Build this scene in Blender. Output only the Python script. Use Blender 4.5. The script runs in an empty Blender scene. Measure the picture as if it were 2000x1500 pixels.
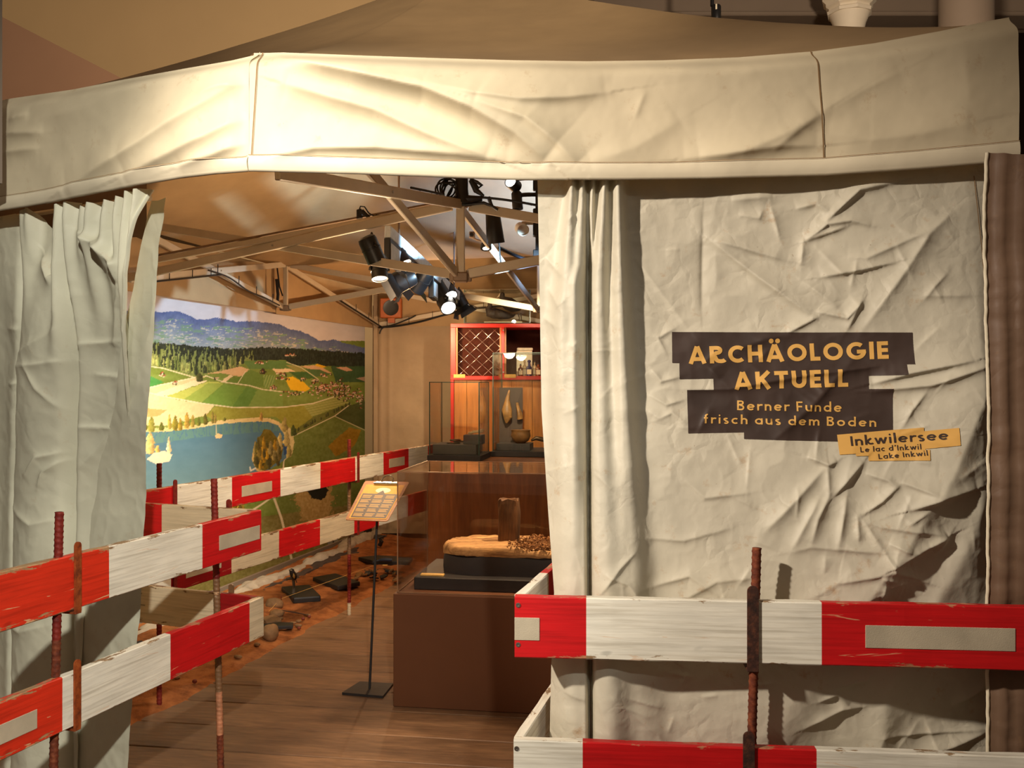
import bpy, math, random
import numpy as np
from mathutils import Vector, Matrix

random.seed(7)
RNG = np.random.default_rng(11)
SC = bpy.context.scene
COL = SC.collection

# ------------------------------------------------------------------ camera, world, lights, exposure
F, HY, HC = 1800.0, 745.0, 1.55          # focal length in px of the 2000x1500 frame, horizon row, eye height
cam_d = bpy.data.cameras.new('camera')
cam = bpy.data.objects.new('camera', cam_d)
COL.objects.link(cam)
cam.location = (0, 0, HC)
cam.rotation_euler = (math.pi / 2, 0, 0)
cam_d.sensor_fit = 'HORIZONTAL'
cam_d.sensor_width = 36.0
cam_d.lens = 36.0 * F / 2000.0
cam_d.shift_y = -(750 - HY) / 2000.0
cam_d.clip_start = 0.05
cam_d.clip_end = 100
SC.camera = cam

SC.view_settings.view_transform = 'Standard'
SC.view_settings.look = 'None'
SC.view_settings.gamma = 1
SC.view_settings.use_curve_mapping = False
SC.view_settings.exposure = 0.0


def s2l(c):
    out = []
    for v in c:
        v = v / 255.0
        out.append(v / 12.92 if v <= 0.04045 else ((v + 0.055) / 1.055) ** 2.4)
    return tuple(out)


world = bpy.data.worlds.new('hall_ambient')
SC.world = world
world.use_nodes = True
wb = world.node_tree.nodes['Background']
wb.inputs['Color'].default_value = (1.0, 0.72, 0.5, 1)
wb.inputs['Strength'].default_value = 0.14


def spot(name, loc, target, watts, color, size=60, blend=0.5, radius=0.04):
    d = bpy.data.lights.new(name, 'SPOT')
    d.energy = watts
    d.color = color
    d.spot_size = math.radians(size)
    d.spot_blend = blend
    d.shadow_soft_size = radius
    o = bpy.data.objects.new(name, d)
    COL.objects.link(o)
    o.location = loc
    o.rotation_euler = (Vector(target) - Vector(loc)).to_track_quat('-Z', 'Y').to_euler()
    return o


def point(name, loc, watts, color, radius=0.1):
    d = bpy.data.lights.new(name, 'POINT')
    d.energy = watts
    d.color = color
    d.shadow_soft_size = radius
    o = bpy.data.objects.new(name, d)
    COL.objects.link(o)
    o.location = loc
    return o


WARM = (1.0, 0.60, 0.30)
# track spots of the hall, in front of the tent
spot('hall_spot_warm', (-3.1, -0.1, 3.55), (0.02, 2.45, 1.66), 1200, (1.0, 0.87, 0.73), 35, 1.0, 0.08)
spot('hall_spot_neutral', (0.55, -1.9, 3.7), (-1.40, 2.75, 1.15), 1100, (1.0, 0.97, 0.87), 40, 1.0, 0.06)
spot('hall_spot_floor', (-0.75, 0.6, 4.3), (-0.42, 3.35, 0.0), 850, (1.0, 0.80, 0.58), 17, 0.5, 0.03)
spot('hall_roof_fill', (0.4, -1.2, 5.2), (-0.1, 3.6, 3.25), 650, (1.0, 0.84, 0.64), 26, 0.9, 0.1)  # unseen fill added to lift the outside of the tent roof
# fill lights added to brighten the hall's far wall and its beam
spot('hall_wall_fill', (-1.5, 6.0, 4.4), (-4.5, 12.0, 5.6), 1150, (1.0, 0.83, 0.62), 130, 0.8, 0.2)
spot('hall_beam_fill', (2.2, 4.6, 3.7), (3.0, 8.3, 5.0), 260, (1.0, 0.80, 0.6), 110, 0.8, 0.1)
# the exhibition spots inside the tent
spot('mural_spot', (-0.95, 5.0, 2.05), (-2.30, 5.9, 0.95), 300, (1.0, 0.88, 0.70), 66, 0.95, 0.03)
spot('mural_spot_far', (-0.8, 5.8, 2.0), (-1.95, 7.2, 1.2), 40, (1.0, 0.86, 0.7), 70, 0.95, 0.03)
spot('wood_spot', (0.50, 4.45, 2.25), (-0.02, 4.66, 0.70), 190, (1.0, 0.80, 0.54), 34, 0.8, 0.02)
spot('cases_spot', (0.02, 6.0, 2.2), (-0.10, 8.2, 1.35), 150, (1.0, 0.78, 0.50), 56, 0.9, 0.02)
spot('text_spot', (-0.55, 5.3, 2.2), (-0.68, 4.65, 0.95), 24, (1.0, 0.72, 0.42), 22, 0.6, 0.02)
spot('pit_spot', (-0.42, 5.7, 2.0), (-1.35, 6.4, 0.0), 60, (1.0, 0.70, 0.42), 64, 0.9, 0.02)
spot('roof_cool_spot', (0.45, 4.75, 2.3), (0.9, 6.2, 3.1), 24, (0.40, 0.62, 1.0), 90, 0.7, 0.04)
spot('roof_cool_spot_far', (0.62, 5.45, 2.05), (0.14, 6.05, 2.70), 190, (0.30, 0.52, 1.0), 72, 0.7, 0.04)
spot('back_wall_fill', (-0.75, 6.7, 1.95), (-0.75, 9.2, 2.05), 50, (1.0, 0.76, 0.50), 62, 0.8, 0.05)  # added fill, no fixture here: brightens the backdrop behind the birds
spot('track_cool_spot', (0.45, 4.9, 2.12), (-0.50, 5.45, 2.30), 300, (0.46, 0.74, 1.0), 40, 0.6, 0.02)
point('tent_fill_front', (-0.75, 4.9, 1.85), 44, (1.0, 0.68, 0.40), 0.06)  # added fill point, stands in for light bounced under the roof
point('tent_fill_entry', (-0.45, 3.25, 1.75), 11, (1.0, 0.74, 0.48), 0.05)  # added fill point for the front faces of the bars
point('tent_fill_back', (-0.65, 7.6, 1.95), 34, WARM, 0.03)  # added fill point for the rear tent, no lamp hangs here


# ------------------------------------------------------------------ projection helpers
def P(px, py, Y):
    return Vector(((px - 1000) / F * Y, Y, HC - (py - HY) / F * Y))


def G(px, py, z=0.0):
    Y = (HC - z) * F / (py - HY)
    return Vector(((px - 1000) / F * Y, Y, z))


def on_line(px, x0, y0, dx, dy):
    """parameter t where the plan line (x0,y0)+t(dx,dy) meets the column px"""
    k = (px - 1000) / F
    return (k * y0 - x0) / (dx - k * dy)


# ------------------------------------------------------------------ mesh helpers
class MB:
    def __init__(self):
        self.v, self.f, self.m = [], [], []

    def add(self, vs, fs, mi=0):
        b = len(self.v)
        self.v += [tuple(p) for p in vs]
        self.f += [tuple(i + b for i in q) for q in fs]
        self.m += [mi] * len(fs)
        return self

    def obox(self, o, ax, ay, az, bev=0.0, mi=0):
        """box from corner o spanned by three vectors, with chamfered edges if bev"""
        o, ax, ay, az = Vector(o), Vector(ax), Vector(ay), Vector(az)
        L = [ax.length, ay.length, az.length]
        u = [ax.normalized(), ay.normalized(), az.normalized()]
        if bev <= 0:
            vs = [o + ax * i + ay * j + az * k for k in (0, 1) for j in (0, 1) for i in (0, 1)]
            fs = [(0, 2, 3, 1), (4, 5, 7, 6), (0, 1, 5, 4), (2, 6, 7, 3), (0, 4, 6, 2), (1, 3, 7, 5)]
            return self.add(vs, fs, mi)
        b = min(bev, min(L) * 0.45)
        vs, idx = [], {}
        for k in (0, 1):
            for j in (0, 1):
                for i in (0, 1):
                    c = (i, j, k)
                    for a in range(3):
                        d = [b, b, b]
                        d[a] = 0
                        q = o.copy()
                        for t in range(3):
                            q += u[t] * (d[t] if c[t] == 0 else L[t] - d[t])
                        idx[(i, j, k, a)] = len(vs)
                        vs.append(q)
        fs = []
        for a in range(3):
            t1, t2 = (a + 1) % 3, (a + 2) % 3
            for s in (0, 1):
                ring = []
                for (p, q) in ((0, 0), (1, 0), (1, 1), (0, 1)):
                    c = [0, 0, 0]
                    c[a], c[t1], c[t2] = s, p, q
                    ring.append(idx[(c[0], c[1], c[2], a)])
                fs.append(tuple(ring if s else ring[::-1]))
            for p in (0, 1):
                for q in (0, 1):
                    c0, c1 = [0, 0, 0], [0, 0, 0]
                    c0[a], c1[a] = 0, 1
                    c0[t1] = c1[t1] = p
                    c0[t2] = c1[t2] = q
                    fs.append((idx[(*c0, t1)], idx[(*c1, t1)], idx[(*c1, t2)], idx[(*c0, t2)]))
        for k in (0, 1):
            for j in (0, 1):
                for i in (0, 1):
                    fs.append((idx[(i, j, k, 0)], idx[(i, j, k, 1)], idx[(i, j, k, 2)]))
        return self.add(vs, fs, mi)

    def abox(self, x0, y0, z0, x1, y1, z1, bev=0.0, mi=0):
        return self.obox((x0, y0, z0), (x1 - x0, 0, 0), (0, y1 - y0, 0), (0, 0, z1 - z0), bev, mi)

    def bar(self, a, b, w, h, bev=0.002, up=(0, 0, 1), mi=0):
        a, b = Vector(a), Vector(b)
        d = b - a
        s = d.cross(Vector(up)).normalized()
        t = s.cross(d).normalized()
        return self.obox(a - s * w / 2 - t * h / 2, d, s * w, t * h, bev, mi)

    def loft(self, pts, radii, n=12, cap=True, up=(0, 0, 1), mi=0):
        """rings along a path; radii are numbers or (side, up) pairs"""
        pts = [Vector(p) for p in pts]
        rings = []
        prev = None
        for i, p in enumerate(pts):
            d = (pts[min(i + 1, len(pts) - 1)] - pts[max(i - 1, 0)]).normalized()
            if prev is None:
                u = Vector(up)
                if abs(d.dot(u)) > 0.95:
                    u = Vector((0, 1, 0)) if abs(d.y) < 0.9 else Vector((1, 0, 0))
                s = d.cross(u).normalized()
            else:
                s = (prev - d * prev.dot(d)).normalized()
            prev = s
            t = s.cross(d).normalized()
            r = radii[i] if isinstance(radii, (list, tuple)) else radii
            ra, rb = r if isinstance(r, (list, tuple)) else (r, r)
            rings.append([p + s * ra * math.cos(2 * math.pi * k / n) + t * rb * math.sin(2 * math.pi * k / n) for k in range(n)])
        vs = [q for r in rings for q in r]
        fs = []
        for i in range(len(rings) - 1):
            for k in range(n):
                a, b = i * n + k, i * n + (k + 1) % n
                fs.append((a, b, b + n, a + n))
        if cap:
            fs.append(tuple(range(n))[::-1])
            fs.append(tuple((len(rings) - 1) * n + k for k in range(n)))
        return self.add(vs, fs, mi)

    def lathe(self, c, prof, n=24, axis=(0, 0, 1), mi=0):
        c, ax = Vector(c), Vector(axis).normalized()
        s = ax.orthogonal().normalized()
        t = ax.cross(s)
        vs, fs = [], []
        for (r, h) in prof:
            for k in range(n):
                a = 2 * math.pi * k / n
                vs.append(c + ax * h + s * r * math.cos(a) + t * r * math.sin(a))
        for i in range(len(prof) - 1):
            for k in range(n):
                a, b = i * n + k, i * n + (k + 1) % n
                fs.append((a, b, b + n, a + n))
        if prof[0][0] > 1e-6:
            fs.append(tuple(range(n))[::-1])
        if prof[-1][0] > 1e-6:
            fs.append(tuple((len(prof) - 1) * n + k for k in range(n)))
        return self.add(vs, fs, mi)

    def prism(self, poly, vec, mi=0):
        """closed polygon (3D points) extruded by vec"""
        n = len(poly)
        p = [Vector(q) for q in poly]
        vs = p + [q + Vector(vec) for q in p]
        fs = [tuple(range(n))[::-1], tuple(range(n, 2 * n))]
        fs += [(i, (i + 1) % n, n + (i + 1) % n, n + i) for i in range(n)]
        return self.add(vs, fs, mi)

    def torus(self, c, R, r, nx=(1, 0, 0), ny=(0, 1, 0), n=28, m=8, a0=0.0, a1=2 * math.pi, mi=0):
        c, nx, ny = Vector(c), Vector(nx), Vector(ny)
        closed = abs(a1 - a0 - 2 * math.pi) < 1e-6
        pts = [c + nx * R * math.cos(a0 + (a1 - a0) * i / n) + ny * R * math.sin(a0 + (a1 - a0) * i / n) for i in range(n + 1)]
        return self.loft(pts, r, m, not closed, up=nx.cross(ny), mi=mi)


MW = {}          # world matrix of every object we made


def link(o, parent, M):
    COL.objects.link(o)
    if parent is not None:
        o.parent = parent
        o.matrix_basis = MW[parent.name].inverted() @ M
    else:
        o.matrix_basis = M
    MW[o.name] = M


def obj(name, mb, mats, parent=None, M=None, smooth=False, label=None, cat=None, group=None, kind=None):
    """one mesh object out of a builder whose points are in world space"""
    if not isinstance(mats, (list, tuple)):
        mats = [mats]
    if M is None:
        if parent is not None:
            M = MW[parent.name]
        else:
            a = np.array(mb.v)
            M = Matrix.Translation(((a[:, 0].min() + a[:, 0].max()) / 2, (a[:, 1].min() + a[:, 1].max()) / 2, a[:, 2].min()))
    Mi = M.inverted()
    me = bpy.data.meshes.new(name)
    me.from_pydata([tuple(Mi @ Vector(p)) for p in mb.v], [], mb.f)
    for m in mats:
        me.materials.append(m)
    if len(mats) > 1:
        me.polygons.foreach_set('material_index', mb.m)
    if smooth:
        me.polygons.foreach_set('use_smooth', [True] * len(me.polygons))
        if smooth != 'all':
            try:
                me.set_sharp_from_angle(angle=math.radians(38))
            except Exception:
                pass
    me.update()
    o = bpy.data.objects.new(name, me)
    link(o, parent, M)
    tag(o, label, cat, group, kind)
    return o


def tag(o, label=None, cat=None, group=None, kind=None):
    if label:
        o['label'] = label
    if cat:
        o['category'] = cat
    if group:
        o['group'] = group
    if kind:
        o['kind'] = kind
    return o


def thing(name, loc, label, cat, group=None, rot=0.0):
    o = bpy.data.objects.new(name, None)
    o.empty_display_size = 0.05
    link(o, None, Matrix.Translation(Vector(loc)) @ Matrix.Rotation(rot, 4, 'Z'))
    return tag(o, label, cat, group)


def grid(name, A, mat, parent=None, M=None, colors=None, smooth=True, **kw):
    """mesh from an (ny, nx, 3) array of world points"""
    ny, nx, _ = A.shape
    if M is None:
        M = MW[parent.name] if parent is not None else Matrix.Translation(Vector(A.reshape(-1, 3).min(0)))
    Mi = np.array(M.inverted())
    V = A.reshape(-1, 3) @ Mi[:3, :3].T + Mi[:3, 3]
    i = np.arange(ny * nx).reshape(ny, nx)
    q = np.stack([i[:-1, :-1], i[:-1, 1:], i[1:, 1:], i[1:, :-1]], -1).reshape(-1, 4)
    me = bpy.data.meshes.new(name)
    me.vertices.add(len(V))
    me.vertices.foreach_set('co', V.astype(np.float32).ravel())
    me.loops.add(q.size)
    me.loops.foreach_set('vertex_index', q.ravel().astype(np.int32))
    me.polygons.add(len(q))
    me.polygons.foreach_set('loop_start', (np.arange(len(q)) * 4).astype(np.int32))
    if smooth:
        me.polygons.foreach_set('use_smooth', np.ones(len(q), dtype=bool))
    if colors is not None:
        at = me.color_attributes.new('print', 'FLOAT_COLOR', 'POINT')
        c = np.ones((ny * nx, 4), np.float32)
        c[:, :3] = colors.reshape(-1, 3)
        at.data.foreach_set('color', c.ravel())
    me.update(calc_edges=True)
    me.validate()
    me.materials.append(mat)
    o = bpy.data.objects.new(name, me)
    link(o, parent, M)
    return tag(o, **{k: kw.get(k) for k in ('label', 'cat', 'group', 'kind')})


# ------------------------------------------------------------------ numpy noise
_LAT = RNG.random((256, 256))


def vnoise(x, y):
    """value noise in -1..1"""
    xi, yi = np.floor(x).astype(int), np.floor(y).astype(int)
    fx, fy = x - xi, y - yi
    fx, fy = fx * fx * fx * (fx * (fx * 6 - 15) + 10), fy * fy * fy * (fy * (fy * 6 - 15) + 10)
    g = lambda a, b: _LAT[a & 255, b & 255]
    return ((g(xi, yi) * (1 - fx) + g(xi + 1, yi) * fx) * (1 - fy) + (g(xi, yi + 1) * (1 - fx) + g(xi + 1, yi + 1) * fx) * fy) * 2 - 1


def fbm(x, y, o=4):
    s, a, t = 0, 1.0, 0
    for k in range(o):
        s = s + a * vnoise(x * 2 ** k + 17.3 * k, y * 2 ** k + 9.1 * k)
        t += a
        a *= 0.5
    return s / t


def sstep(a, b, x):
    t = np.clip((x - a) / (b - a), 0, 1)
    return t * t * (3 - 2 * t)


# ------------------------------------------------------------------ materials
class NT:
    def __init__(self, name):
        self.m = bpy.data.materials.new(name)
        self.m.use_nodes = True
        self.t = self.m.node_tree
        self.b = self.t.nodes['Principled BSDF']
        self.tc = self.n('ShaderNodeTexCoord')

    def n(self, kind, **kw):
        nd = self.t.nodes.new(kind)
        for k, v in kw.items():
            if k in nd.inputs:
                nd.inputs[k].default_value = v
            else:
                setattr(nd, k, v)
        return nd

    def l(self, a, b):
        self.t.links.new(a, b)

    def vec(self, scale=(1, 1, 1), coord='Object'):
        mp = self.n('ShaderNodeMapping')
        mp.inputs['Scale'].default_value = scale
        self.l(self.tc.outputs[coord], mp.inputs['Vector'])
        return mp.outputs['Vector']

    def noise(self, scale, detail=4, rough=0.55, vs=(1, 1, 1), dist=0.0):
        nd = self.n('ShaderNodeTexNoise', Scale=scale, Detail=detail, Roughness=rough, Distortion=dist)
        self.l(self.vec(vs), nd.inputs['Vector'])
        return nd.outputs['Fac']

    def ramp(self, fac, stops):
        r = self.n('ShaderNodeValToRGB')
        el = r.color_ramp.elements
        while len(el) < len(stops):
            el.new(0.5)
        for e, (p, c) in zip(el, stops):
            e.position = p
            e.color = (*c, 1) if len(c) == 3 else c
        self.l(fac, r.inputs['Fac'])
        return r.outputs['Color']

    def mix(self, fac, a, b, mode='MIX'):
        m = self.n('ShaderNodeMix', data_type='RGBA', blend_type=mode)
        for s, v in ((0, fac), (6, a), (7, b)):
            if isinstance(v, (int, float)):
                m.inputs[s].default_value = v
            elif isinstance(v, tuple):
                m.inputs[s].default_value = (*v, 1)
            else:
                self.l(v, m.inputs[s])
        return m.outputs[2]

    def math(self, op, a, b=0.0, clamp=False):
        m = self.n('ShaderNodeMath', operation=op, use_clamp=clamp)
        for s, v in ((0, a), (1, b)):
            if isinstance(v, (int, float)):
                m.inputs[s].default_value = v
            else:
                self.l(v, m.inputs[s])
        return m.outputs[0]

    def bump(self, h, strength=0.3, dist=0.005, prev=None):
        b = self.n('ShaderNodeBump', Strength=strength, Distance=dist)
        self.l(h, b.inputs['Height'])
        if prev is not None:
            self.l(prev, b.inputs['Normal'])
        self.l(b.outputs['Normal'], self.b.inputs['Normal'])
        return b.outputs['Normal']

    def color(self, c):
        if isinstance(c, tuple):
            self.b.inputs['Base Color'].default_value = (*c, 1)
        else:
            self.l(c, self.b.inputs['Base Color'])

    def set(self, rough=0.6, metal=0.0, spec=0.5, **kw):
        self.b.inputs['Roughness'].default_value = rough
        self.b.inputs['Metallic'].default_value = metal
        self.b.inputs['Specular IOR Level'].default_value = spec
        for k, v in kw.items():
            self.b.inputs[k].default_value = v
        return self.m


def plain(name, c, rough=0.6, metal=0.0, spec=0.5, var=0.12, scale=30, bump=0.0, bscale=120):
    t = NT(name)
    c = s2l(c)
    t.color(t.ramp(t.noise(scale), [(0.3, tuple(v * (1 - var) for v in c)), (0.7, tuple(min(1, v * (1 + var)) for v in c))]))
    if bump:
        t.bump(t.noise(bscale, 3), bump, 0.003)
    return t.set(rough, metal, spec)


def canvas(name, c, stain=0.5, crumple=0.5, cs=14.0, rough=0.55):
    t = NT(name)
    base = s2l(c)
    col = t.ramp(t.noise(5, 5), [(0.3, tuple(v * 0.90 for v in base)), (0.7, tuple(min(1, v * 1.06) for v in base))])
    sp = t.ramp(t.noise(16, 8, 0.72), [(0.60, (0, 0, 0)), (0.72, (stain, stain, stain))])
    col = t.mix(sp, col, s2l((176, 134, 84)))
    sp2 = t.ramp(t.noise(75, 4, 0.6), [(0.72, (0, 0, 0)), (0.77, (stain, stain, stain))])
    col = t.mix(sp2, col, s2l((120, 82, 50)))
    t.color(col)
    v = t.n('ShaderNodeTexVoronoi', feature='DISTANCE_TO_EDGE', Scale=cs)
    mixv = t.n('ShaderNodeMix', data_type='VECTOR')
    mixv.inputs[0].default_value = 0.10
    nz = t.n('ShaderNodeTexNoise', Scale=cs * 0.6, Detail=4)
    t.l(t.vec(), nz.inputs['Vector'])
    t.l(t.vec(), mixv.inputs[4])
    t.l(nz.outputs['Color'], mixv.inputs[5])
    t.l(mixv.outputs[1], v.inputs['Vector'])
    msk = t.ramp(t.noise(6, 3), [(0.42, (0, 0, 0)), (0.62, (1, 1, 1))])
    h = t.math('MULTIPLY', t.ramp(v.outputs['Distance'], [(0.0, (0, 0, 0)), (0.16, (1, 1, 1))]), msk)
    n1 = t.bump(h, crumple * 0.22, 0.006)
    t.bump(t.noise(40, 4, 0.55), crumple * 0.22, 0.004, n1)
    return t.set(rough, 0, 0.4)


def board_paint(name, c, under=(196, 160, 120), wear=0.5, grain=0.25):
    """paint on a plank: object x runs along it, z up; worn where the plank's edge is"""
    t = NT(name)
    base = s2l(c)
    col = t.ramp(t.noise(7, 5, 0.6, (0.6, 4, 6)), [(0.3, tuple(v * 0.84 for v in base)), (0.7, tuple(min(1, v * 1.10) for v in base))])
    sep = t.n('ShaderNodeSeparateXYZ')
    t.l(t.tc.outputs['Object'], sep.inputs[0])
    # distance from the plank's middle height (the board is 0.15 tall, origin at its foot)
    mid = t.math('ABSOLUTE', t.math('SUBTRACT', sep.outputs['Z'], 0.077))
    edge = t.math('MULTIPLY', t.math('SUBTRACT', mid, 0.058), 28.0, True)
    n1 = t.noise(26, 6, 0.7, (0.35, 1, 1.6))
    wearf = t.ramp(t.math('ADD', t.math('MULTIPLY', edge, 0.36), n1), [(0.73 - 0.06 * wear, (0, 0, 0)), (0.77 - 0.06 * wear, (1, 1, 1))])
    col = t.mix(wearf, col, t.mix(t.noise(40, 4), s2l(under), s2l((120, 90, 62))))
    scr = t.ramp(t.noise(22, 5, 0.55, (0.25, 1, 2.2), 0.6), [(0.675, (0, 0, 0)), (0.70, (wear, wear, wear))])
    col = t.mix(scr, col, s2l((222, 176, 132)))
    knot = t.ramp(t.noise(9, 2, 0.4, (0.8, 1, 1.8)), [(0.735, (0, 0, 0)), (0.78, (0.55, 0.55, 0.55))])
    col = t.mix(knot, col, tuple(v * 0.42 for v in base))
    gr = t.ramp(t.noise(120, 4, 0.6, (0.025, 1, 1), 0.3), [(0.36, (0.80, 0.78, 0.75)), (0.52, (1, 1, 1))])
    col = t.mix(1.0, col, gr, 'MULTIPLY')
    t.color(col)
    n2 = t.bump(t.noise(90, 5, 0.6, (0.05, 1, 1)), grain, 0.0016)
    t.bump(wearf, 0.35, -0.001, n2)
    return t.set(0.46, 0, 0.45)


def rust(name, a, b, c, rough=0.75):
    t = NT(name)
    t.color(t.ramp(t.noise(38, 6, 0.65), [(0.30, s2l(a)), (0.5, s2l(b)), (0.70, s2l(c))]))
    t.bump(t.noise(160, 4), 0.5, 0.002)
    return t.set(rough, 0.15, 0.4)


def wood(name, a, b, scale=7, along=(0.16, 1.4, 1.4), rough=0.55, bump=0.25, objvar=0.0, knots=True):
    t = NT(name)
    g = t.noise(scale, 7, 0.62, along, 0.7)
    col = t.ramp(g, [(0.28, s2l(a)), (0.72, s2l(b))])
    fine = t.ramp(t.noise(scale * 7, 4, 0.6, along), [(0.35, (0.72, 0.72, 0.72)), (0.7, (1.06, 1.06, 1.06))])
    col = t.mix(1.0, col, fine, 'MULTIPLY')
    if knots:
        k = t.ramp(t.noise(6, 2, 0.4, (0.6, 1.5, 1.5)), [(0.72, (0, 0, 0)), (0.78, (0.8, 0.8, 0.8))])
        col = t.mix(k, col, tuple(v * 0.3 for v in s2l(a)))
    if objvar:
        oi = t.n('ShaderNodeObjectInfo')
        col = t.mix(1.0, col, t.ramp(oi.outputs['Random'], [(0, (1 - objvar,) * 3), (1, (1 + objvar * 0.4,) * 3)]), 'MULTIPLY')
    t.color(col)
    t.bump(t.noise(scale * 5, 5, 0.6, along), bump, 0.003)
    return t.set(rough, 0, 0.4)


def glass(name, tint=(0.93, 0.97, 0.95), refl=1.0):
    m = bpy.data.materials.new(name)
    m.use_nodes = True
    t = m.node_tree
    t.nodes.remove(t.nodes['Principled BSDF'])
    out = t.nodes['Material Output']
    tr = t.nodes.new('ShaderNodeBsdfTransparent')
    tr.inputs['Color'].default_value = (*tint, 1)
    gl = t.nodes.new('ShaderNodeBsdfGlossy')
    gl.inputs['Roughness'].default_value = 0.01
    gl.inputs['Color'].default_value = (refl, refl, refl, 1)
    fr = t.nodes.new('ShaderNodeFresnel')
    fr.inputs['IOR'].default_value = 1.5
    mx = t.nodes.new('ShaderNodeMixShader')
    ml = t.nodes.new('ShaderNodeMath')
    ml.operation = 'MULTIPLY'
    ml.inputs[1].default_value = 0.6
    t.links.new(fr.outputs[0], ml.inputs[0])
    t.links.new(ml.outputs[0], mx.inputs[0])
    t.links.new(tr.outputs[0], mx.inputs[1])
    t.links.new(gl.outputs[0], mx.inputs[2])
    t.links.new(mx.outputs[0], out.inputs['Surface'])
    return m


def glow(name, c, strength):
    t = NT(name)
    t.color(c)
    t.b.inputs['Emission Color'].default_value = (*c, 1)
    t.b.inputs['Emission Strength'].default_value = strength
    return t.set(0.3)


M_canvas = canvas('cream_canvas', (202, 195, 175), 0.55, 1.0)
M_canvas_left = canvas('grey_green_canvas', (206, 203, 180), 0.25, 0.5, 10)
M_valance = canvas('valance_canvas', (226, 212, 180), 0.35, 0.22, 6)
M_hem = canvas('hem_canvas', (230, 218, 190), 0.2, 0.15, 6)
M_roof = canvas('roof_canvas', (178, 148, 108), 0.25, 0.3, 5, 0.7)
M_side = canvas('shaded_canvas', (118, 92, 72), 0.2, 0.6, 12)  # brown base colour holds the shade outside the spot's cone
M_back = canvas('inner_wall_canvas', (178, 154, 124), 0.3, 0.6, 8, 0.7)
M_thread = plain('thread', (150, 118, 78), 0.8)
M_red = board_paint('red_paint', (206, 22, 26), (226, 150, 112), 0.7)
M_orange = board_paint('orange_red_paint', (224, 52, 26), (214, 172, 124), 1.3)
M_dkred = board_paint('dark_red_paint', (150, 14, 22), (120, 70, 50), 0.5)
M_white = board_paint('white_paint', (242, 238, 222), (176, 146, 108), 0.5, 0.4)
M_dull = board_paint('dull_white_paint', (214, 196, 164), (128, 92, 62), 0.9, 0.4)
M_refl = plain('reflective_strip', (196, 184, 160), 0.35, 0.1, 0.6, 0.15, 9, 0.25, 420)
M_screw = plain('zinc_screw', (170, 165, 155), 0.35, 0.9)
M_rust = rust('rusted_steel', (58, 28, 18), (112, 52, 30), (148, 82, 48))
M_rustdk = rust('dark_rusted_steel', (36, 26, 22), (70, 42, 32), (112, 66, 44))
M_rustred = rust('red_painted_steel', (84, 22, 18), (122, 34, 26), (146, 54, 38), 0.6)
M_rustor = rust('orange_rusted_steel', (92, 36, 14), (150, 68, 24), (176, 92, 40))
M_alu = plain('warm_aluminium', (200, 186, 164), 0.42, 0.12, 0.5, 0.06, 12)
M_bracket = plain('grey_bracket', (140, 118, 98), 0.5, 0.3)
M_black = plain('black_lacquer', (22, 21, 22), 0.4, 0, 0.5, 0.2)
M_cable = plain('black_rubber', (18, 17, 17), 0.55)
M_dark = plain('dark_slate', (40, 36, 34), 0.5, 0, 0.4, 0.2, 14, 0.2, 60)
M_grey = plain('grey_board', (74, 68, 66), 0.6)
M_track = plain('pale_track', (214, 226, 236), 0.5)
M_lens = glow('lit_lens', (1.0, 0.86, 0.66), 14.0)
M_lens_hot = glow('hot_lens', (1.0, 0.92, 0.8), 30.0)
M_glass = glass('clear_glass', (0.965, 0.985, 0.975))
M_acryl = glass('acrylic', (0.98, 0.965, 0.95), 1.0)
M_gedge = plain('green_glass_edge', (40, 74, 64), 0.25, 0, 0.6)
M_aedge = plain('acrylic_edge', (142, 104, 74), 0.3, 0, 0.6)
M_redwood = plain('red_lacquer', (188, 32, 20), 0.4, 0, 0.45, 0.08, 6)
M_plinth = plain('brown_plinth_paint', (98, 58, 32), 0.55, 0, 0.35, 0.05, 4)
M_ply = wood('orange_plywood', (156, 86, 34), (212, 134, 62), 4, (1.4, 1.4, 0.14), 0.4, 0.08, knots=False)
M_dimply = wood('brown_plywood', (104, 60, 30), (150, 92, 48), 4, (1.4, 1.4, 0.14), 0.4, 0.08, knots=False)
M_plank = wood('floor_plank', (104, 74, 52), (164, 122, 86), 6, (0.22, 1.6, 1.6), 0.55, 0.3, 0.35)
M_hide = plain('dark_leather_panel', (58, 26, 16), 0.85, 0, 0.15)
M_wire = plain('bright_wire', (210, 202, 192), 0.3, 0.9)
M_label = plain('yellow_label', (206, 160, 84), 0.6)
M_ink = plain('brown_print', (64, 50, 44), 0.5, 0, 0.4, 0.2, 8)
M_gold = plain('yellow_print', (222, 172, 92), 0.5, 0, 0.4, 0.08, 8)
M_paper = plain('yellow_paper', (226, 168, 60), 0.6)
M_cream = plain('white_paper', (236, 224, 196), 0.6)
M_hard = wood('hardboard', (160, 98, 48), (186, 122, 64), 9, (1, 1, 1), 0.5, 0.05, knots=False)
M_steel = plain('chrome', (200, 196, 190), 0.18, 1.0)
M_bone = plain('old_bone', (206, 176, 128), 0.55)
M_bronze = plain('dark_bronze', (92, 70, 46), 0.4, 0.6)
M_clay = plain('old_clay', (122, 84, 46), 0.55, 0, 0.4, 0.35, 18, 0.4, 60)
M_horn = plain('waxed_wood', (152, 108, 58), 0.45, 0, 0.4, 0.45, 22)
M_coot = plain('sooty_feathers', (46, 36, 32), 0.6, 0, 0.4, 0.3, 40, 0.4, 150)
M_beak = plain('white_beak', (226, 206, 170), 0.45)
M_leg = plain('grey_leg', (92, 78, 62), 0.6)
M_amber = plain('amber_glass', (120, 62, 22), 0.12, 0, 0.6)
M_blue = plain('blue_glass', (44, 40, 92), 0.12, 0, 0.6)
M_clearb = plain('pale_glass', (176, 150, 116), 0.12, 0, 0.6)
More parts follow.
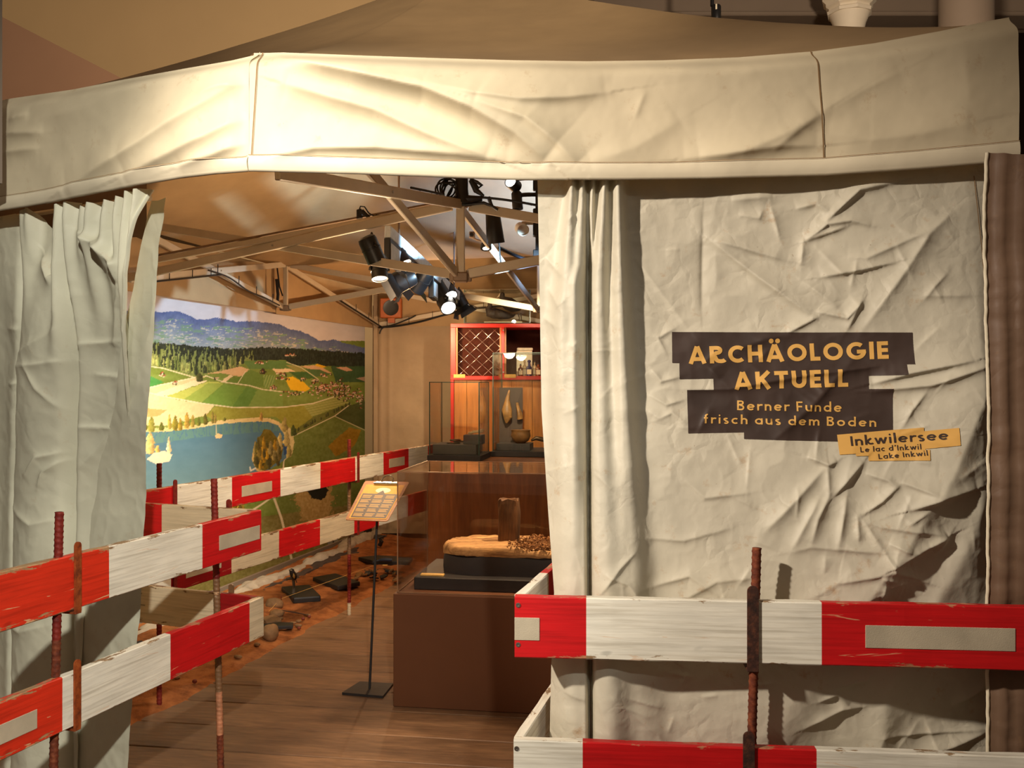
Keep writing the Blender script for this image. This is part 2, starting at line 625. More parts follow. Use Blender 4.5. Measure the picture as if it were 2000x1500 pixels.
M_orangebox = plain('orange_enamel', (158, 80, 28), 0.45)
M_stone = plain('river_stone', (130, 98, 66), 0.75, 0, 0.3, 0.25, 24, 0.5, 60)
M_sheet = plain('grey_fleece', (172, 160, 142), 0.85, 0, 0.2, 0.1, 20, 0.4, 50)
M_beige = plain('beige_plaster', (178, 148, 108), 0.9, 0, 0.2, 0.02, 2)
M_brown = plain('shaded_plaster', (118, 88, 68), 0.9, 0, 0.2, 0.03, 2)  # shade of the left soffit put into the plaster colour
M_void = plain('dark_hall', (44, 30, 22), 0.9, 0, 0.1, 0.1, 2)
M_col = plain('white_column_paint', (232, 220, 198), 0.6, 0, 0.3, 0.04, 4)
M_greycol = plain('grey_column_paint', (136, 120, 104), 0.7, 0, 0.3, 0.04, 4)

# ================================================================== PLAN OF THE PLACE (metres, seen from above)
C0 = Vector((-0.716, 2.512))            # corner of the front valance
C1 = Vector((1.273, 2.315))             # right front corner
LD = Vector((-0.866, 0.50))             # direction of the left valance from C0
A0 = C0 + LD * 2.40                     # left front corner, out of the frame
GN, MN, KN = Vector((-2.30, 5.30)), Vector((-1.88, 7.36)), Vector((-1.395, 9.30))   # nodes along the mural wall
CN, NN, RN = Vector((-0.24, 4.30)), Vector((0.20, 6.75)), Vector((1.55, 4.20))
ANG = math.radians(8.5)
RX, BX = Vector((math.cos(ANG), -math.sin(ANG), 0)), Vector((math.sin(ANG), math.cos(ANG), 0))


def frontY(X):
    return 2.512 - 0.099 * (X + 0.716)


def px2X(px, off=0.0):
    k = (px - 1000) / F
    return k * (2.512 - 0.0709 + off) / (1 + 0.099 * k)


def py2z(py, Y):
    return HC - (py - HY) / F * Y


def ridge(S, Z, pts, amp, wp, wn, taper=True, end=0.05):
    """a crease along a polyline: height amp on it, falling over wp on one side and wn on the other"""
    pts = np.array(pts, float)
    best = np.full(S.shape, 1e9)
    sgn = np.zeros(S.shape)
    tt = np.zeros(S.shape)
    seg = np.linalg.norm(np.diff(pts, axis=0), axis=1)
    cum = np.concatenate([[0], np.cumsum(seg)])
    for i in range(len(seg)):
        a, b = pts[i], pts[i + 1]
        d = (b - a) / max(seg[i], 1e-6)
        u = np.clip((S - a[0]) * d[0] + (Z - a[1]) * d[1], 0, seg[i])
        ex, ez = S - a[0] - u * d[0], Z - a[1] - u * d[1]
        dist = np.hypot(ex, ez)
        side = -ex * d[1] + ez * d[0]
        m = dist < best
        best = np.where(m, dist, best)
        sgn = np.where(m, side, sgn)
        tt = np.where(m, cum[i] + u, tt)
    w = np.where(sgn > 0, wp, wn)
    tp = 1.0
    if taper:
        L = cum[-1]
        q = tt / L
        tp = np.sqrt(np.clip(np.minimum(q, 1 - q) * 3.0, 0.06, 1))
    x = best / w
    return amp * tp * np.exp(-np.sqrt(x * x + 0.02) + 0.1414)


# ------------------------------------------------------------------ the hall
mb = MB()
mb.abox(-9, -4, -0.14, 9, 13, -0.05)
floor = obj('floor', mb, M_void, kind='structure')
mb = MB()
mb.abox(-12, 12.0, -0.1, 1.2, 12.2, 8.5)
obj('wall_back', mb, M_beige, kind='structure')
mb = MB()
mb.abox(1.0, 12.6, -0.1, 12, 12.8, 8.5)
obj('wall_right', mb, M_void, kind='structure')
# sloping soffit on the left, its shade put into a darker colour
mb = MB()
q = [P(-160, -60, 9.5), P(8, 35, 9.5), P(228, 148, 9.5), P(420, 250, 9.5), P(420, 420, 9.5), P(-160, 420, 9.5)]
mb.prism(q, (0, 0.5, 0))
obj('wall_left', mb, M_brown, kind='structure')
mb = MB()
q1 = P(4.5, -20, 2.93)
mb.prism([(q1.x - 0.03, 2.93, 2.18), (q1.x, 2.93, 2.18), (q1.x - 0.02, 2.95, 2.18), (q1.x - 0.05, 2.95, 2.18)], (0, 0, 0.7))
obj('trim_1', mb, M_greycol, kind='structure')
# beam across the hall at the upper right
mb = MB()
yb = 8.6
mb.abox(0.75, yb, P(0, 26, yb).z, 8.0, yb + 0.5, P(0, -160, yb).z, 0.02)
mb.abox(0.75, yb - 0.04, P(0, 33, yb).z, 8.0, yb + 0.3, P(0, 24, yb).z, 0.01)
obj('trim_2', mb, M_greycol, kind='structure')

# white column with a moulded capital
c = P(1659, 0, 8.0)
t = thing('column', (c.x, 8.0, 0), 'white round column with stepped octagonal capital behind the tent roof', 'column', 'columns of the hall')
zz = lambda py: P(0, py, 8.0).z
mb = MB()
mb.lathe((c.x, 8.0, 0), [(0.13, -0.05), (0.125, zz(70)), (0.125, zz(58)), (0.135, zz(48)), (0.165, zz(32)), (0.17, zz(27))], 28)
obj('shaft', mb, M_col, t, smooth=True)
mb = MB()
prof = [(0.19, 30), (0.195, 24), (0.18, 22), (0.18, 18), (0.205, 15), (0.205, 9), (0.215, 7), (0.235, 3), (0.235, -6), (0.25, -10), (0.26, -40)]
mb.lathe((c.x, 8.0, 0), [(r, zz(p)) for r, p in prof], 8)
obj('capital', mb, M_col, t)
c = P(1887, 0, 7.4)
t = thing('column', (c.x, 7.4, 0), 'plain grey round column behind the right corner of the tent', 'column', 'columns of the hall')
mb = MB()
mb.lathe((c.x, 7.4, 0), [(0.205, -0.05), (0.205, 5.2)], 32)
obj('shaft', mb, M_greycol, t, smooth=True)
mb = MB()
mb.lathe((c.x, 7.4, 0), [(0.235, -0.05), (0.235, 0.12), (0.21, 0.16)], 32)
obj('base_ring', mb, M_greycol, t, smooth=True)

# pendant pole with a small lamp
c = P(1394, 20, 7.6)
t = thing('track_lamp', (c.x, 7.6, P(0, 46, 7.6).z), 'black cylinder lamp hanging under the hall beam above the tent', 'lamp')
mb = MB()
mb.loft([P(1391, -60, 7.6), P(1391, 12, 7.6)], 0.016, 10)
obj('rod', mb, M_black, t, smooth=True)
mb = MB()
mb.lathe((c.x + 0.02, 7.6, P(0, 46, 7.6).z), [(0.0, 0.004), (0.036, 0.0), (0.04, 0.006), (0.04, 0.14), (0.034, 0.15), (0, 0.15)], 18)
obj('housing', mb, M_black, t, smooth=True)
mb = MB()
mb.abox(c.x + 0.005, 7.6 - 0.046, P(0, 22, 7.6).z, c.x + 0.018, 7.6 - 0.034, P(0, 12, 7.6).z)
obj('sticker', mb, M_cream, t)

# ------------------------------------------------------------------ plank floor inside the tent
pit_edge = lambda Y: -1.735 + 0.28 * (Y - 4.11)
v = 0.35
k = 0
while v < 9.3:
    w = [0.27, 0.29, 0.25, 0.30, 0.28, 0.26][k % 6]
    o = BX * v
    # left end on the edge of the pit
    u = (pit_edge(o.y) - o.x) / (math.cos(ANG) + 0.28 * math.sin(ANG))
    u -= 0.03 + 0.03 * random.random()
    u1 = 3.4
    mb = MB()
    dz = -0.0015 * random.random()
    mb.obox(o + RX * u + Vector((0, 0, -0.05)), RX * (u1 - u), BX * (w - 0.009), (0, 0, 0.05 + dz), 0.003)
    M = Matrix((( RX.x, BX.x, 0, o.x + RX.x * u), (RX.y, BX.y, 0, o.y + RX.y * u), (0, 0, 1, 0), (0, 0, 0, 1)))
    obj('plank', mb, M_plank, floor, M=M)
    v += w
    k += 1

# ------------------------------------------------------------------ the dig: orange sand along the mural
mural_X = lambda Y: -3.72 + 0.25 * Y
ny, nx = 330, 70
Yg = np.linspace(2.9, 9.02, ny)[:, None] + np.zeros((1, nx))
ug = np.linspace(0, 1, nx)[None, :] + np.zeros((ny, 1))
edge = pit_edge(Yg) + 0.05 + 0.05 * fbm(Yg * 5, Yg * 0 + 3.3, 4)
Xl = -3.70 + 0.25 * Yg
Xg = Xl + (edge - Xl) * ug
Zg = 0.016 + 0.03 * fbm(Xg * 2.2, Yg * 2.2, 5) + 0.010 * fbm(Xg * 14, Yg * 14, 3) + 0.035 * (1 - ug) ** 2
Zg = Zg * sstep(1.0, 0.84, ug) - 0.012 * sstep(0.93, 1.0, ug) + 0.004
t_s = NT('orange_sand')
t_s.color(t_s.ramp(t_s.noise(9, 8, 0.65), [(0.30, s2l((104, 60, 32))), (0.52, s2l((156, 96, 54))), (0.72, s2l((180, 118, 70)))]))
t_s.bump(t_s.noise(120, 6, 0.7), 0.6, 0.008)
M_sand = t_s.set(0.9, 0, 0.15)
grid('sand', np.stack([Xg, Yg, Zg], -1), M_sand, label='orange sand of the dig strip between the plank floor and the mural', cat='sand', kind='stuff')


def sandz(X, Y):
    u = (X - (-3.70 + 0.25 * Y)) / (pit_edge(Y) + 0.05 - (-3.70 + 0.25 * Y))
    return float(0.02 + 0.03 * fbm(np.array(X * 2.2), np.array(Y * 2.2), 5) + 0.035 * (1 - u) ** 2)


# ================================================================== THE FRONT TENT
tent = thing('exhibition_tent', (-0.24, 4.3, 0), 'cream pop-up tent with peaked canvas roof and deep front valance', 'tent')

ptop = lambda px: np.interp(px, [487, 505, 545, 700, 850, 1000, 1150, 1300, 1450, 1600, 1720, 1850, 1950, 1990, 2100], [92, 92, 91, 97, 102, 106, 108, 106, 100, 88, 72, 48, 27, 20, 20])
pbot = lambda px: np.interp(px, [480, 500, 700, 900, 1000, 1210, 1400, 1612, 1800, 1927, 2000, 2100], [333, 333, 338, 346, 350, 350, 347, 341, 328, 318, 311, 311])
XA, XB = C0.x, C1.x


def X2px(X, Y):
    return 1000 + F * X / Y


def seg_px(pts, off=0.0):
    r = []
    for (a, b) in pts:
        X = px2X(a, off)
        r.append((X, py2z(b, frontY(X) + off)))
    return r


# ---- front valance
nx, ny = 420, 90
Xs = np.linspace(XA, XB, nx)
Ys = frontY(Xs)
pxs = X2px(Xs, Ys)
zt, zb = py2z(ptop(pxs), Ys), py2z(pbot(pxs), Ys)
V = np.linspace(0, 1, ny)[:, None]
Xg = Xs[None, :] + 0 * V
Zg = zb[None, :] + (zt - zb)[None, :] * V
Yg = Ys[None, :] + 0 * V
H = np.zeros_like(Xg)
for pts, a, wu, wd in [
    ([(548, 108), (640, 140), (740, 165), (835, 186), (930, 225), (1010, 268), (1075, 320)], 0.036, 0.085, 0.022),
    ([(555, 165), (650, 196), (740, 222), (840, 268), (960, 312)], 0.020, 0.07, 0.022),
    ([(830, 176), (930, 196), (1020, 203), (1110, 194), (1190, 182)], 0.010, 0.05, 0.012),
    ([(930, 210), (1030, 240), (1090, 285), (1130, 325)], 0.012, 0.05, 0.014),
    ([(520, 310), (620, 292), (740, 292), (900, 306), (1000, 318)], 0.014, 0.045, 0.010),
    ([(1360, 312), (1450, 300), (1540, 262), (1604, 222)], 0.014, 0.06, 0.03),
    ([(1505, 300), (1560, 255), (1604, 225)], 0.006, 0.03, 0.012),
    ([(1604, 225), (1680, 180), (1760, 140)], 0.006, 0.05, 0.02),
    ([(1330, 312), (1420, 306), (1520, 290), (1600, 285)], 0.012, 0.05, 0.010),
    ([(1610, 260), (1700, 275), (1800, 262), (1900, 240)], 0.010, 0.07, 0.03),
    ([(1240, 235), (1260, 180)], 0.004, 0.02, 0.008),
    ([(1150, 320), (1240, 290), (1330, 235)], 0.006, 0.06, 0.04),
    ([(1200, 110), (1400, 150), (1600, 120)], 0.012, 0.08, 0.08),
    ([(1880, 70), (1890, 180), (1880, 280)], 0.006, 0.05, 0.05),
]:
    H += ridge(Xg, Zg, seg_px(pts), a * (1.9 if pts[0][0] < 1200 else 1.15), wu, wd)
H += 0.006 * fbm(Xg * 3, Zg * 5, 3) + 0.0012 * fbm(Xg * 16, Zg * 16, 3)
H *= sstep(0.0, 0.10, Xg - XA) * 0.9 + 0.1
H *= sstep(1.02, 0.80, V)
H = H * (0.55 + 0.45 * sstep(0.0, 0.2, V))
vr = 0.045 * sstep(0.80, 1.0, V) ** 2            # the top rolls back on to the roof
A = np.stack([Xg - 0.099 * H + 0 * vr, Yg - H + vr, Zg], -1)
grid('front_valance', A, M_valance, tent)


def hem_from(A, name, frac, nrm, mat):
    n = A.shape[0]
    i1 = max(2, int(frac * (n - 1)))
    B = A[:i1 + 1].copy()
    t = np.linspace(0, 1, i1 + 1)[:, None]
    puff = 0.0035 + 0.006 * np.sin(np.pi * np.clip(t, 0, 1)) ** 0.7
    for ax in range(2):
        B[:, :, ax] += nrm[ax] * puff
    back = B[0:1].copy()
    for ax in range(2):
        back[:, :, ax] -= nrm[ax] * 0.012
    back[:, :, 2] += 0.004
    low = B[0:1].copy()
    low[:, :, 2] -= 0.004
    B[0] = low[0]
    return grid(name, np.concatenate([back, B], 0), mat, tent)


hem_from(A, 'valance_hem', 0.125, (-0.099, -1.0), M_hem)


def ribbon_h(A, v, nrm, name, w=0.0018, off=0.0105):
    i = int(v * (A.shape[0] - 1))
    c = A[i].copy()
    for ax in range(2):
        c[:, ax] += nrm[ax] * off
    lo, hi = c.copy(), c.copy()
    lo[:, 2] -= w / 2
    hi[:, 2] += w / 2
    return grid(name, np.stack([lo, hi]), M_thread, tent)


ribbon_h(A, 0.128, (-0.099, -1.0), 'stitch_line', 0.0016, 0.0075)
# vertical seam lines of the front valance
for sp, sb, off in ((505, 490, 0.002), (1594, 1610, 0.002)):
    n = A.shape[0]
    pts = []
    for j in range(n):
        f = j / (n - 1)
        px = sb + (sp - sb) * f
        fx = float(np.clip(np.interp(px2X(px), Xs, np.arange(nx)), 1.0, nx - 2.001))
        jx = int(fx)
        pts.append(A[j, jx] * (1 - fx + jx) + A[j, jx + 1] * (fx - jx))
    pts = np.array(pts)
    lo, hi = pts.copy(), pts.copy()
    lo[:, 0] -= 0.0016
    hi[:, 0] += 0.0016
    B = np.stack([lo, hi], 1)
    B[:, :, 1] -= 0.003
    grid('seam', B, M_thread, tent)

# ---- left valance
nx2, ny2 = 300, 80
ts = np.linspace(0, 2.40, nx2)
lx, ly = C0.x + LD.x * ts, C0.y + LD.y * ts
pl = X2px(lx, ly)
ltop = py2z(np.interp(pl, [-700, 0, 120, 225, 350, 430, 505], [330, 186, 168, 147, 124, 110, 92]), ly)
lbot = py2z(np.interp(pl, [-700, 0, 120, 240, 360, 430, 490], [548, 411, 392, 368, 347, 338, 333]), ly)
ltop[0], lbot[0] = zt[0], zb[0]
V2 = np.linspace(0, 1, ny2)[:, None]
Tg = ts[None, :] + 0 * V2
Zg = lbot[None, :] + (ltop - lbot)[None, :] * V2
LN = Vector((-0.5, -0.866))
seg_l = lambda pts: [((lambda t: (t, py2z(b, C0.y + LD.y * t)))(on_line(a, C0.x, C0.y, LD.x, LD.y))) for a, b in pts]
H = np.zeros_like(Tg)
for pts, a, wu, wd in [
    ([(487, 155), (400, 215), (300, 282), (200, 335), (130, 375)], 0.022, 0.03, 0.08),
    ([(492, 225), (420, 272), (330, 315), (250, 348)], 0.024, 0.025, 0.07),
    ([(486, 278), (430, 306), (360, 330)], 0.016, 0.014, 0.04),
    ([(490, 165), (440, 172), (400, 190)], 0.006, 0.012, 0.02),
    ([(60, 225), (20, 235)], 0.008, 0.02, 0.02), ([(90, 260), (10, 262)], 0.010, 0.018, 0.03), ([(80, 290), (5, 300)], 0.009, 0.02, 0.02),
    ([(300, 150), (180, 210), (60, 240)], 0.007, 0.05, 0.06),
]:
    H += ridge(Tg, Zg, seg_l(pts), a * 1.7, wd, wu)
H += 0.006 * fbm(Tg * 3 + 5, Zg * 5, 3) + 0.001 * fbm(Tg * 16, Zg * 16, 3)
H *= (sstep(0.0, 0.06, Tg) * 0.9 + 0.1) * sstep(1.02, 0.82, V2)
vr = 0.04 * sstep(0.82, 1.0, V2) ** 2
AL = np.stack([lx[None, :] + LN.x * (H - vr), ly[None, :] + LN.y * (H - vr), Zg], -1)
grid('left_valance', AL[:, ::-1], M_valance, tent)
hem_from(AL[:, ::-1], 'valance_hem', 0.12, (LN.x, LN.y), M_hem)
ribbon_h(AL[:, ::-1], 0.125, (LN.x, LN.y), 'stitch_line', 0.0016, 0.0075)

# ---- roof of the front tent: one tensioned sheet from the eaves to the peak
PEAK = Vector((-0.24, 4.30, 3.50))


def roof(name, per, peak, parent, sag=0.10, nu=40):
    per = np.array(per)
    u = np.linspace(0, 1, nu)[:, None]
    pk = np.array(peak)
    R = np.zeros((nu, len(per), 3))
    R[:, :, :] = per[None] * (1 - u[:, :, None]) + pk[None, None] * u[:, :, None]
    R[:, :, 2] -= sag * np.sin(np.pi * np.clip(u, 0, 1)) ** 0.6 * np.ones((1, len(per)))
    R[:, :, 2] += 0.006 * fbm(R[:, :, 0] * 2.4, R[:, :, 1] * 2.4, 3) * np.sin(np.pi * u)
    return grid(name, R, M_roof, parent)


def dens(a, b, n):
    a, b = np.array(a, float), np.array(b, float)
    return [tuple(a + (b - a) * i / n) for i in range(n)]


EZ = 2.47
per = [tuple(p) for p in AL[-1, ::-1][::6]] + [tuple(p) for p in A[-1][::6]]
RC = (2.15, 6.20, EZ)
per += dens((C1.x, C1.y + 0.05, 2.48), (RN.x, RN.y, EZ), 20) + dens((RN.x, RN.y, EZ), RC, 20) + dens(RC, (NN.x, NN.y, EZ), 20)
per += dens((NN.x, NN.y, EZ), (MN.x, MN.y, EZ), 20) + dens((MN.x, MN.y, EZ), (GN.x, GN.y, EZ), 20)
per += dens((GN.x, GN.y, EZ), tuple(AL[-1, -1]), 20) + [tuple(AL[-1, -1])]
roof('roof_cover', per, PEAK, tent)


# ---- truss of box bars
def tp(n, top):
    return Vector((n.x, n.y, (2.47 if top else 2.135)))


GI = Vector((GN.x + 0.075, GN.y - 0.01))
MI = Vector((MN.x + 0.075, MN.y - 0.01))
CT, CB = Vector((CN.x, CN.y, 2.375)), Vector((CN.x, CN.y, 2.045))
NT_, NBt = Vector((NN.x, NN.y, 2.425)), Vector((NN.x, NN.y, 2.08))
MT, MBt = Vector((MI.x, MI.y, 2.485)), Vector((MI.x, MI.y, 2.14))
c0t, c0b = P(533, 103, 2.60), P(520, 335, 2.60)


def truss(a, b, parent, w=0.018, h=0.044, off=0.0, groove=True):
    d = (b - a)
    s = d.cross(Vector((0, 0, 1))).normalized() * off
    mb = MB()
    mb.bar(a + s, b + s, w, h, 0.003)
    o = obj('truss_bar', mb, M_alu, parent)
    mid = (a + b) / 2 + s
    mb = MB()
    sd = d.cross(Vector((0, 0, 1))).normalized()
    mb.lathe(mid - sd * (w / 2 + 0.004), [(0.0, 0), (0.006, 0), (0.006, w + 0.008), (0, w + 0.008)], 10, axis=sd)
    obj('pivot_pin', mb, M_steel, o)
    return o


def toward(a, b, r):
    return a + (b - a).normalized() * r


for (ta, ba, tb2, bb2, par) in ((CT, CB, tp(GI, 1), tp(GI, 0), tent), (CT, CB, c0t, c0b, tent),
                                (CT, CB, Vector((RN.x, RN.y, 2.375)), Vector((RN.x, RN.y, 2.045)), tent), (CT, CB, NT_, NBt, tent),
                                (MT, MBt, NT_, NBt, tent), (tp(GI, 1), tp(GI, 0), MT, MBt, tent)):
    truss(toward(ta, bb2, 0.04), toward(bb2, ta, 0.04), par, off=-0.011)
    truss(toward(ba, tb2, 0.04), toward(tb2, ba, 0.04), par, off=0.011)
# the doubled lower rail beside the bar to the mural wall
a, b = P(285, 512, 5.05), P(872, 402, 4.45)
mb = MB()
mb.bar(a, b, 0.02, 0.03, 0.003)
obj('side_rail', mb, M_alu, tent)
a, b = P(285, 503, 5.1), P(872, 393, 4.5)
mb = MB()
mb.bar(a, b, 0.012, 0.012, 0.002)
obj('side_rail', mb, M_bracket, tent)


def node(n, zt_, zb_, parent, wdt=0.034):
    mb = MB()
    mb.abox(n.x - wdt / 2, n.y - wdt / 2, zb_, n.x + wdt / 2, n.y + wdt / 2, zt_, 0.004)
    obj('truss_post', mb, M_alu, parent)
    for z in (zt_, zb_):
        mb = MB()
        mb.abox(n.x - wdt * 0.85, n.y - wdt * 0.85, z - 0.022, n.x + wdt * 0.85, n.y + wdt * 0.85, z + 0.022, 0.006)
        for s in (-1, 1):
            mb.abox(n.x + s * wdt * 1.0 - 0.012, n.y - 0.012, z - 0.02, n.x + s * wdt * 1.0 + 0.012, n.y + 0.012, z + 0.02, 0.004)
            mb.lathe((n.x + s * wdt * 1.0, n.y - 0.016, z), [(0, 0), (0.007, 0), (0.007, 0.032), (0, 0.032)], 10, axis=(0, 1, 0))
        obj('truss_bracket', mb, M_bracket, parent)


node(CN, 2.385, 2.035, tent, 0.040)
node(MI, 2.49, 2.135, tent)
node(NN, 2.43, 2.075, tent)
# legs against the walls
for n in (Vector((GN.x + 0.03, GN.y)), Vector((A0.x + 0.06, A0.y + 0.06)), RN):
    mb = MB()
    mb.abox(n.x - 0.02, n.y - 0.02, 0.0, n.x + 0.02, n.y + 0.02, 2.46, 0.004)
    o = obj('leg', mb, M_alu, tent)
    mb = MB()
    mb.abox(n.x - 0.05, n.y - 0.05, 0.0, n.x + 0.05, n.y + 0.05, 0.012, 0.003)
    obj('foot_plate', mb, M_bracket, o)
# strap hanging at the node on the mural wall
mb = MB()
mb.loft([P(540, 545, 7.25), P(543, 575, 7.25), P(541, 600, 7.25)], [(0.012, 0.004)] * 3, 6)
mb.loft([P(541, 520, 7.25), P(546, 560, 7.25), P(552, 578, 7.25)], [(0.006, 0.003)] * 3, 6)
obj('hanging_strap', mb, M_black, tent)


# ---- inner valance over the mural and along the back
def inner_band(name, a, b, z1, z0, parent, off):
    n = 120
    t = np.linspace(0, 1, n)[None, :]
    V = np.linspace(0, 1, 30)[:, None]
    X = a.x + (b.x - a.x) * t + 0 * V
    Y = a.y + (b.y - a.y) * t + 0 * V
    Z = z0 + (z1 - z0) * V + 0 * t
    d = (b - a).normalized()
    nr = Vector((d.y, -d.x))
    s = t * (b - a).length
    H = 0.012 * fbm(s * 3 + 0 * V, Z * 4, 3) + off
    grid(name, np.stack([X + nr.x * H, Y + nr.y * H, Z], -1), M_roof, parent)
    Vh = V[:6]
    m = int(0.16 * 29)
    B = np.stack([X + nr.x * (H + 0.006), Y + nr.y * (H + 0.006), Z], -1)[:m + 1]
    grid(name + '_hem', B, M_roof, parent)


a2 = lambda x, y: Vector((x, y))
inner_band('inner_valance', a2(mural_X(3.75), 3.75), a2(mural_X(7.36), 7.36), 2.47, 2.10, tent, -0.015)

# ================================================================== THE REAR TENT
rear = thing('rear_tent', (-0.2, 8.2, 0), 'cream canvas roof and bars joined on behind the front tent', 'tent')
per = dens((MN.x, MN.y, EZ), (KN.x, KN.y, EZ), 16) + dens((KN.x, KN.y, EZ), (2.3, 8.95, EZ), 24) + dens((2.3, 8.95, EZ), RC, 12) + dens(RC, (NN.x, NN.y, EZ), 16) + dens((NN.x, NN.y, EZ), (MN.x, MN.y, EZ), 16) + [(MN.x, MN.y, EZ)]
roof('roof_cover', per, (0.25, 7.9, 3.3), rear, 0.08)
inner_band('inner_valance', a2(mural_X(7.36), 7.36), a2(KN.x, KN.y), 2.47, 2.09, rear, -0.015)
inner_band('inner_valance', a2(KN.x, KN.y), a2(2.3, 8.95), 2.47, 2.105, rear, -0.02)
KT, KB = Vector((KN.x + 0.07, KN.y - 0.10, 2.46)), Vector((KN.x + 0.07, KN.y - 0.10, 2.12))
BT, BB = Vector((0.35, 8.96, 2.40)), Vector((0.35, 8.96, 2.12))
truss(MT, KB, rear, off=-0.011)
truss(MBt, KT, rear, off=0.011)
truss(KB, BT, rear, off=-0.011)
truss(KT, BB, rear, off=0.011)
mb = MB()
mb.abox(KN.x + 0.0, KN.y - 0.03, 0, KN.x + 0.045, KN.y + 0.015, 2.46, 0.004)
obj('leg', mb, M_back, rear)

# ================================================================== CANVAS WALLS
# back wall of the rear tent
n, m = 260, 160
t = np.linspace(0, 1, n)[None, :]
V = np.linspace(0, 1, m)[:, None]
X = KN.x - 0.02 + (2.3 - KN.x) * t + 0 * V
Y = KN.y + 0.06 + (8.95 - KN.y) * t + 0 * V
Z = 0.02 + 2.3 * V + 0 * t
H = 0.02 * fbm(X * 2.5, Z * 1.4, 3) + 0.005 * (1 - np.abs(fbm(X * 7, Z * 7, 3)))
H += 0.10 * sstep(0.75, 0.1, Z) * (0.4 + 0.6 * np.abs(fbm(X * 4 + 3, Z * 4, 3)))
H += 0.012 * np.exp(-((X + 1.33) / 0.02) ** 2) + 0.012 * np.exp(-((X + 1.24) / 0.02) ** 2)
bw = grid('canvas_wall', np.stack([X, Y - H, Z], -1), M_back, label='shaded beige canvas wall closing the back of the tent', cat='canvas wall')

# ---- right front canvas, gathered at its left edge
OFF = 0.062
nx = 430
zt_c, zb_c = 2.16, 0.02
zs = np.concatenate([np.linspace(zb_c, 0.42, 40)[:-1], np.linspace(0.42, zt_c, 600)])
ny = len(zs)
Ymid = 2.46
pyz = HY + (HC - zs) * F / Ymid
le_px = np.interp(pyz, [300, 350, 500, 800, 1000, 1150, 1300, 1480, 1900], [1049, 1050, 1053, 1058, 1072, 1085, 1079, 1075, 1072])
le = np.array([px2X(p, OFF) for p in le_px])
XR = px2X(1938, OFF)
U = np.linspace(0, 1, nx)[None, :]
Xc = le[:, None] + (XR - le[:, None]) * U
Zc = zs[:, None] + 0 * U


def cv_seg(pts):
    return seg_px(pts, OFF)


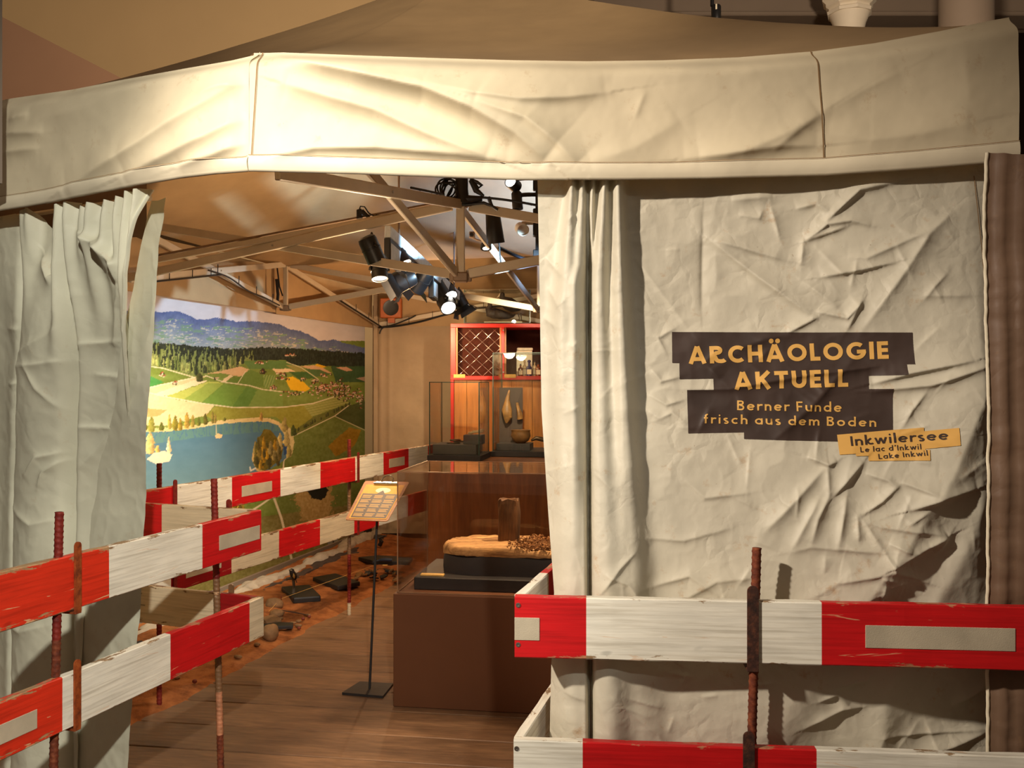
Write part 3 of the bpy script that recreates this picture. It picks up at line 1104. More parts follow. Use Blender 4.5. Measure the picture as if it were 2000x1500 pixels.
Z7 = lambda *p: [(1230 + x / 2.857, 340 + y / 2.857) for x, y in p]
Z4 = lambda *p: [(1480 + x / 3.846, 820 + y / 3.846) for x, y in p]
Z5 = lambda *p: [(1400 + x / 3.333, 1280 + y / 3.333) for x, y in p]
CREASES = [
    (Z7((430, 360), (720, 590), (1010, 800)), 16, 26, 9), (Z7((460, 370), (880, 490)), 9, 22, 8), (Z7((30, 470), (330, 870)), 5, 20, 8),
    (Z7((410, 200), (400, 780)), -6, 18, 9), (Z7((780, 180), (835, 375)), 6, 14, 8), (Z7((1070, 285), (1270, 100), (1490, 50)), 13, 20, 8),
    (Z7((970, 380), (1090, 290), (1220, 270), (1340, 300)), 10, 12, 7), (Z7((970, 380), (1200, 300)), 8, 14, 6), (Z7((960, 370), (945, 520)), 7, 12, 8),
    (Z7((1040, 585), (1250, 550), (1470, 500)), 10, 22, 5), (Z7((1190, 470), (1300, 480), (1640, 330)), 7, 14, 10), (Z7((1270, 880), (1500, 560), (1640, 350), (1800, 200)), 12, 16, 28),
    (Z7((1020, 770), (1190, 810), (1280, 710)), 9, 12, 7), (Z7((870, 890), (1040, 800)), 9, 14, 8), (Z7((1190, 880), (1270, 710)), 8, 12, 8),
    (Z7((950, 600), (1150, 760)), 8, 20, 10), (Z7((1600, 720), (1660, 640), (1740, 560)), 6, 12, 10), (Z7((1600, 690), (1870, 690)), 5, 16, 9), (Z7((920, 200), (1030, 175), (1100, 220)), 8, 14, 7),
    (Z7((560, 150), (800, 130)), 8, 20, 14), (Z7((600, 230), (720, 250), (740, 200)), 5, 12, 8),
    (Z4((0, 800), (460, 330)), 12, 14, 24), (Z4((190, 920), (400, 550)), 12, 10, 20), (Z4((330, 880), (380, 700), (480, 520)), 12, 10, 18), (Z4((470, 330), (470, 550)), 9, 10, 16),
    (Z4((500, 550), (740, 290)), 12, 18, 8), (Z4((520, 900), (600, 540)), 11, 10, 18), (Z4((320, 260), (480, 320), (550, 290)), 11, 14, 7),
    (Z4((700, 680), (850, 580), (990, 450)), 10, 12, 9), (Z4((990, 440), (1240, 535)), 9, 14, 6), (Z4((1040, 640), (1300, 550), (1560, 490)), 20, 26, 7),
    (Z4((740, 380), (900, 430), (960, 480)), 8, 12, 7), (Z4((690, 710), (850, 760), (1350, 830)), 8, 16, 9), (Z4((930, 1040), (1150, 930), (1350, 840)), 20, 22, 7),
    (Z4((880, 870), (990, 920), (1050, 950)), 9, 12, 7), (Z4((850, 940), (925, 1080), (1230, 1190)), 11, 14, 8), (Z4((180, 940), (330, 900), (850, 940)), 7, 18, 8),
    (Z4((420, 1080), (510, 1150), (820, 1100), (920, 1080)), 9, 24, 8), (Z4((200, 1340), (510, 1150)), 8, 20, 12), (Z4((430, 960), (420, 1080)), 6, 12, 9),
    (Z4((830, 1300), (860, 1170)), 10, 9, 9), (Z4((890, 1200), (1050, 1170)), 9, 12, 6), (Z4((200, 1340), (700, 1290), (880, 1220)), 8, 20, 9), (Z4((670, 680), (670, 860)), 7, 9, 11),
    (Z4((1260, 960), (1350, 840)), 12, 16, 12), (Z4((1020, 750), (1180, 650)), 6, 10, 7), (Z4((820, 1120), (960, 1160)), 7, 9, 7), (Z4((700, 700), (840, 930)), 7, 12, 8),
    (Z4((1590, 300), (1400, 420)), 6, 20, 20),
    ([(1690, 750), (1760, 730), (1880, 705)], 16, 26, 8), ([(1690, 764), (1800, 752), (1915, 712)], 14, 16, 10), ([(1745, 832), (1762, 800), (1790, 765)], 8, 12, 9),
    ([(1420, 690), (1500, 660), (1560, 655)], 5, 18, 14), ([(1320, 760), (1420, 760), (1560, 735), (1680, 720)], 7, 16, 9), ([(1500, 860), (1580, 790), (1660, 700)], 7, 20, 16),
    (Z5((500, 380), (760, 270), (900, 265)), 12, 16, 7), (Z5((620, 130), (910, 95)), 10, 14, 7), (Z5((590, 210), (720, 170), (800, 250)), 9, 10, 7), (Z5((1000, 465), (1750, 470)), 5, 12, 5),
    (Z5((1130, 640), (1500, 560), (1750, 480)), 16, 20, 14), (Z5((1500, 300), (1700, 200), (1760, 130)), 10, 18, 12), (Z5((300, 340), (430, 480)), 8, 16, 9),
    ([(1270, 720), (1290, 745), (1330, 735)], 6, 9, 7), ([(1265, 770), (1300, 790), (1335, 780)], 6, 9, 7), ([(1280, 820), (1310, 805), (1340, 830)], 5, 9, 7), ([(1300, 690), (1285, 660), (1320, 640)], 5, 10, 7),
    ([(1250, 1040), (1330, 1045), (1420, 1020)], 5, 16, 8), ([(1330, 930), (1370, 965), (1460, 955)], 5, 12, 8), ([(1270, 1130), (1340, 1110), (1400, 1150)], 7, 14, 9),
    ([(1320, 1160), (1390, 1120), (1470, 1110)], 7, 16, 10), ([(1180, 1100), (1225, 1120), (1260, 1170)], 6, 10, 7), ([(1170, 1140), (1210, 1090), (1240, 1060)], 6, 10, 7),
    ([(1200, 1330), (1280, 1400), (1300, 1440)], 6, 14, 9), ([(1070, 560), (1090, 600), (1105, 590)], 7, 12, 9), ([(1062, 620), (1085, 640)], 6, 10, 8), ([(1065, 500), (1100, 545)], 7, 14, 9),
]


def canvas_H(X, Z):
    Y = frontY(X) + OFF
    px = 1000 + F * X / Y
    py = HY + (HC - Z) * F / Y
    H = 0.06 * sstep(1.75, 1.02, Z) * (1 - 0.8 * sstep(1500, 1800, px)) + 0.018 * fbm(X * 2.0 + 4, Z * 1.6, 3)
    H = H * sstep(1050, 1190, px)
    for pts, a, wp, wn in CREASES:
        H = H + ridge(X, Z, cv_seg(pts), a / 1000 * 1.25, wp / 1000 * 1.15, wn / 1000 * 0.8)
    # big diagonal billow of the lower right corner
    H = H + ridge(X, Z, cv_seg([(1900, 760), (1830, 920), (1740, 1060), (1610, 1220), (1480, 1400), (1350, 1600)]), 0.085, 0.085, 0.30, False)
    H = H + ridge(X, Z, cv_seg([(1940, 900), (1860, 1080), (1720, 1330), (1690, 1520)]), 0.045, 0.10, 0.09, False)
    cap = 0.08 + 0.045 * sstep(1540, 1720, px)
    H = np.where(H > cap, cap + 0.05 * np.tanh((H - cap) / 0.05), H)
    H = H * (1 - 0.3 * sstep(1890, 1935, px))
    cr = 1 - np.abs(fbm(X * 6.5 + 2, Z * 6.5 + 5, 3)) * 2.2
    H = H + 0.0028 * cr * (0.5 + 0.8 * sstep(-0.2, 0.4, fbm(X * 2 + 9, Z * 2, 2)))
    H = H + 0.0007 * (1 - np.abs(fbm(X * 22, Z * 22, 2)) * 2)
    rl = np.random.default_rng(77)
    for i in range(105):
        a0, b0 = rl.uniform(1062, 1910), rl.uniform(380, 1480)
        an, ll = rl.uniform(0, math.pi), rl.uniform(25, 80)
        H = H + ridge(X, Z, cv_seg([(a0, b0), (a0 + ll * math.cos(an), b0 + ll * math.sin(an))]), rl.uniform(0.0015, 0.0045), rl.uniform(0.008, 0.02), 0.005)
    # pleats gathered at the left
    def pl(cs, a, w):
        cx = np.interp(py, [c[0] for c in cs], [c[1] for c in cs])
        am = np.interp(py, [c[0] for c in a], [c[1] for c in a])
        ww = np.interp(py, [c[0] for c in w], [c[1] for c in w])
        d = px - cx
        return am * np.exp(-np.abs(d / ww) ** 2.4)
    H = H + pl([(350, 1119), (640, 1104), (1000, 1112), (1500, 1112)], [(350, 0.045), (600, 0.06), (1100, 0.07), (1500, 0.08)], [(350, 8), (640, 26), (1000, 36), (1500, 40)])
    H = H + pl([(350, 1138), (520, 1136), (560, 1130), (1500, 1128)], [(350, 0.045), (520, 0.045), (800, 0.02), (1100, 0.0)], [(350, 7), (520, 13), (1500, 14)])
    H = H + pl([(350, 1158), (520, 1152), (600, 1150)], [(350, 0.040), (470, 0.03), (520, 0.0)], [(350, 6), (600, 6)])
    H = H + pl([(350, 1181), (560, 1170), (1000, 1176), (1500, 1185)], [(350, 0.05), (600, 0.055), (1100, 0.06), (1500, 0.07)], [(350, 8), (560, 20), (900, 26), (1500, 40)])
    H = H + pl([(350, 1206), (600, 1211), (850, 1220), (1150, 1230), (1500, 1250)], [(350, 0.05), (700, 0.06), (1150, 0.045), (1500, 0.02)], [(350, 11), (600, 17), (850, 22), (1150, 36), (1500, 50)])
    sl = np.interp(py, [380, 480, 800, 1430, 1600], [1149, 1149, 1150, 1155, 1157])
    H = H - np.interp(py, [420, 520, 1500], [0.0, 0.06, 0.08]) * np.exp(-np.abs((px - sl) / 4.5) ** 2)
    return H


Hc = canvas_H(Xc, Zc)
Yc = frontY(Xc) + OFF
front_canvas = grid('canvas_curtain', np.stack([Xc - 0.099 * Hc, Yc - Hc, Zc], -1), M_canvas,
                    label='large crumpled cream canvas with black and yellow exhibition title', cat='curtain')
Hgrid = Hc


def on_canvas(px, py, off):
    """points printed on the crumpled canvas, for arrays of design positions"""
    k = (px - 1000) / F
    X = k * (2.512 - 0.0709 + OFF) / (1 + 0.099 * k)
    Y = frontY(X) + OFF
    Z = HC - (py - HY) / F * Y
    # bilinear look-up in the canvas grid
    fj = np.clip(np.interp(Z, zs, np.arange(ny)), 0, ny - 1.001)
    j = fj.astype(int)
    fy = fj - j
    l2 = np.interp(Z, zs, le)
    fi = np.clip((X - l2) / (XR - l2) * (nx - 1), 0, nx - 1.001)
    i = fi.astype(int)
    fx = fi - i
    h = (Hgrid[j, i] * (1 - fx) + Hgrid[j, i + 1] * fx) * (1 - fy) + (Hgrid[j + 1, i] * (1 - fx) + Hgrid[j + 1, i + 1] * fx) * fy
    h = h + off
    return np.stack([X - 0.099 * h, Y - h, Z], -1)

# ------------------------------------------------------------------ the printed title on the canvas
def glyph(ch, t):
    h = t / 2

    def arc(cx, cy, rx, ry, a0, a1, n=14):
        return [(cx + rx * math.cos(math.radians(a0 + (a1 - a0) * i / n)), cy + ry * math.sin(math.radians(a0 + (a1 - a0) * i / n))) for i in range(n + 1)]
    dot = lambda x, y: ('dot', x, y, t * 0.62)
    x = 0.66
    r = 0.34 - h
    if ch in 'AÄ':
        w = 0.95
        s = [[(h, 0), (w / 2 - h * 0.1, 1)], [(w / 2 + h * 0.1, 1), (w - h, 0)], [(0.22, 0.27), (w - 0.22, 0.27)]]
        if ch == 'Ä':
            s += [dot(w / 2 - 0.17, 1.2), dot(w / 2 + 0.17, 1.2)]
        return w, s
    if ch == 'R':
        return 0.80, [[(h, 0), (h, 1)], [(h, 1 - h), (0.34, 1 - h)] + arc(0.36, 0.74, 0.27 - h * 0.6, 0.26 - h, 90, -90) + [(0.2, 0.48), (0.24, 0.36)], [(0.26, 0.40)] + arc(0.58, 0.26, 0.25, 0.26 - h, 190, 330)]
    if ch == 'C':
        return 0.86, [arc(0.5, 0.5, 0.5 - h, 0.5 - h, 48, 312, 22)]
    if ch == 'H':
        return 0.78, [[(h, 0), (h, 1)], [(0.78 - h, 0), (0.78 - h, 1)], [(h, 0.5), (0.78 - h, 0.5)]]
    if ch == 'O':
        return 1.0, [arc(0.5, 0.5, 0.5 - h, 0.5 - h, 0, 360, 32)]
    if ch == 'L':
        return 0.52, [[(h, 1), (h, 0)], [(h, h), (0.52, h)]]
    if ch == 'G':
        return 0.98, [arc(0.5, 0.5, 0.5 - h, 0.5 - h, 48, 355, 26), [(0.52, 0.45), (0.98, 0.45)]]
    if ch == 'I':
        return t, [[(h, 0), (h, 1)]]
    if ch == 'E':
        return 0.56, [[(h, 0), (h, 1)], [(h, h), (0.56, h)], [(h, 0.5), (0.54, 0.5)], [(h, 1 - h), (0.56, 1 - h)]]
    if ch == 'F':
        return 0.52, [[(h, 0), (h, 1)], [(h, 0.48), (0.48, 0.48)], [(h, 1 - h), (0.52, 1 - h)]]
    if ch == 'K':
        return 0.80, [[(h, 0), (h, 1)], [(h, 0.42), (0.72 - h * 0.2, 1)], [(0.30, 0.58), (0.80 - h, 0)]]
    if ch == 'T':
        return 0.70, [[(0.35, 0), (0.35, 1)], [(0, 1 - h), (0.70, 1 - h)]]
    if ch == 'U':
        return 0.76, [[(h, 1)] + arc(0.38, 0.38, 0.38 - h, 0.38 - h, 180, 360) + [(0.76 - h, 1)]]
    if ch == 'B':
        return 0.62, [[(h, 0), (h, 1)], [(h, 1 - h), (0.3, 1 - h)] + arc(0.32, 0.76, 0.22 - h * 0.5, 0.24 - h, 90, -90) + [(h, 0.53)], [(0.3, 0.53)] + arc(0.34, 0.28, 0.28 - h, 0.27 - h * 0.8, 90, -90) + [(h, h)]]
    if ch == 'a':
        return 0.66, [arc(0.34, 0.33, r, 0.33 - h, 0, 360, 24), [(0.66 - h, 0), (0.66 - h, x)]]
    if ch == 'd':
        return 0.66, [arc(0.34, 0.33, r, 0.33 - h, 0, 360, 24), [(0.66 - h, 0), (0.66 - h, 1.05)]]
    if ch == 'o':
        return 0.68, [arc(0.34, 0.33, r, 0.33 - h, 0, 360, 24)]
    if ch == 'c':
        return 0.56, [arc(0.34, 0.33, r, 0.33 - h, 50, 310, 18)]
    if ch == 'e':
        return 0.66, [arc(0.34, 0.33, r, 0.33 - h, 5, 318, 22), [(h, 0.34), (0.66 - h, 0.34)]]
    if ch == 'r':
        return 0.42, [[(h, 0), (h, x)], arc(0.34, 0.36, 0.34 - h, 0.30 - h, 180, 62, 9)]
    if ch in 'nh':
        return 0.58, [[(h, 0), (h, x if ch == 'n' else 1.05)], arc(0.29, 0.37, 0.29 - h, 0.29 - h, 180, 0, 14) + [(0.58 - h, 0)]]
    if ch == 'm':
        return 0.92, [[(h, 0), (h, x)], arc(0.255, 0.40, 0.255 - h, 0.26 - h, 180, 0, 12) + [(0.51 - h, 0)], arc(0.665, 0.40, 0.255 - h, 0.26 - h, 180, 0, 12) + [(0.92 - h, 0)]]
    if ch == 'u':
        return 0.58, [[(h, x)] + arc(0.29, 0.29, 0.29 - h, 0.29 - h, 180, 360, 14) + [(0.58 - h, x)], [(0.58 - h, 0), (0.58 - h, x)]]
    if ch == 'f':
        return 0.38, [[(0.16, 0), (0.16, 0.8)] + arc(0.34, 0.82, 0.18, 0.24 - h, 180, 85, 8), [(0, 0.60), (0.36, 0.60)]]
    if ch == 'i':
        return t * 1.1, [[(h, 0), (h, x)], dot(h, 0.90)]
    if ch == 's':
        return 0.44, [arc(0.22, 0.48, 0.21 - h * 0.7, 0.18 - h, 40, 250, 12) + arc(0.22, 0.17, 0.21 - h * 0.7, 0.18 - h * 0.8, 90, -150, 12)]
    if ch == 'k':
        return 0.56, [[(h, 0), (h, 1.05)], [(h, 0.30), (0.50 - h * 0.4, x)], [(0.2, 0.36)] + arc(0.44, 0.24, 0.2, 0.24 - h, 190, 320, 8)]
    if ch == 'w':
        return 0.90, [[(h * 0.7, x), (0.25, 0.02)], [(0.25, 0.02), (0.45, 0.62)], [(0.45, 0.62), (0.65, 0.02)], [(0.65, 0.02), (0.90 - h * 0.7, x)]]
    if ch == 'l':
        return t, [[(h, 0), (h, 1.05)]]
    if ch == "'":
        return t * 1.3, [[(t * 1.0, 1.05), (t * 0.5, 0.78)]]
    return 0.3, []


ZS = lambda x, y: (1280 + x / 3.3333, 620 + y / 3.3333)


def text_line(name, txt, p0, p1, cap, t, gap, mat, parent, off):
    """lettering on the canvas from baseline point p0 to p1 (design pixels of the sign)"""
    pen, items = 0.0, []
    for ch in txt:
        if ch == ' ':
            pen += 0.40
            continue
        w, st = glyph(ch, t)
        for s in st:
            items.append((pen, s))
        pen += w + gap
    total = pen - gap
    p0, p1 = np.array(p0, float), np.array(p1, float)
    ux = (p1 - p0) / total
    dirn = (p1 - p0) / np.linalg.norm(p1 - p0)
    uy = np.array([dirn[1], -dirn[0]]) * cap
    pts, fs = [], []
    for pen, s in items:
        if isinstance(s, tuple):
            _, cx, cy, rad = s
            b = len(pts)
            pts.append((pen + cx, cy))
            for k in range(14):
                pts.append((pen + cx + rad * math.cos(k * math.pi / 7) * cap / np.linalg.norm(ux), cy + rad * math.sin(k * math.pi / 7)))
            fs += [(b, b + 1 + k, b + 1 + (k + 1) % 14) for k in range(14)]
            continue
        q = np.array(s, float)
        # resample
        out = [q[0]]
        for a, c in zip(q[:-1], q[1:]):
            n = max(1, int(np.linalg.norm(c - a) / 0.07))
            out += [a + (c - a) * (i + 1) / n for i in range(n)]
        q = np.array(out)
        closed = np.linalg.norm(q[0] - q[-1]) < 1e-6
        d = np.gradient(q, axis=0)
        if closed:
            d[0] = d[-1] = q[1] - q[-2]
        d /= np.maximum(np.linalg.norm(d, axis=1, keepdims=True), 1e-9)
        nrm = np.stack([-d[:, 1], d[:, 0]], 1)
        b = len(pts)
        for p, m_ in zip(q, nrm):
            for e in (-1, 0, 1):
                pts.append((pen + p[0] + m_[0] * e * t / 2, p[1] + m_[1] * e * t / 2))
        for i in range(len(q) - 1):
            for e in (0, 1):
                fs.append((b + i * 3 + e, b + i * 3 + e + 1, b + i * 3 + e + 4, b + i * 3 + e + 3))
    pts = np.array(pts)
    D = p0[None] + pts[:, :1] * ux[None] + pts[:, 1:] * uy[None]
    W = on_canvas(1280 + D[:, 0] / 3.3333, 620 + D[:, 1] / 3.3333, off)
    mb = MB()
    mb.add(W, fs)
    return obj(name, mb, mat, parent, smooth='all')


def patches(name, quads, mat, off):
    """several printed four-cornered patches on the canvas (corners TL, TR, BR, BL in sign design px)"""
    mb = MB()
    for q in quads:
        q = np.array(q, float)
        nu = int(max(np.linalg.norm(q[1] - q[0]), np.linalg.norm(q[2] - q[3])) / 9) + 2
        nv = int(max(np.linalg.norm(q[3] - q[0]), np.linalg.norm(q[2] - q[1])) / 9) + 2
        u = np.linspace(0, 1, nu)[None, :, None]
        v = np.linspace(0, 1, nv)[:, None, None]
        D = (q[0] * (1 - u) + q[1] * u) * (1 - v) + (q[3] * (1 - u) + q[2] * u) * v
        W = on_canvas(1280 + D[..., 0] / 3.3333, 620 + D[..., 1] / 3.3333, off).reshape(-1, 3)
        i = np.arange(nu * nv).reshape(nv, nu)
        f = np.stack([i[:-1, :-1], i[1:, :-1], i[1:, 1:], i[:-1, 1:]], -1).reshape(-1, 4)
        mb.add(W, [tuple(int(k) for k in r) for r in f])
    return obj(name, mb, mat, front_canvas, smooth='all')


l1 = lambda x: 297 + (x - 107) * 11 / 1523
l2_ = lambda x: 402 + (x - 153) * (376 - 402) / 1427
l3 = lambda x: 472 + (x - 200) * (464 - 472) / 1297
l4 = lambda x: 748 + (x - 203) * (722 - 748) / 1289
tp_ = patches('title_print', [
    [(107, 95), (1630, 105), (1630, l1(1630)), (107, l1(107))],
    [(153, l1(153)), (1580, l1(1580)), (1580, l2_(1580)), (153, l2_(153))],
    [(370, l2_(370)), (1350, l2_(1350)), (1350, l3(1350)), (370, l3(370))],
    [(200, l3(200)), (1497, l3(1497)), (1492, l4(1492)), (203, l4(203))],
    [(558, l4(558)), (1490, l4(1490)), (1488, 806), (558, 783)]], M_ink, 0.0012)
yp_ = patches('lake_print', [
    [(1145, 755), (1675, 706), (1680, 845), (1155, 880)],
    [(1675, 729), (1880, 706), (1884, 815), (1680, 840)],
    [(1255, 874), (1335, 868), (1335, 886), (1257, 888)],
    [(1335, 868), (1707, 843.5), (1705, 911), (1335, 918)]], M_gold, 0.0022)
text_line('lettering', 'ARCHÄOLOGIE', (212, 304), (1476, 272), 112, 0.225, 0.17, M_gold, tp_, 0.0024)
text_line('lettering', 'AKTUELL', (500, 470), (1224, 450), 112, 0.225, 0.17, M_gold, tp_, 0.0024)
text_line('lettering', 'Berner Funde', (517, 600), (1178, 611), 62, 0.155, 0.23, M_gold, tp_, 0.0024)
text_line('lettering', 'frisch aus dem Boden', (303, 684), (1390, 704), 58, 0.155, 0.25, M_gold, tp_, 0.0024)
text_line('lettering', 'Inkwilersee', (1228, 824), (1814, 779), 60, 0.155, 0.17, M_ink, yp_, 0.0034)
text_line('lettering', "Le lac d'Inkwil", (1285, 864), (1656, 842), 33, 0.16, 0.20, M_ink, yp_, 0.0034)
text_line('lettering', 'Lake Inkwil', (1397, 906), (1692, 880), 32, 0.16, 0.20, M_ink, yp_, 0.0034)

# stitched seam near the right edge of the canvas
pyv = np.linspace(346, 1500, 220)
pxv = np.interp(pyv, [340, 500, 700, 900, 1500], [1897, 1908, 1920, 1926, 1927])
mb = MB()
W1, W2 = on_canvas(pxv - 0.9, pyv, 0.003), on_canvas(pxv + 0.9, pyv, 0.003)
mb.add(np.concatenate([W1, W2]), [(i, i + 1, i + 221, i + 220) for i in range(219)])
obj('seam', mb, M_thread, front_canvas, smooth='all')

# ---- side panel wrapped round the right corner, brown colour standing in for shade
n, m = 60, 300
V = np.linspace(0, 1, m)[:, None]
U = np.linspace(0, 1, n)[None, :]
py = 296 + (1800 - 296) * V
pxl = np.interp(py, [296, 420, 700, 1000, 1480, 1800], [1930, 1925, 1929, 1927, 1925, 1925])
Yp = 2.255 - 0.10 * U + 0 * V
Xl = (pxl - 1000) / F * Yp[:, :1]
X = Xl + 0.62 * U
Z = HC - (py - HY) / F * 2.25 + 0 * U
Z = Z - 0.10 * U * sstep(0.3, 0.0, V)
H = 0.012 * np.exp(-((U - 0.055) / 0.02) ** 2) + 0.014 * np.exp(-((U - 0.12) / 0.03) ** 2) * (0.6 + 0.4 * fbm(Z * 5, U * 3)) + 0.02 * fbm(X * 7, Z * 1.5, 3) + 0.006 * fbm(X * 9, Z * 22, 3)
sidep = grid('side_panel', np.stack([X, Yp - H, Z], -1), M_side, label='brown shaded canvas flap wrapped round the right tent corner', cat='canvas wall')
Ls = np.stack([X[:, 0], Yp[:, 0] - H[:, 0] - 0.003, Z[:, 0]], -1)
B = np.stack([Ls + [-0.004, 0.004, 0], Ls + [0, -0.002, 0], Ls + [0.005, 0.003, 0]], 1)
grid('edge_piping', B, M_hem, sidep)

# ---- left curtain with its turned-back edge
LB0 = Vector((C0.x - LN.x * 0.075, C0.y - LN.y * 0.075))
lk = lambda px: on_line(px, LB0.x, LB0.y, LD.x, LD.y)
vlk = np.vectorize(lk)
xr_main = lambda py: np.interp(py, [360, 375, 490, 640, 800, 900, 1000, 1080, 1200, 1400, 1900], [317, 315, 290, 262, 240, 210, 185, 165, 152, 140, 130])
xr_flap = lambda py: np.interp(py, [360, 420, 480, 760, 900, 1050, 1200, 1350, 1500, 1900], [308, 302, 291, 279, 268, 262, 256, 246, 236, 215])
ytop = lambda px: np.interp(px, [-200, -60, 0, 30, 55, 66, 82, 95, 113, 140, 150, 166, 180, 193, 206, 222, 240, 252, 262, 272, 283, 300, 320],
                            [450, 434, 424, 417, 430, 418, 410, 438, 456, 450, 406, 401, 400, 411, 401, 404, 396, 402, 389, 393, 381, 382, 372])


def left_sheet(nx, ny, xl_f, xr_f, top_f, Hf, extra):
    U = np.linspace(0, 1, nx)[None, :]
    V = np.linspace(0, 1, ny)[:, None]
    py = 400 + 1500 * V + 0 * U
    for it in range(4):
        px = xl_f(py) + (xr_f(py) - xl_f(py)) * U
        T = vlk(px)
        Y = LB0.y + LD.y * T
        zt = HC - (top_f(px) - HY) / F * Y
        Z = zt + (0.03 - zt) * V
        py = HY + (HC - Z) * F / Y
    H = Hf(px, py, T, Z) + extra
    # the boards hold the lower part of the curtain back from the entrance line
    k = 1 + 0.070 * sstep(1.85, 1.08, Z)
    X = (LB0.x + LD.x * T + LN.x * H) * k
    Yo = (LB0.y + LD.y * T + LN.y * H) * k
    return np.stack([X, Yo, Z], -1)


def left_H(px, py, T, Z):
    H = 0.0
    s1 = np.interp(py, [400, 562, 800, 1095, 1500], [52, 43, 30, 24, 18])
    s2 = np.interp(py, [400, 540, 812, 1095, 1500], [163, 151, 139, 134, 128])
    H = H - np.interp(py, [400, 520, 700, 1500], [0.0, 0.05, 0.09, 0.10]) * np.exp(-np.abs((px - s1) / 7.0) ** 1.6)
    H = H - np.interp(py, [430, 560, 1500], [0.0, 0.045, 0.05]) * np.exp(-np.abs((px - s2) / 6.0) ** 1.6)
    H = H + 0.050 * np.cos((px - (s1 + s2) / 2) / 38.0) * sstep(450, 700, py)
    for c, w, a, yb in [(70, 8, 0.035, 640), (82, 6, 0.03, 560), (150, 8, 0.05, 800), (168, 9, 0.05, 760), (188, 8, 0.035, 640), (207, 9, 0.045, 700), (228, 8, 0.03, 600), (240, 7, 0.04, 620), (262, 8, 0.045, 650), (284, 8, 0.05, 900), (304, 9, 0.055, 900)]:
        cc = c - (py - 400) * 0.07 * (c / 160)
        H = H + 1.5 * a * np.exp(-((px - cc) / (w * (1 + (py - 400) / 500))) ** 2) * sstep(yb, 420, py)
    lseg = lambda pts: [(lk(a), py2z(b, LB0.y + LD.y * lk(a))) for a, b in pts]
    for pts, a, w1, w2 in [
        ([(190, 462), (230, 490), (243, 520), (240, 555)], 0.030, 0.03, 0.012), ([(95, 500), (115, 545), (130, 530)], 0.022, 0.03, 0.012),
        ([(245, 555), (225, 600), (205, 680)], 0.02, 0.03, 0.016), ([(150, 672), (215, 665)], 0.007, 0.02, 0.008), ([(45, 715), (95, 712), (148, 703)], 0.006, 0.02, 0.008),
        ([(40, 760), (60, 690), (140, 640)], 0.006, 0.02, 0.012), ([(70, 700), (100, 760), (135, 805)], 0.006, 0.014, 0.012), ([(145, 838), (210, 842)], 0.007, 0.016, 0.008),
        ([(170, 730), (220, 738)], 0.006, 0.016, 0.008), ([(75, 945), (100, 900), (135, 890)], 0.008, 0.018, 0.012), ([(100, 965), (110, 930), (135, 905)], 0.009, 0.014, 0.01),
        ([(40, 1000), (90, 1040), (130, 1030)], 0.006, 0.02, 0.01), ([(150, 930), (180, 880), (205, 830)], 0.008, 0.03, 0.02), ([(0, 640), (30, 642)], 0.005, 0.012, 0.006), ([(0, 750), (30, 748)], 0.005, 0.012, 0.006),
        ([(30, 1240), (70, 1260), (110, 1250)], 0.008, 0.02, 0.012), ([(40, 1350), (80, 1400), (120, 1380)], 0.008, 0.02, 0.012),
    ]:
        H = H + ridge(T, Z, lseg(pts), a * 1.4, w1, w2)
    H = H + 0.004 * (1 - np.abs(fbm(T * 6, Z * 5, 3)) * 2) + 0.0012 * fbm(T * 24, Z * 24, 2)
    return H


Aq = left_sheet(300, 420, lambda py: -170 + 0 * py, xr_main, ytop, left_H, 0.0)
lc = grid('canvas_curtain', Aq[:, ::-1], M_canvas_left, label='grey-green plastic curtain bunched in folds at the left of the entrance', cat='curtain')
Ed = Aq[:, -1]
B = np.stack([Ed, Ed + np.array([LN.x, LN.y, 0]) * 0.004 + [0.004, 0, 0], Ed - np.array([LN.x, LN.y, 0]) * 0.012 + [0.003, 0, 0]], 1)
grid('edge_hem', B, M_canvas_left, lc)
Aq2 = left_sheet(90, 300, lambda py: xr_main(py) - 34, xr_flap, lambda px: np.interp(px, [180, 290, 320], [392, 388, 376]),
                 lambda px, py, T, Z: -0.035 + 0.004 * (1 - np.abs(fbm(T * 9, Z * 7, 3)) * 2) + 0.012 * fbm(T * 5, Z * 2, 2), 0.0)
grid('turned_edge', Aq2[:, ::-1], M_canvas_left, lc)
# the header cloth the curtain hangs from, in the shade behind the valance
T = np.linspace(0.13, 1.6, 60)[None, :]
V = np.linspace(0, 1, 12)[:, None]
hx = LB0.x + LD.x * (lk(318) + T) - LN.x * 0.045
hy = LB0.y + LD.y * (lk(318) + T) - LN.y * 0.045
Zh = 2.00 + 0.20 * V + 0.01 * np.sin(T * 40)
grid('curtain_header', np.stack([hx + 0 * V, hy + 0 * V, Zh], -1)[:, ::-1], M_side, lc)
mb = MB()
mb.loft([(hx[0, 0] - LN.x * 0.01, hy[0, 0] - LN.y * 0.01, 2.13), (hx[0, -1], hy[0, -1], 2.13)], 0.011, 10)
obj('curtain_rail', mb, M_alu, lc, smooth=True)


# ================================================================== THE MURAL (flat print of a lake landscape)
def inpoly(x, y, poly):
    r = np.zeros(x.shape, bool)
    n = len(poly)
    for i in range(n):
        x0, y0 = poly[i]
        x1, y1 = poly[(i + 1) % n]
        if y0 == y1:
            continue
        c = ((y0 > y) != (y1 > y)) & (x < (x1 - x0) * (y - y0) / (y1 - y0) + x0)
        r ^= c
    return r


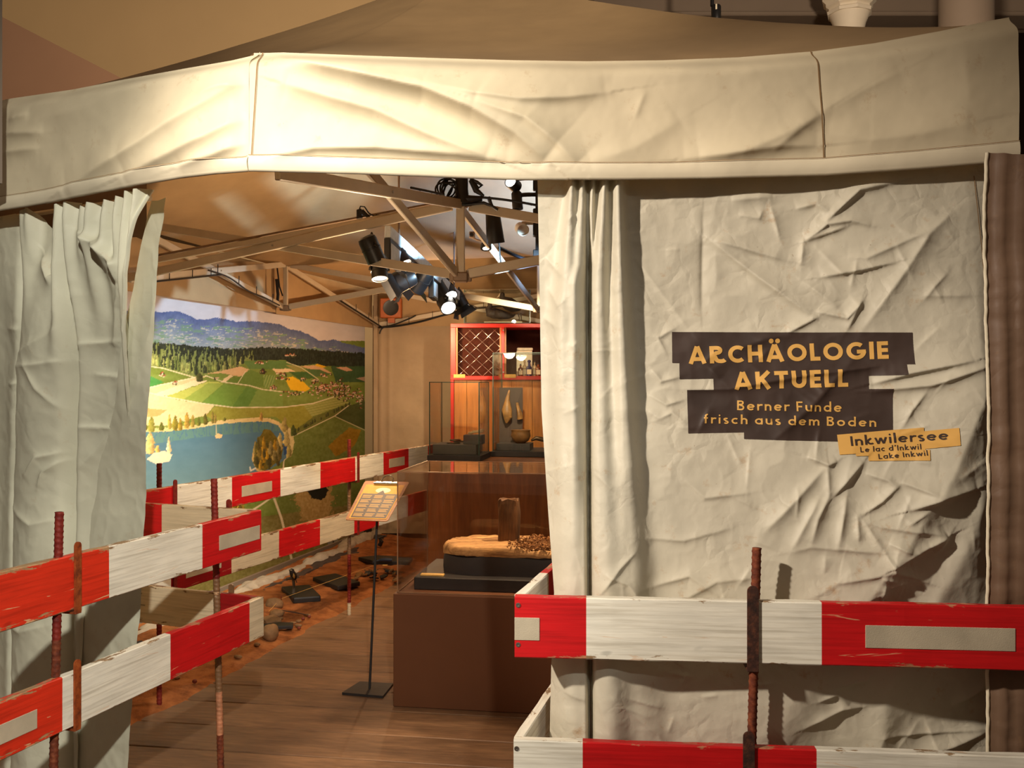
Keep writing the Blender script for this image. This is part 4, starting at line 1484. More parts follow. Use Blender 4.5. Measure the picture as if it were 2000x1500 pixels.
def paint_mural(px, py):
    x, y = (px - 240) * 3.846, (py - 580) * 3.846
    C = lambda c: np.array(c, float)[None, None, :]
    n1, n2, n3 = fbm(x / 60, y / 40, 4), fbm(x / 14, y / 14, 3), fbm(x / 6, y / 20, 3)
    img = C((212, 206, 208)) + 8 * n1[..., None]
    # base land
    land = C((120, 138, 62)) + 16 * n1[..., None] + 8 * n2[..., None]
    img = np.where((y > 330)[..., None], land, img)
    jx, jy = x + 5 * n2, y + 4 * n2

    def poly(pts, c, n=6, hard=False):
        nonlocal img
        m = inpoly(x if hard else jx, y if hard else jy, pts)
        img = np.where(m[..., None], C(c) + n * n2[..., None] + n * n1[..., None], img)

    def line(pts, w, c):
        nonlocal img
        d = np.full(x.shape, 1e9)
        for (a, b), (c2, e) in zip(pts[:-1], pts[1:]):
            L2 = (c2 - a) ** 2 + (e - b) ** 2
            u = np.clip(((x - a) * (c2 - a) + (y - b) * (e - b)) / L2, 0, 1)
            d = np.minimum(d, np.hypot(x - a - u * (c2 - a), y - b - u * (e - b)))
        k = np.clip((w - d) / 2 + 0.5, 0, 1)[..., None]
        img = img * (1 - k) + C(c) * k
    # mountains
    ridge_y = np.interp(x, [-900, -300, 160, 200, 280, 400, 480, 550, 620, 700, 760, 860, 960, 1060, 1180, 1260, 1320, 1380, 1430, 1470, 1520, 1600, 1640, 1720, 1820, 1900],
                        [150, 120, 95, 100, 115, 105, 130, 165, 170, 155, 165, 185, 180, 190, 205, 245, 250, 275, 300, 325, 330, 320, 340, 360, 385, 395]) + 5 * n3 + 4 * n2
    k = np.clip((y - ridge_y) / 190, 0, 1)[..., None]
    mt = C((92, 106, 150)) * (1 - k) + C((146, 158, 164)) * k + 13 * n1[..., None] + 12 * n3[..., None]
    pat = (fbm(x / 30, y / 9, 4) > 0.30) & (y > ridge_y + 60)
    mt = np.where(pat[..., None], C((188, 186, 172)), mt)
    mt = np.where(((fbm(x / 50 + 7, y / 12, 3) > 0.25) & (y > ridge_y + 50))[..., None], C((120, 150, 128)), mt)
    img = np.where((y > ridge_y)[..., None], mt, img)
    # land begins under the forest
    ft = np.interp(x, [-900, 150, 300, 500, 700, 850, 1000, 1100, 1300, 1500, 1900], [320, 330, 345, 365, 380, 388, 382, 375, 385, 402, 425]) + 10 * fbm(x / 9, y * 0, 2)
    img = np.where((y > ft)[..., None], land, img)
    # fields
    poly([(-800, 560), (150, 570), (310, 640), (240, 670), (140, 690), (-800, 720)], (74, 140, 70))
    poly([(140, 690), (320, 650), (540, 600), (640, 590), (300, 745), (230, 735), (150, 708)], (214, 196, 148))
    poly([(230, 730), (540, 625), (640, 630), (330, 745)], (228, 212, 172))
    poly([(-800, 700), (140, 705), (400, 770), (690, 815), (620, 890), (300, 970), (110, 960), (-800, 980)], (226, 200, 150), 8)
    poly([(130, 830), (330, 850), (260, 900), (120, 900)], (220, 160, 100), 8)
    poly([(620, 580), (880, 520), (950, 545), (890, 600), (730, 570)], (214, 178, 132))
    poly([(730, 640), (880, 600), (950, 545), (1050, 580), (1060, 680), (870, 655)], (104, 130, 56))
    poly([(640, 600), (730, 570), (800, 585), (740, 640)], (120, 142, 66))
    poly([(735, 640), (800, 585), (830, 590), (770, 640)], (224, 202, 158))
    poly([(330, 745), (640, 635), (740, 640), (600, 770), (460, 775)], (178, 186, 92))
    poly([(450, 775), (640, 645), (760, 650), (590, 790)], (146, 166, 76))
    poly([(590, 795), (760, 650), (930, 680), (820, 825)], (112, 146, 62))
    poly([(820, 825), (930, 672), (1010, 700), (940, 825)], (96, 134, 58))
    poly([(940, 825), (1010, 695), (1200, 715), (1205, 825)], (122, 148, 70))
    poly([(1055, 585), (1145, 590), (1140, 640), (1110, 690), (1060, 680)], (110, 138, 66))
    poly([(900, 480), (1220, 478), (1330, 520), (1240, 545), (950, 540)], (96, 128, 66))
    poly([(1120, 540), (1250, 538), (1300, 562), (1150, 568)], (226, 198, 150))
    poly([(1220, 510), (1330, 520), (1370, 560), (1300, 560)], (150, 146, 82))
    poly([(1330, 520), (1470, 512), (1570, 572), (1500, 570)], (206, 168, 128))
    poly([(1440, 515), (1470, 500), (1530, 525), (1500, 535)], (226, 178, 40), 3)
    poly([(1250, 565), (1380, 560), (1450, 610), (1330, 620)], (70, 104, 52))
    poly([(1370, 540), (1480, 545), (1560, 580), (1450, 600)], (84, 112, 66))
    poly([(1560, 520), (1900, 500), (1900, 640), (1600, 640)], (62, 92, 56))
    poly([(1600, 530), (1680, 526), (1730, 552), (1680, 558)], (206, 160, 126), 3)
    poly([(1750, 610), (1900, 590), (1900, 660), (1860, 650)], (176, 150, 126), 4)
    poly([(1215, 610), (1280, 600), (1360, 640), (1410, 690), (1370, 712), (1260, 700)], (232, 186, 38), 5)
    poly([(620, 890), (700, 820), (1000, 835), (1300, 820), (1360, 810), (1430, 900), (1280, 1010), (1150, 900), (900, 910), (700, 940)], (150, 148, 60), 10)
    poly([(1355, 812), (1610, 745), (1700, 795), (1420, 900)], (150, 158, 82), 5)
    poly([(1280, 1010), (1430, 900), (1700, 800), (1720, 820), (1600, 890), (1300, 1040)], (110, 116, 56), 10)
    poly([(1270, 1060), (1590, 895), (1880, 1020), (1900, 2400), (1100, 2400), (1180, 1300)], (112, 126, 60), 12)
    poly([(1590, 895), (1700, 815), (1900, 760), (1900, 1030)], (78, 88, 46), 8)
    poly([(1540, 1120), (1700, 980), (1790, 1000), (1740, 1120), (1600, 1200)], (150, 118, 30), 14)
    poly([(-900, 1900), (2200, 1500), (2200, 2600), (-900, 2600)], (128, 120, 66), 16)
    st = (np.sin(x / 3.2 + y / 9) > 0.3) & inpoly(x, y, [(1055, 585), (1145, 590), (1110, 690), (1060, 680)])
    img = np.where(st[..., None], C((146, 162, 92)), img)
    st = (np.sin(y / 3 + x / 14) > 0.4) & inpoly(x, y, [(1355, 812), (1610, 745), (1700, 795), (1420, 900)])
    img = np.where(st[..., None], C((170, 172, 100)), img)
    # roads
    for pts, w in [([(150, 515), (300, 535), (540, 605), (310, 655), (140, 695)], 4), ([(140, 705), (300, 745), (600, 800), (830, 830), (1205, 828), (1430, 800), (1600, 745)], 4),
                   ([(620, 590), (760, 640), (950, 665), (1050, 695), (1195, 712)], 3.5), ([(1230, 490), (1340, 530), (1470, 620)], 2.5), ([(860, 655), (920, 560)], 2.5),
                   ([(1275, 1048), (1590, 895), (1710, 805)], 3), ([(1590, 895), (1870, 1025)], 2), ([(1205, 1290), (1210, 1225), (1260, 1180), (1280, 1100)], 5),
                   ([(620, 1860), (830, 1690), (1040, 1560), (1130, 1495), (1200, 1340)], 7), ([(1130, 1495), (1190, 1660), (1270, 1980), (1330, 2120)], 9)]:
        line(pts, w, (226, 214, 178))
    # the lake
    shore = [(-900, 990), (110, 1000), (260, 1000), (400, 990), (560, 970), (700, 945), (860, 930), (1020, 920), (1100, 925), (1170, 950), (1210, 1010), (1240, 1080), (1230, 1200), (1180, 1240),
             (1060, 1310), (900, 1390), (800, 1480), (700, 1600), (560, 1800), (300, 1900), (-900, 2000)]
    poly([(p[0], p[1] - 14) for p in shore], (220, 196, 136), 10)
    poly([(1170, 940), (1260, 990), (1290, 1090), (1270, 1190), (1200, 1230), (1190, 1000)], (206, 190, 132), 14)
    lk_ = C((78, 116, 140)) * (1 - np.clip((y - 950) / 700, 0, 1))[..., None] + C((116, 144, 142)) * np.clip((y - 950) / 700, 0, 1)[..., None]
    m = inpoly(jx, jy, [(p[0] - 4, p[1] + 14) for p in shore])
    img = np.where(m[..., None], lk_ + 5 * n1[..., None], img)
    refl = m & (np.abs(fbm(x / 16, y / 90, 2)) > 0.12) & (y < np.interp(x, [-900, 200, 600, 1100], [1120, 1110, 1050, 1010]))
    img = np.where(refl[..., None], img * 0.78 + C((30, 40, 20)), img)
    # wooded spit at the lake's right end
    poly([(985, 1140), (1010, 1080), (1060, 990), (1110, 1000), (1160, 1060), (1210, 1120), (1180, 1230), (1060, 1310), (1010, 1300), (975, 1220)], (116, 104, 40), 16)
    poly([(1205, 1100), (1230, 1110), (1230, 1180), (1210, 1190)], (52, 84, 128), 4)
    line([(985, 1150), (975, 1220), (1010, 1300), (1060, 1312)], 7, (222, 190, 120))
    # islands
    poly([(180, 1220), (230, 1170), (310, 1155), (370, 1185), (350, 1235), (250, 1255)], (236, 214, 176), 6)
    poly([(690, 1040), (720, 1025), (750, 1035), (740, 1060), (700, 1062)], (226, 196, 140), 5)
    line([(702, 1030), (700, 950)], 4, (206, 196, 150))
    line([(955, 1280), (960, 1305), (1000, 1285)], 6, (226, 220, 200))
    # meadow hollow behind the barrier
    d = np.hypot((x - 1440) / 95, (y - 1500) / 130) * (1 + 0.35 * n1 + 0.2 * n2)
    img = np.where((d < 1.5)[..., None], C((176, 150, 92)) + 20 * n2[..., None] + 12 * n3[..., None], img)
    img = np.where((np.hypot((x - 1460) / 78, (y - 1440) / 80) * (1 + 0.3 * n1 + 0.15 * n2) < 1)[..., None], C((30, 34, 26)), img)

    # trees: rows of tall crowns
    rng = np.random.default_rng(5)

    def tree(cx, cy, w, h, c):
        nonlocal img
        c = np.array(c, float)
        i0 = np.where((np.abs(x - cx) < w * 1.3) & (y < cy + 4) & (y > cy - h * 1.15))
        if len(i0[0]) == 0:
            return
        xx, yy, nn = x[i0], y[i0], n2[i0]
        rel = (cy - yy) / h
        wid = w * np.sqrt(np.clip(1 - rel, 0, 1)) * (0.6 + 0.5 * np.sqrt(np.clip(rel * 4, 0, 1))) * (1 + 0.5 * nn)
        mm = np.abs(xx - cx) < wid
        sh = 1.0 + 0.30 * np.sign(cx - xx) * np.clip(np.abs(xx - cx) / np.maximum(w, 1), 0, 1) + 0.25 * nn
        cur = img[i0]
        cur[mm] = (c[None] * sh[:, None])[mm]
        img[i0] = cur
    # the big forest
    fb = np.interp(x, [-900, 150, 300, 450, 560, 620, 750, 880, 900, 1220, 1260, 1330, 1460, 1520, 1900], [505, 512, 525, 565, 602, 580, 552, 522, 478, 474, 500, 518, 502, 520, 520])
    f = (y > ft) & (y < fb)
    fk = np.clip((y - ft) / np.maximum(fb - ft, 1), 0, 1)
    fc = C((44, 52, 40)) + 20 * n3[..., None] + 12 * n2[..., None]
    lt = ((fbm(x / 10, y / 42, 3) + 0.75 * fk - 0.55 + 0.25 * (x < 850)) > 0.05) & (x < 980)
    fc = np.where(lt[..., None], C((126, 138, 78)) + 24 * n3[..., None], fc)
    img = np.where(f[..., None], fc, img)
    for i in range(120):
        cx = rng.uniform(-400, 900)
        by = np.interp(cx, [-900, 150, 300, 450, 560, 620, 750, 880], [505, 512, 525, 565, 602, 580, 552, 522])
        tree(cx, by - rng.uniform(0, 25), rng.uniform(8, 15), rng.uniform(50, 95), [(128, 140, 76), (92, 108, 58), (54, 64, 44), (150, 156, 92)][i % 4])
    for cx, cy, w, h, c in [(215, 1010, 30, 110, (138, 134, 60)), (170, 1000, 16, 60, (120, 110, 50)), (290, 1000, 22, 60, (92, 96, 40)), (350, 990, 14, 110, (170, 150, 70)), (395, 1000, 24, 110, (128, 118, 44)),
                            (430, 1000, 18, 90, (150, 128, 50)), (480, 985, 22, 120, (170, 140, 62)), (525, 975, 18, 90, (150, 132, 62)), (570, 965, 16, 60, (100, 104, 44)), (620, 955, 20, 80, (96, 92, 40)),
                            (675, 945, 12, 90, (120, 108, 52)), (695, 945, 10, 70, (140, 120, 62)), (765, 930, 12, 26, (104, 104, 44)), (1040, 925, 14, 60, (170, 134, 70)), (575, 632, 34, 60, (70, 74, 40)),
                            (205, 1175, 40, 160, (206, 176, 110)), (345, 1170, 18, 120, (226, 200, 150)), (260, 1165, 20, 50, (196, 166, 90)), (1050, 575, 26, 40, (70, 52, 34)), (1030, 500, 30, 22, (120, 84, 60)),
                            (1280, 1040, 24, 80, (74, 86, 40)), (1215, 1010, 26, 110, (150, 136, 80)), (1180, 1150, 22, 130, (196, 178, 112)), (1230, 1120, 26, 120, (176, 160, 100)), (1250, 1200, 20, 90, (150, 140, 80))]:
        tree(cx, cy, w, h, c)
    for i in range(60):
        cx, cy = rng.uniform(995, 1180), rng.uniform(1120, 1300)
        if cy > 1130 + abs(cx - 1090) * 0.2 and cy - 1120 < 210 - abs(cx - 1070) * 0.5:
            tree(cx, cy, rng.uniform(12, 22), rng.uniform(50, 110), [(120, 104, 48), (96, 90, 40), (168, 132, 40), (140, 128, 76), (84, 80, 44)][i % 5])
    for i in range(50):      # bushes under the barrier
        cx, cy = rng.uniform(700, 900), rng.uniform(1480, 1720)
        tree(cx, cy, rng.uniform(18, 34), rng.uniform(60, 130), [(150, 120, 30), (110, 92, 34), (186, 158, 60), (84, 74, 34)][i % 4])
    for i in range(26):
        s = rng.uniform(0, 1)
        tree(1290 + 420 * s, 1020 - 215 * s, 8, rng.uniform(14, 30), (70, 76, 40))
    # houses
    for (cx, cy, n, sx, sy) in [(285, 580, 10, 40, 16), (390, 640, 9, 45, 14), (705, 612, 4, 16, 8), (1190, 575, 12, 40, 14), (1195, 610, 12, 46, 12), (1130, 680, 9, 28, 16), (1050, 560, 5, 20, 10), (1270, 725, 16, 70, 20),
                                (1480, 690, 60, 70, 50), (1600, 690, 90, 90, 55), (1700, 720, 50, 80, 50), (1780, 770, 24, 40, 40), (1360, 615, 8, 26, 12), (1430, 622, 8, 26, 14), (1500, 590, 10, 40, 20), (1030, 492, 8, 46, 8), (1260, 438, 14, 60, 6)]:
        for i in range(n):
            hx, hy = rng.normal(cx, sx * 0.5), rng.normal(cy, sy * 0.5)
            w, h = rng.uniform(5, 11), rng.uniform(3, 7)
            poly([(hx - w, hy), (hx + w, hy), (hx + w, hy + h), (hx - w, hy + h)], (226, 206, 180), 3, True)
            poly([(hx - w * 1.15, hy + 1), (hx, hy - h * 1.3), (hx + w * 1.15, hy + 1)], [(166, 80, 52), (146, 92, 70), (130, 66, 52), (186, 110, 70)][i % 4], 4, True)
            if i % 2 == 0:
                tree(hx + rng.uniform(-12, 12), hy + 8, rng.uniform(4, 8), rng.uniform(10, 20), (70, 72, 40))
    img = np.clip(img, 4, 250) / 255.0
    # join of the printed sheets
    return np.where(img <= 0.04045, img / 12.92, ((img + 0.055) / 1.055) ** 2.4)


t_m = NT('mural_print')
va = t_m.n('ShaderNodeVertexColor', layer_name='print')
t_m.color(va.outputs['Color'])
M_mural = t_m.set(0.7, 0, 0.2)
nY, nZ = 640, 420
Yv = 3.9 + (9.30 - 3.9) * np.linspace(0, 1, nY)[None, :] + np.zeros((nZ, 1))
Zv = 0.045 + (2.14 - 0.045) * np.linspace(0, 1, nZ)[:, None] + np.zeros((1, nY))
Xv = mural_X(Yv) - 0.09
pxm, pym = 1000 + F * Xv / Yv, HY - (Zv - HC) * F / Yv
mural = grid('landscape_mural', np.stack([Xv, Yv, Zv], -1), M_mural, colors=paint_mural(pxm, pym), smooth=False,
             label='large printed mural of a lake, fields, village and blue mountains', cat='mural')
# stiff back board, edge strip and joints of the printed sheets
dm = Vector((0.25, 1, 0)).normalized()
nm = Vector((1, -0.25, 0)).normalized()
mb = MB()
mb.obox(Vector((mural_X(3.9) - 0.118, 3.9, 0.045)), dm * 5.50, nm * 0.020, (0, 0, 2.095))
obj('backing_board', mb, M_grey, mural)
mb = MB()
mb.obox(Vector((mural_X(3.9) - 0.09, 3.9, -0.01)), dm * 5.50, nm * 0.02, (0, 0, 0.062), 0.004)
obj('base_strip', mb, M_greycol, mural)
q = P(652, 1052, 7.9)
yq = on_line(652, -3.81, 0, 0.25, 1)
q = Vector((mural_X(yq) - 0.086, yq, HC - (1052 - HY) / F * yq))
mb = MB()
mb.obox(q - dm * 0.14 - Vector((0, 0, 0.10)), dm * 0.22, nm * 0.003, (0, 0, 0.105))
sg = obj('notice_plate', mb, M_paper if False else plain('notice_grey', (150, 150, 132), 0.5), mural)
mb = MB()
mb.lathe(q - dm * 0.03 - Vector((0, 0, 0.03)) + nm * 0.004, [(0, 0), (0.014, 0), (0.014, 0.002), (0, 0.002)], 14, axis=nm)
mb.obox(q - dm * 0.06 - Vector((0, 0, 0.082)) + nm * 0.004, dm * 0.05, nm * 0.002, (0, 0, 0.03))
obj('pictogram', mb, M_ink, sg)

# ================================================================== RED AND WHITE BARRIER BOARDS
MATS = {'r': M_red, 'o': M_orange, 'd': M_dkred, 'w': M_white, 'g': M_dull}
BTH = 0.027


def board(p0, p1, h, bands, label, refl=(), screws=(), group='red and white barrier boards'):
    """plank with painted bands; p0 and p1 are the ends of its upper front edge; bands: (px column where the band ends, paint)"""
    p0, p1 = Vector(p0), Vector(p1)
    ex = (p1 - p0).normalized()
    ey = Vector((0, 0, 1)).cross(ex).normalized()
    ez = ex.cross(ey).normalized()
    o = p0 - ez * h
    M = Matrix(((ex.x, ey.x, ez.x, o.x), (ex.y, ey.y, ez.y, o.y), (ex.z, ey.z, ez.z, o.z), (0, 0, 0, 1)))
    L = (p1 - p0).length
    s_of = lambda px: float(np.clip(on_line(px, p0.x, p0.y, ex.x, ex.y), 0, L))
    b = 0.0028
    prof = [(b, 0), (BTH - b, 0), (BTH, b), (BTH, h - b), (BTH - b, h), (b, h), (0, h - b), (0, b)]
    xs, ms = [0.0], []
    for (pe, m) in bands:
        s = L if pe is None else s_of(pe)
        n = max(1, int((s - xs[-1]) / 0.06))
        x0 = xs[-1]
        for k in range(n):
            xs.append(x0 + (s - x0) * (k + 1) / n)
            ms.append(m)
    used = sorted(set(ms))
    mb = MB()
    vs = []
    rr = random.Random(int(abs(p0.x * 1000)) + int(h * 1e5))
    for i, x in enumerate(xs):
        for j, (y, z) in enumerate(prof):
            e = 0.0009 * rr.uniform(-1, 1)
            vs.append(M @ Vector((x, y + e * (j in (6, 7, 0, 5)), z + 0.0012 * rr.uniform(-1, 1) * (j >= 3 and j <= 6))))
    n = len(prof)
    fs, fm = [], []
    for i in range(len(xs) - 1):
        for j in range(n):
            a, c = i * n + j, i * n + (j + 1) % n
            fs.append((a, a + n, c + n, c))
            fm.append(used.index(ms[i]))
    fs.append(tuple(range(n)))
    fm.append(used.index(ms[0]))
    fs.append(tuple((len(xs) - 1) * n + j for j in range(n))[::-1])
    fm.append(used.index(ms[-1]))
    mb.v, mb.f, mb.m = [tuple(v) for v in vs], fs, fm
    ob = obj('barrier_board', mb, [MATS[u] for u in used] if len(used) > 1 else MATS[used[0]], M=M, label=label, cat='barrier board', group=group)
    for (a, c, z0, z1) in refl:
        s0, s1 = s_of(a), s_of(c)
        mb = MB()
        for (u0, u1, w0, w1) in [(s0, s1, z0 * h, z1 * h)]:
            mb.obox(M @ Vector((u0, -0.0018, w0)), ex * (u1 - u0), ey * 0.0024, ez * (w1 - w0), 0.0008)
        obj('reflector_strip', mb, M_refl, ob)
    for (px, z) in screws:
        mb = MB()
        mb.lathe(M @ Vector((s_of(px) + 0.0, 0.0006, z * h)), [(0.0, 0.0012), (0.0022, 0.0012), (0.0026, 0.0022), (0.0058, 0.0022), (0.0062, 0.0)], 14, axis=-ey)
        obj('screw', mb, M_screw, ob)
    return ob, M, s_of


def zP(px, py, z):
    Y = (HC - z) * F / (py - HY)
    return Vector(((px - 1000) / F * Y, Y, z))


# right of the entrance
R1a, R1b = zP(1005, 1165, 1.020), zP(2000, 1185, 1.020)
R1e = R1a + (R1b - R1a) * 1.25
R1, MR1, sR1 = board(R1a, R1e, 0.151, [(1145, 'r'), (1605, 'w'), (None, 'r')], 'upper barrier board in front of the title canvas', [(1001, 1054, 0.29, 0.66), (1690, 1983, 0.30, 0.66)], [(1012, 0.86), (1012, 0.215)])
R2a, R2b = zP(1003, 1445, 0.667), zP(2000, 1478, 0.667)
R2e = R2a + (R2b - R2a) * 1.25
R2, MR2, sR2 = board(R2a, R2e, 0.151, [(1138, 'w'), (1595, 'r'), (None, 'w')], 'lower barrier board in front of the title canvas, white at its left end', [], [(1009, 0.86)])
dR = Vector((0.262, 0.965, 0))
nR = Vector((-0.965, 0.262, 0))
for (a, z, bands, lab) in ((R1a, 1.020, [(1053, 'w'), (None, 'r')], 'short upper barrier board running back into the tent beside the title canvas'),
                           (R2a, 0.667, [(None, 'w')], 'short lower barrier board running back into the tent, all white')):
    p = a + Vector((0.001, BTH + 0.002, 0))
    board(p + dR * 0.95, p, 0.151, [(b_[0], b_[1]) for b_ in bands[::-1]] if False else
          ([(1053, 'r'), (None, 'w')] if len(bands) > 1 else [(None, 'w')]), lab)

# left of the entrance
LXY = lambda Y: Vector((-0.983 + 0.311 * (Y - 3.56), Y))
dL = Vector((0.297, 0.955, 0))


def line_pt(base, Y, z):
    return Vector((base(Y).x, Y, z))


L1s, L1e = line_pt(LXY, 2.22, 1.05), line_pt(LXY, 3.585, 1.05)
L1, ML1, sL1 = board(L1s, L1e, 0.158, [(213, 'o'), (395, 'w'), (None, 'r')], 'upper barrier board nearest on the left, scratched orange-red end', [(428, 507, 0.30, 0.64)])
L2s, L2e = line_pt(LXY, 2.22, 0.71), line_pt(LXY, 3.60, 0.71)
L2, ML2, sL2 = board(L2s, L2e, 0.155, [(122, 'o'), (333, 'w'), (487, 'r'), (None, 'g')], 'lower barrier board nearest on the left, white and red', [(-70, 72, 0.28, 0.62)])
dB = Vector((-0.93, 0.37, 0))
B1e = Vector((L1e.x - 0.03, L1e.y - 0.005, 1.05))
B1, MB1, _ = board(B1e + dB * 0.80, B1e, 0.156, [(202, 'g'), (316, 'r'), (None, 'g')], 'upper cross board behind the nearest left board, shaded beige side', [(240, 275, 0.34, 0.60)])
B2e = Vector((L2e.x - 0.03, L2e.y - 0.005, 0.708))
B2, MB2, _ = board(B2e + dB * 0.80, B2e, 0.154, [(430, 'g'), (None, 'd')], 'lower cross board behind the nearest left board, stained beige with red end')
# scribble of old marker on the lower cross board
mb = MB()
Mx = MB2
Lb = 0.80
for k in range(10):
    s = Lb - 0.72 + 0.016 * k
    mb.bar(Mx @ Vector((s, -0.0008, 0.118 - 0.001 * k)), Mx @ Vector((s + 0.008, -0.0008, 0.131 - 0.001 * k)), 0.0016, 0.002, 0)
mb.bar(Mx @ Vector((Lb - 0.71, -0.0008, 0.075)), Mx @ Vector((Lb - 0.55, -0.0008, 0.074)), 0.0016, 0.002, 0)
obj('pencil_mark', mb, M_ink, B2)

# far barrier along the mural
FXY = lambda Y: Vector((-1.61 + 0.343 * (Y - 4.43), Y))
F1s, F1e = line_pt(FXY, 4.02, 1.05), line_pt(FXY, 7.42, 1.05)
board(F1s, F1e, 0.160, [(345, 'r'), (453, 'w'), (548, 'r'), (626, 'w'), (694, 'r'), (749, 'w'), (798, 'r'), (836, 'w'), (None, 'r')],
      'upper barrier board along the mural inside the tent', [(472, 531, 0.27, 0.63), (760, 790, 0.27, 0.66)])
F2s, F2e = line_pt(FXY, 4.02, 0.70), line_pt(FXY, 7.42, 0.70)
board(F2s, F2e, 0.158, [(334, 'w'), (452, 'd'), (545, 'g'), (625, 'r'), (692, 'g'), (740, 'r'), (797, 'w'), (846, 'r'), (None, 'w')],
      'lower barrier board along the mural inside the tent', [(363, 432, 0.30, 0.62)])


# ------------------------------------------------------------------ ribbed steel posts with welded holders
def post(top, foot, r, mat, label, pitch=0.016, bands=None):
    top, foot = Vector(top), Vector(foot)
    t = thing('rebar_post', foot, label, 'post', 'ribbed steel posts of the barriers')
    d = top - foot
    L = d.length
    ax = d.normalized()
    s = ax.orthogonal().normalized()
    u = ax.cross(s)
    n, step = 12, pitch / 5.0
    cnt = int(L / step)
    z = np.linspace(0, L, cnt)[:, None]
    a = np.linspace(0, 2 * math.pi, n, endpoint=False)[None, :]
    ph = np.sin(2 * math.pi * z / pitch + 2 * a * 0.5)
    gap = np.clip(np.abs(np.sin(a)) * 3 - 0.25, 0, 1)
    rr = r * (0.93 + 0.17 * np.clip(ph - 0.2, 0, 1) * gap)
    cs, sn = rr * np.cos(a), rr * np.sin(a)
    W = (np.array(foot)[None, None] + np.array(ax)[None, None] * z[..., None] + np.array(s)[None, None] * cs[..., None] + np.array(u)[None, None] * sn[..., None])
    mb = MB()
    fs = []
    for i in range(cnt - 1):
        for k in range(n):
            p, q = i * n + k, i * n + (k + 1) % n
            fs.append((p, q, q + n, p + n))
    fs.append(tuple((cnt - 1) * n + k for k in range(n)))
    mb.add(W.reshape(-1, 3), fs)
    if bands is None:
        obj('rod', mb, mat, t, smooth='all')
    else:
        mats = [mat] + [b[2] for b in bands]
        mb.m = []
        for i in range(cnt - 1):
            h = i / cnt * L
            k = 0
            for bi, b in enumerate(bands):
                if b[0] <= h < b[1]:
                    k = bi + 1
            mb.m += [k] * n
        mb.m += [0]
        obj('rod', mb, mats, t, smooth='all')
    return t


def holder(t, M, s, h, zlo, zhi, mat, w=0.024, side=-1, back=0.034):
    """J-shaped flat steel holder: upright in front of the board, foot below it, welded to the rod behind"""
    mb = MB()
    y = -0.0065 if side < 0 else BTH + 0.0015
    X = lambda a, b, c: M @ Vector((a, b, c))
    ex, ey, ez = [Vector((M[0][i], M[1][i], M[2][i])) for i in range(3)]
    # rounded upright
    n = 8
    poly = [X(s - w / 2, y, zlo), X(s + w / 2, y, zlo)]
    for k in range(n + 1):
        a = math.pi * k / n
        poly.append(X(s + w / 2 * math.cos(a), y, zhi - w / 2 + w / 2 * math.sin(a)))
    mb.prism(poly, ey * 0.006)
    if side < 0:
        mb.obox(X(s - w / 2, y, zlo - 0.006), ex * w, ey * (BTH + back), ez * 0.006, 0.001)
    else:
        mb.obox(X(s - w / 2, y + 0.006, zlo - 0.006), ex * w, ey * -(BTH + back), ez * 0.006, 0.001)
    return obj('board_holder', mb, mat, t)


def behind(M, s, off=0.020):
    return M @ Vector((s, BTH + off, 0))


# right front post
s = sR1(1466)
b0 = behind(MR1, s, 0.016)
foot = Vector((b0.x - 0.006, b0.y, -0.05))
topz = HC - (1070 - HY) / F * b0.y
tpx = (1478 - 1000) / F * b0.y
# the rod leans a touch, as in the photo
t = post((tpx, b0.y, topz), (tpx - 0.03, b0.y, -0.05), 0.0115, M_rust, 'rusty ribbed steel post standing before the title canvas')
holder(t, MR1, sR1(1470), 0.151, -0.012, 0.151 + 0.038, M_rustdk, 0.027)
holder(t, MR2, sR2(1462), 0.151, -0.012, 0.151 + 0.040, M_rustdk, 0.027)
# hidden second post past the frame on the same boards
s = sR1(2000) + 0.2
b0 = behind(MR1, s, 0.016)

# left front post
s = sL1(118)
b0 = behind(ML1, s, 0.018)
topz = HC - (1000 - HY) / F * b0.y
t = post(((116 - 1000) / F * b0.y, b0.y, topz), ((105 - 1000) / F * b0.y - 0.012, b0.y, -0.05), 0.0125, M_rustred, 'rusty red ribbed post at the far left by the bunched curtain', 0.016,
         [(0.0, 0.86, M_rust)])
holder(t, ML1, sL1(150), 0.158, -0.008, 0.158 + 0.036, M_rustor, 0.024)
holder(t, ML2, sL2(149), 0.155, -0.008, 0.155 + 0.036, M_rustor, 0.024)
# post in the corner of the left boards
Yq = 3.44
t = post(P(418, 935, Yq), (P(433, 1530, Yq).x, Yq, -0.05), 0.0125, M_rustred, 'ribbed post in the corner of the left boards, dark red top and worn paint below', 0.016,
         [(0.0, 0.28, M_rust), (0.28, 0.44, M_red), (0.44, 0.86, M_dull)])
holder(t, MB1, 0.80 - 0.14, 0.156, -0.008, 0.156 + 0.032, M_rustred, 0.024, 1, 0.05)
holder(t, MB2, 0.80 - 0.14, 0.154, -0.008, 0.154 + 0.034, M_dull, 0.024, 1, 0.05)


# posts of the far barrier
def far_post(px, topy, label, bands, pxh):
    nF = Vector((-0.946, 0.324, 0))
    ox, oy = -1.61 + nF.x * (BTH + 0.022), 4.43 + nF.y * (BTH + 0.022)
    tt = on_line(px, ox, oy, 0.343, 1.0)
    X, Y = ox + 0.343 * tt, oy + tt
    return post((X, Y, HC - (topy - HY) / F * Y), (X, Y, -0.02), 0.0125, M_rustred, label, 0.018, bands), Y


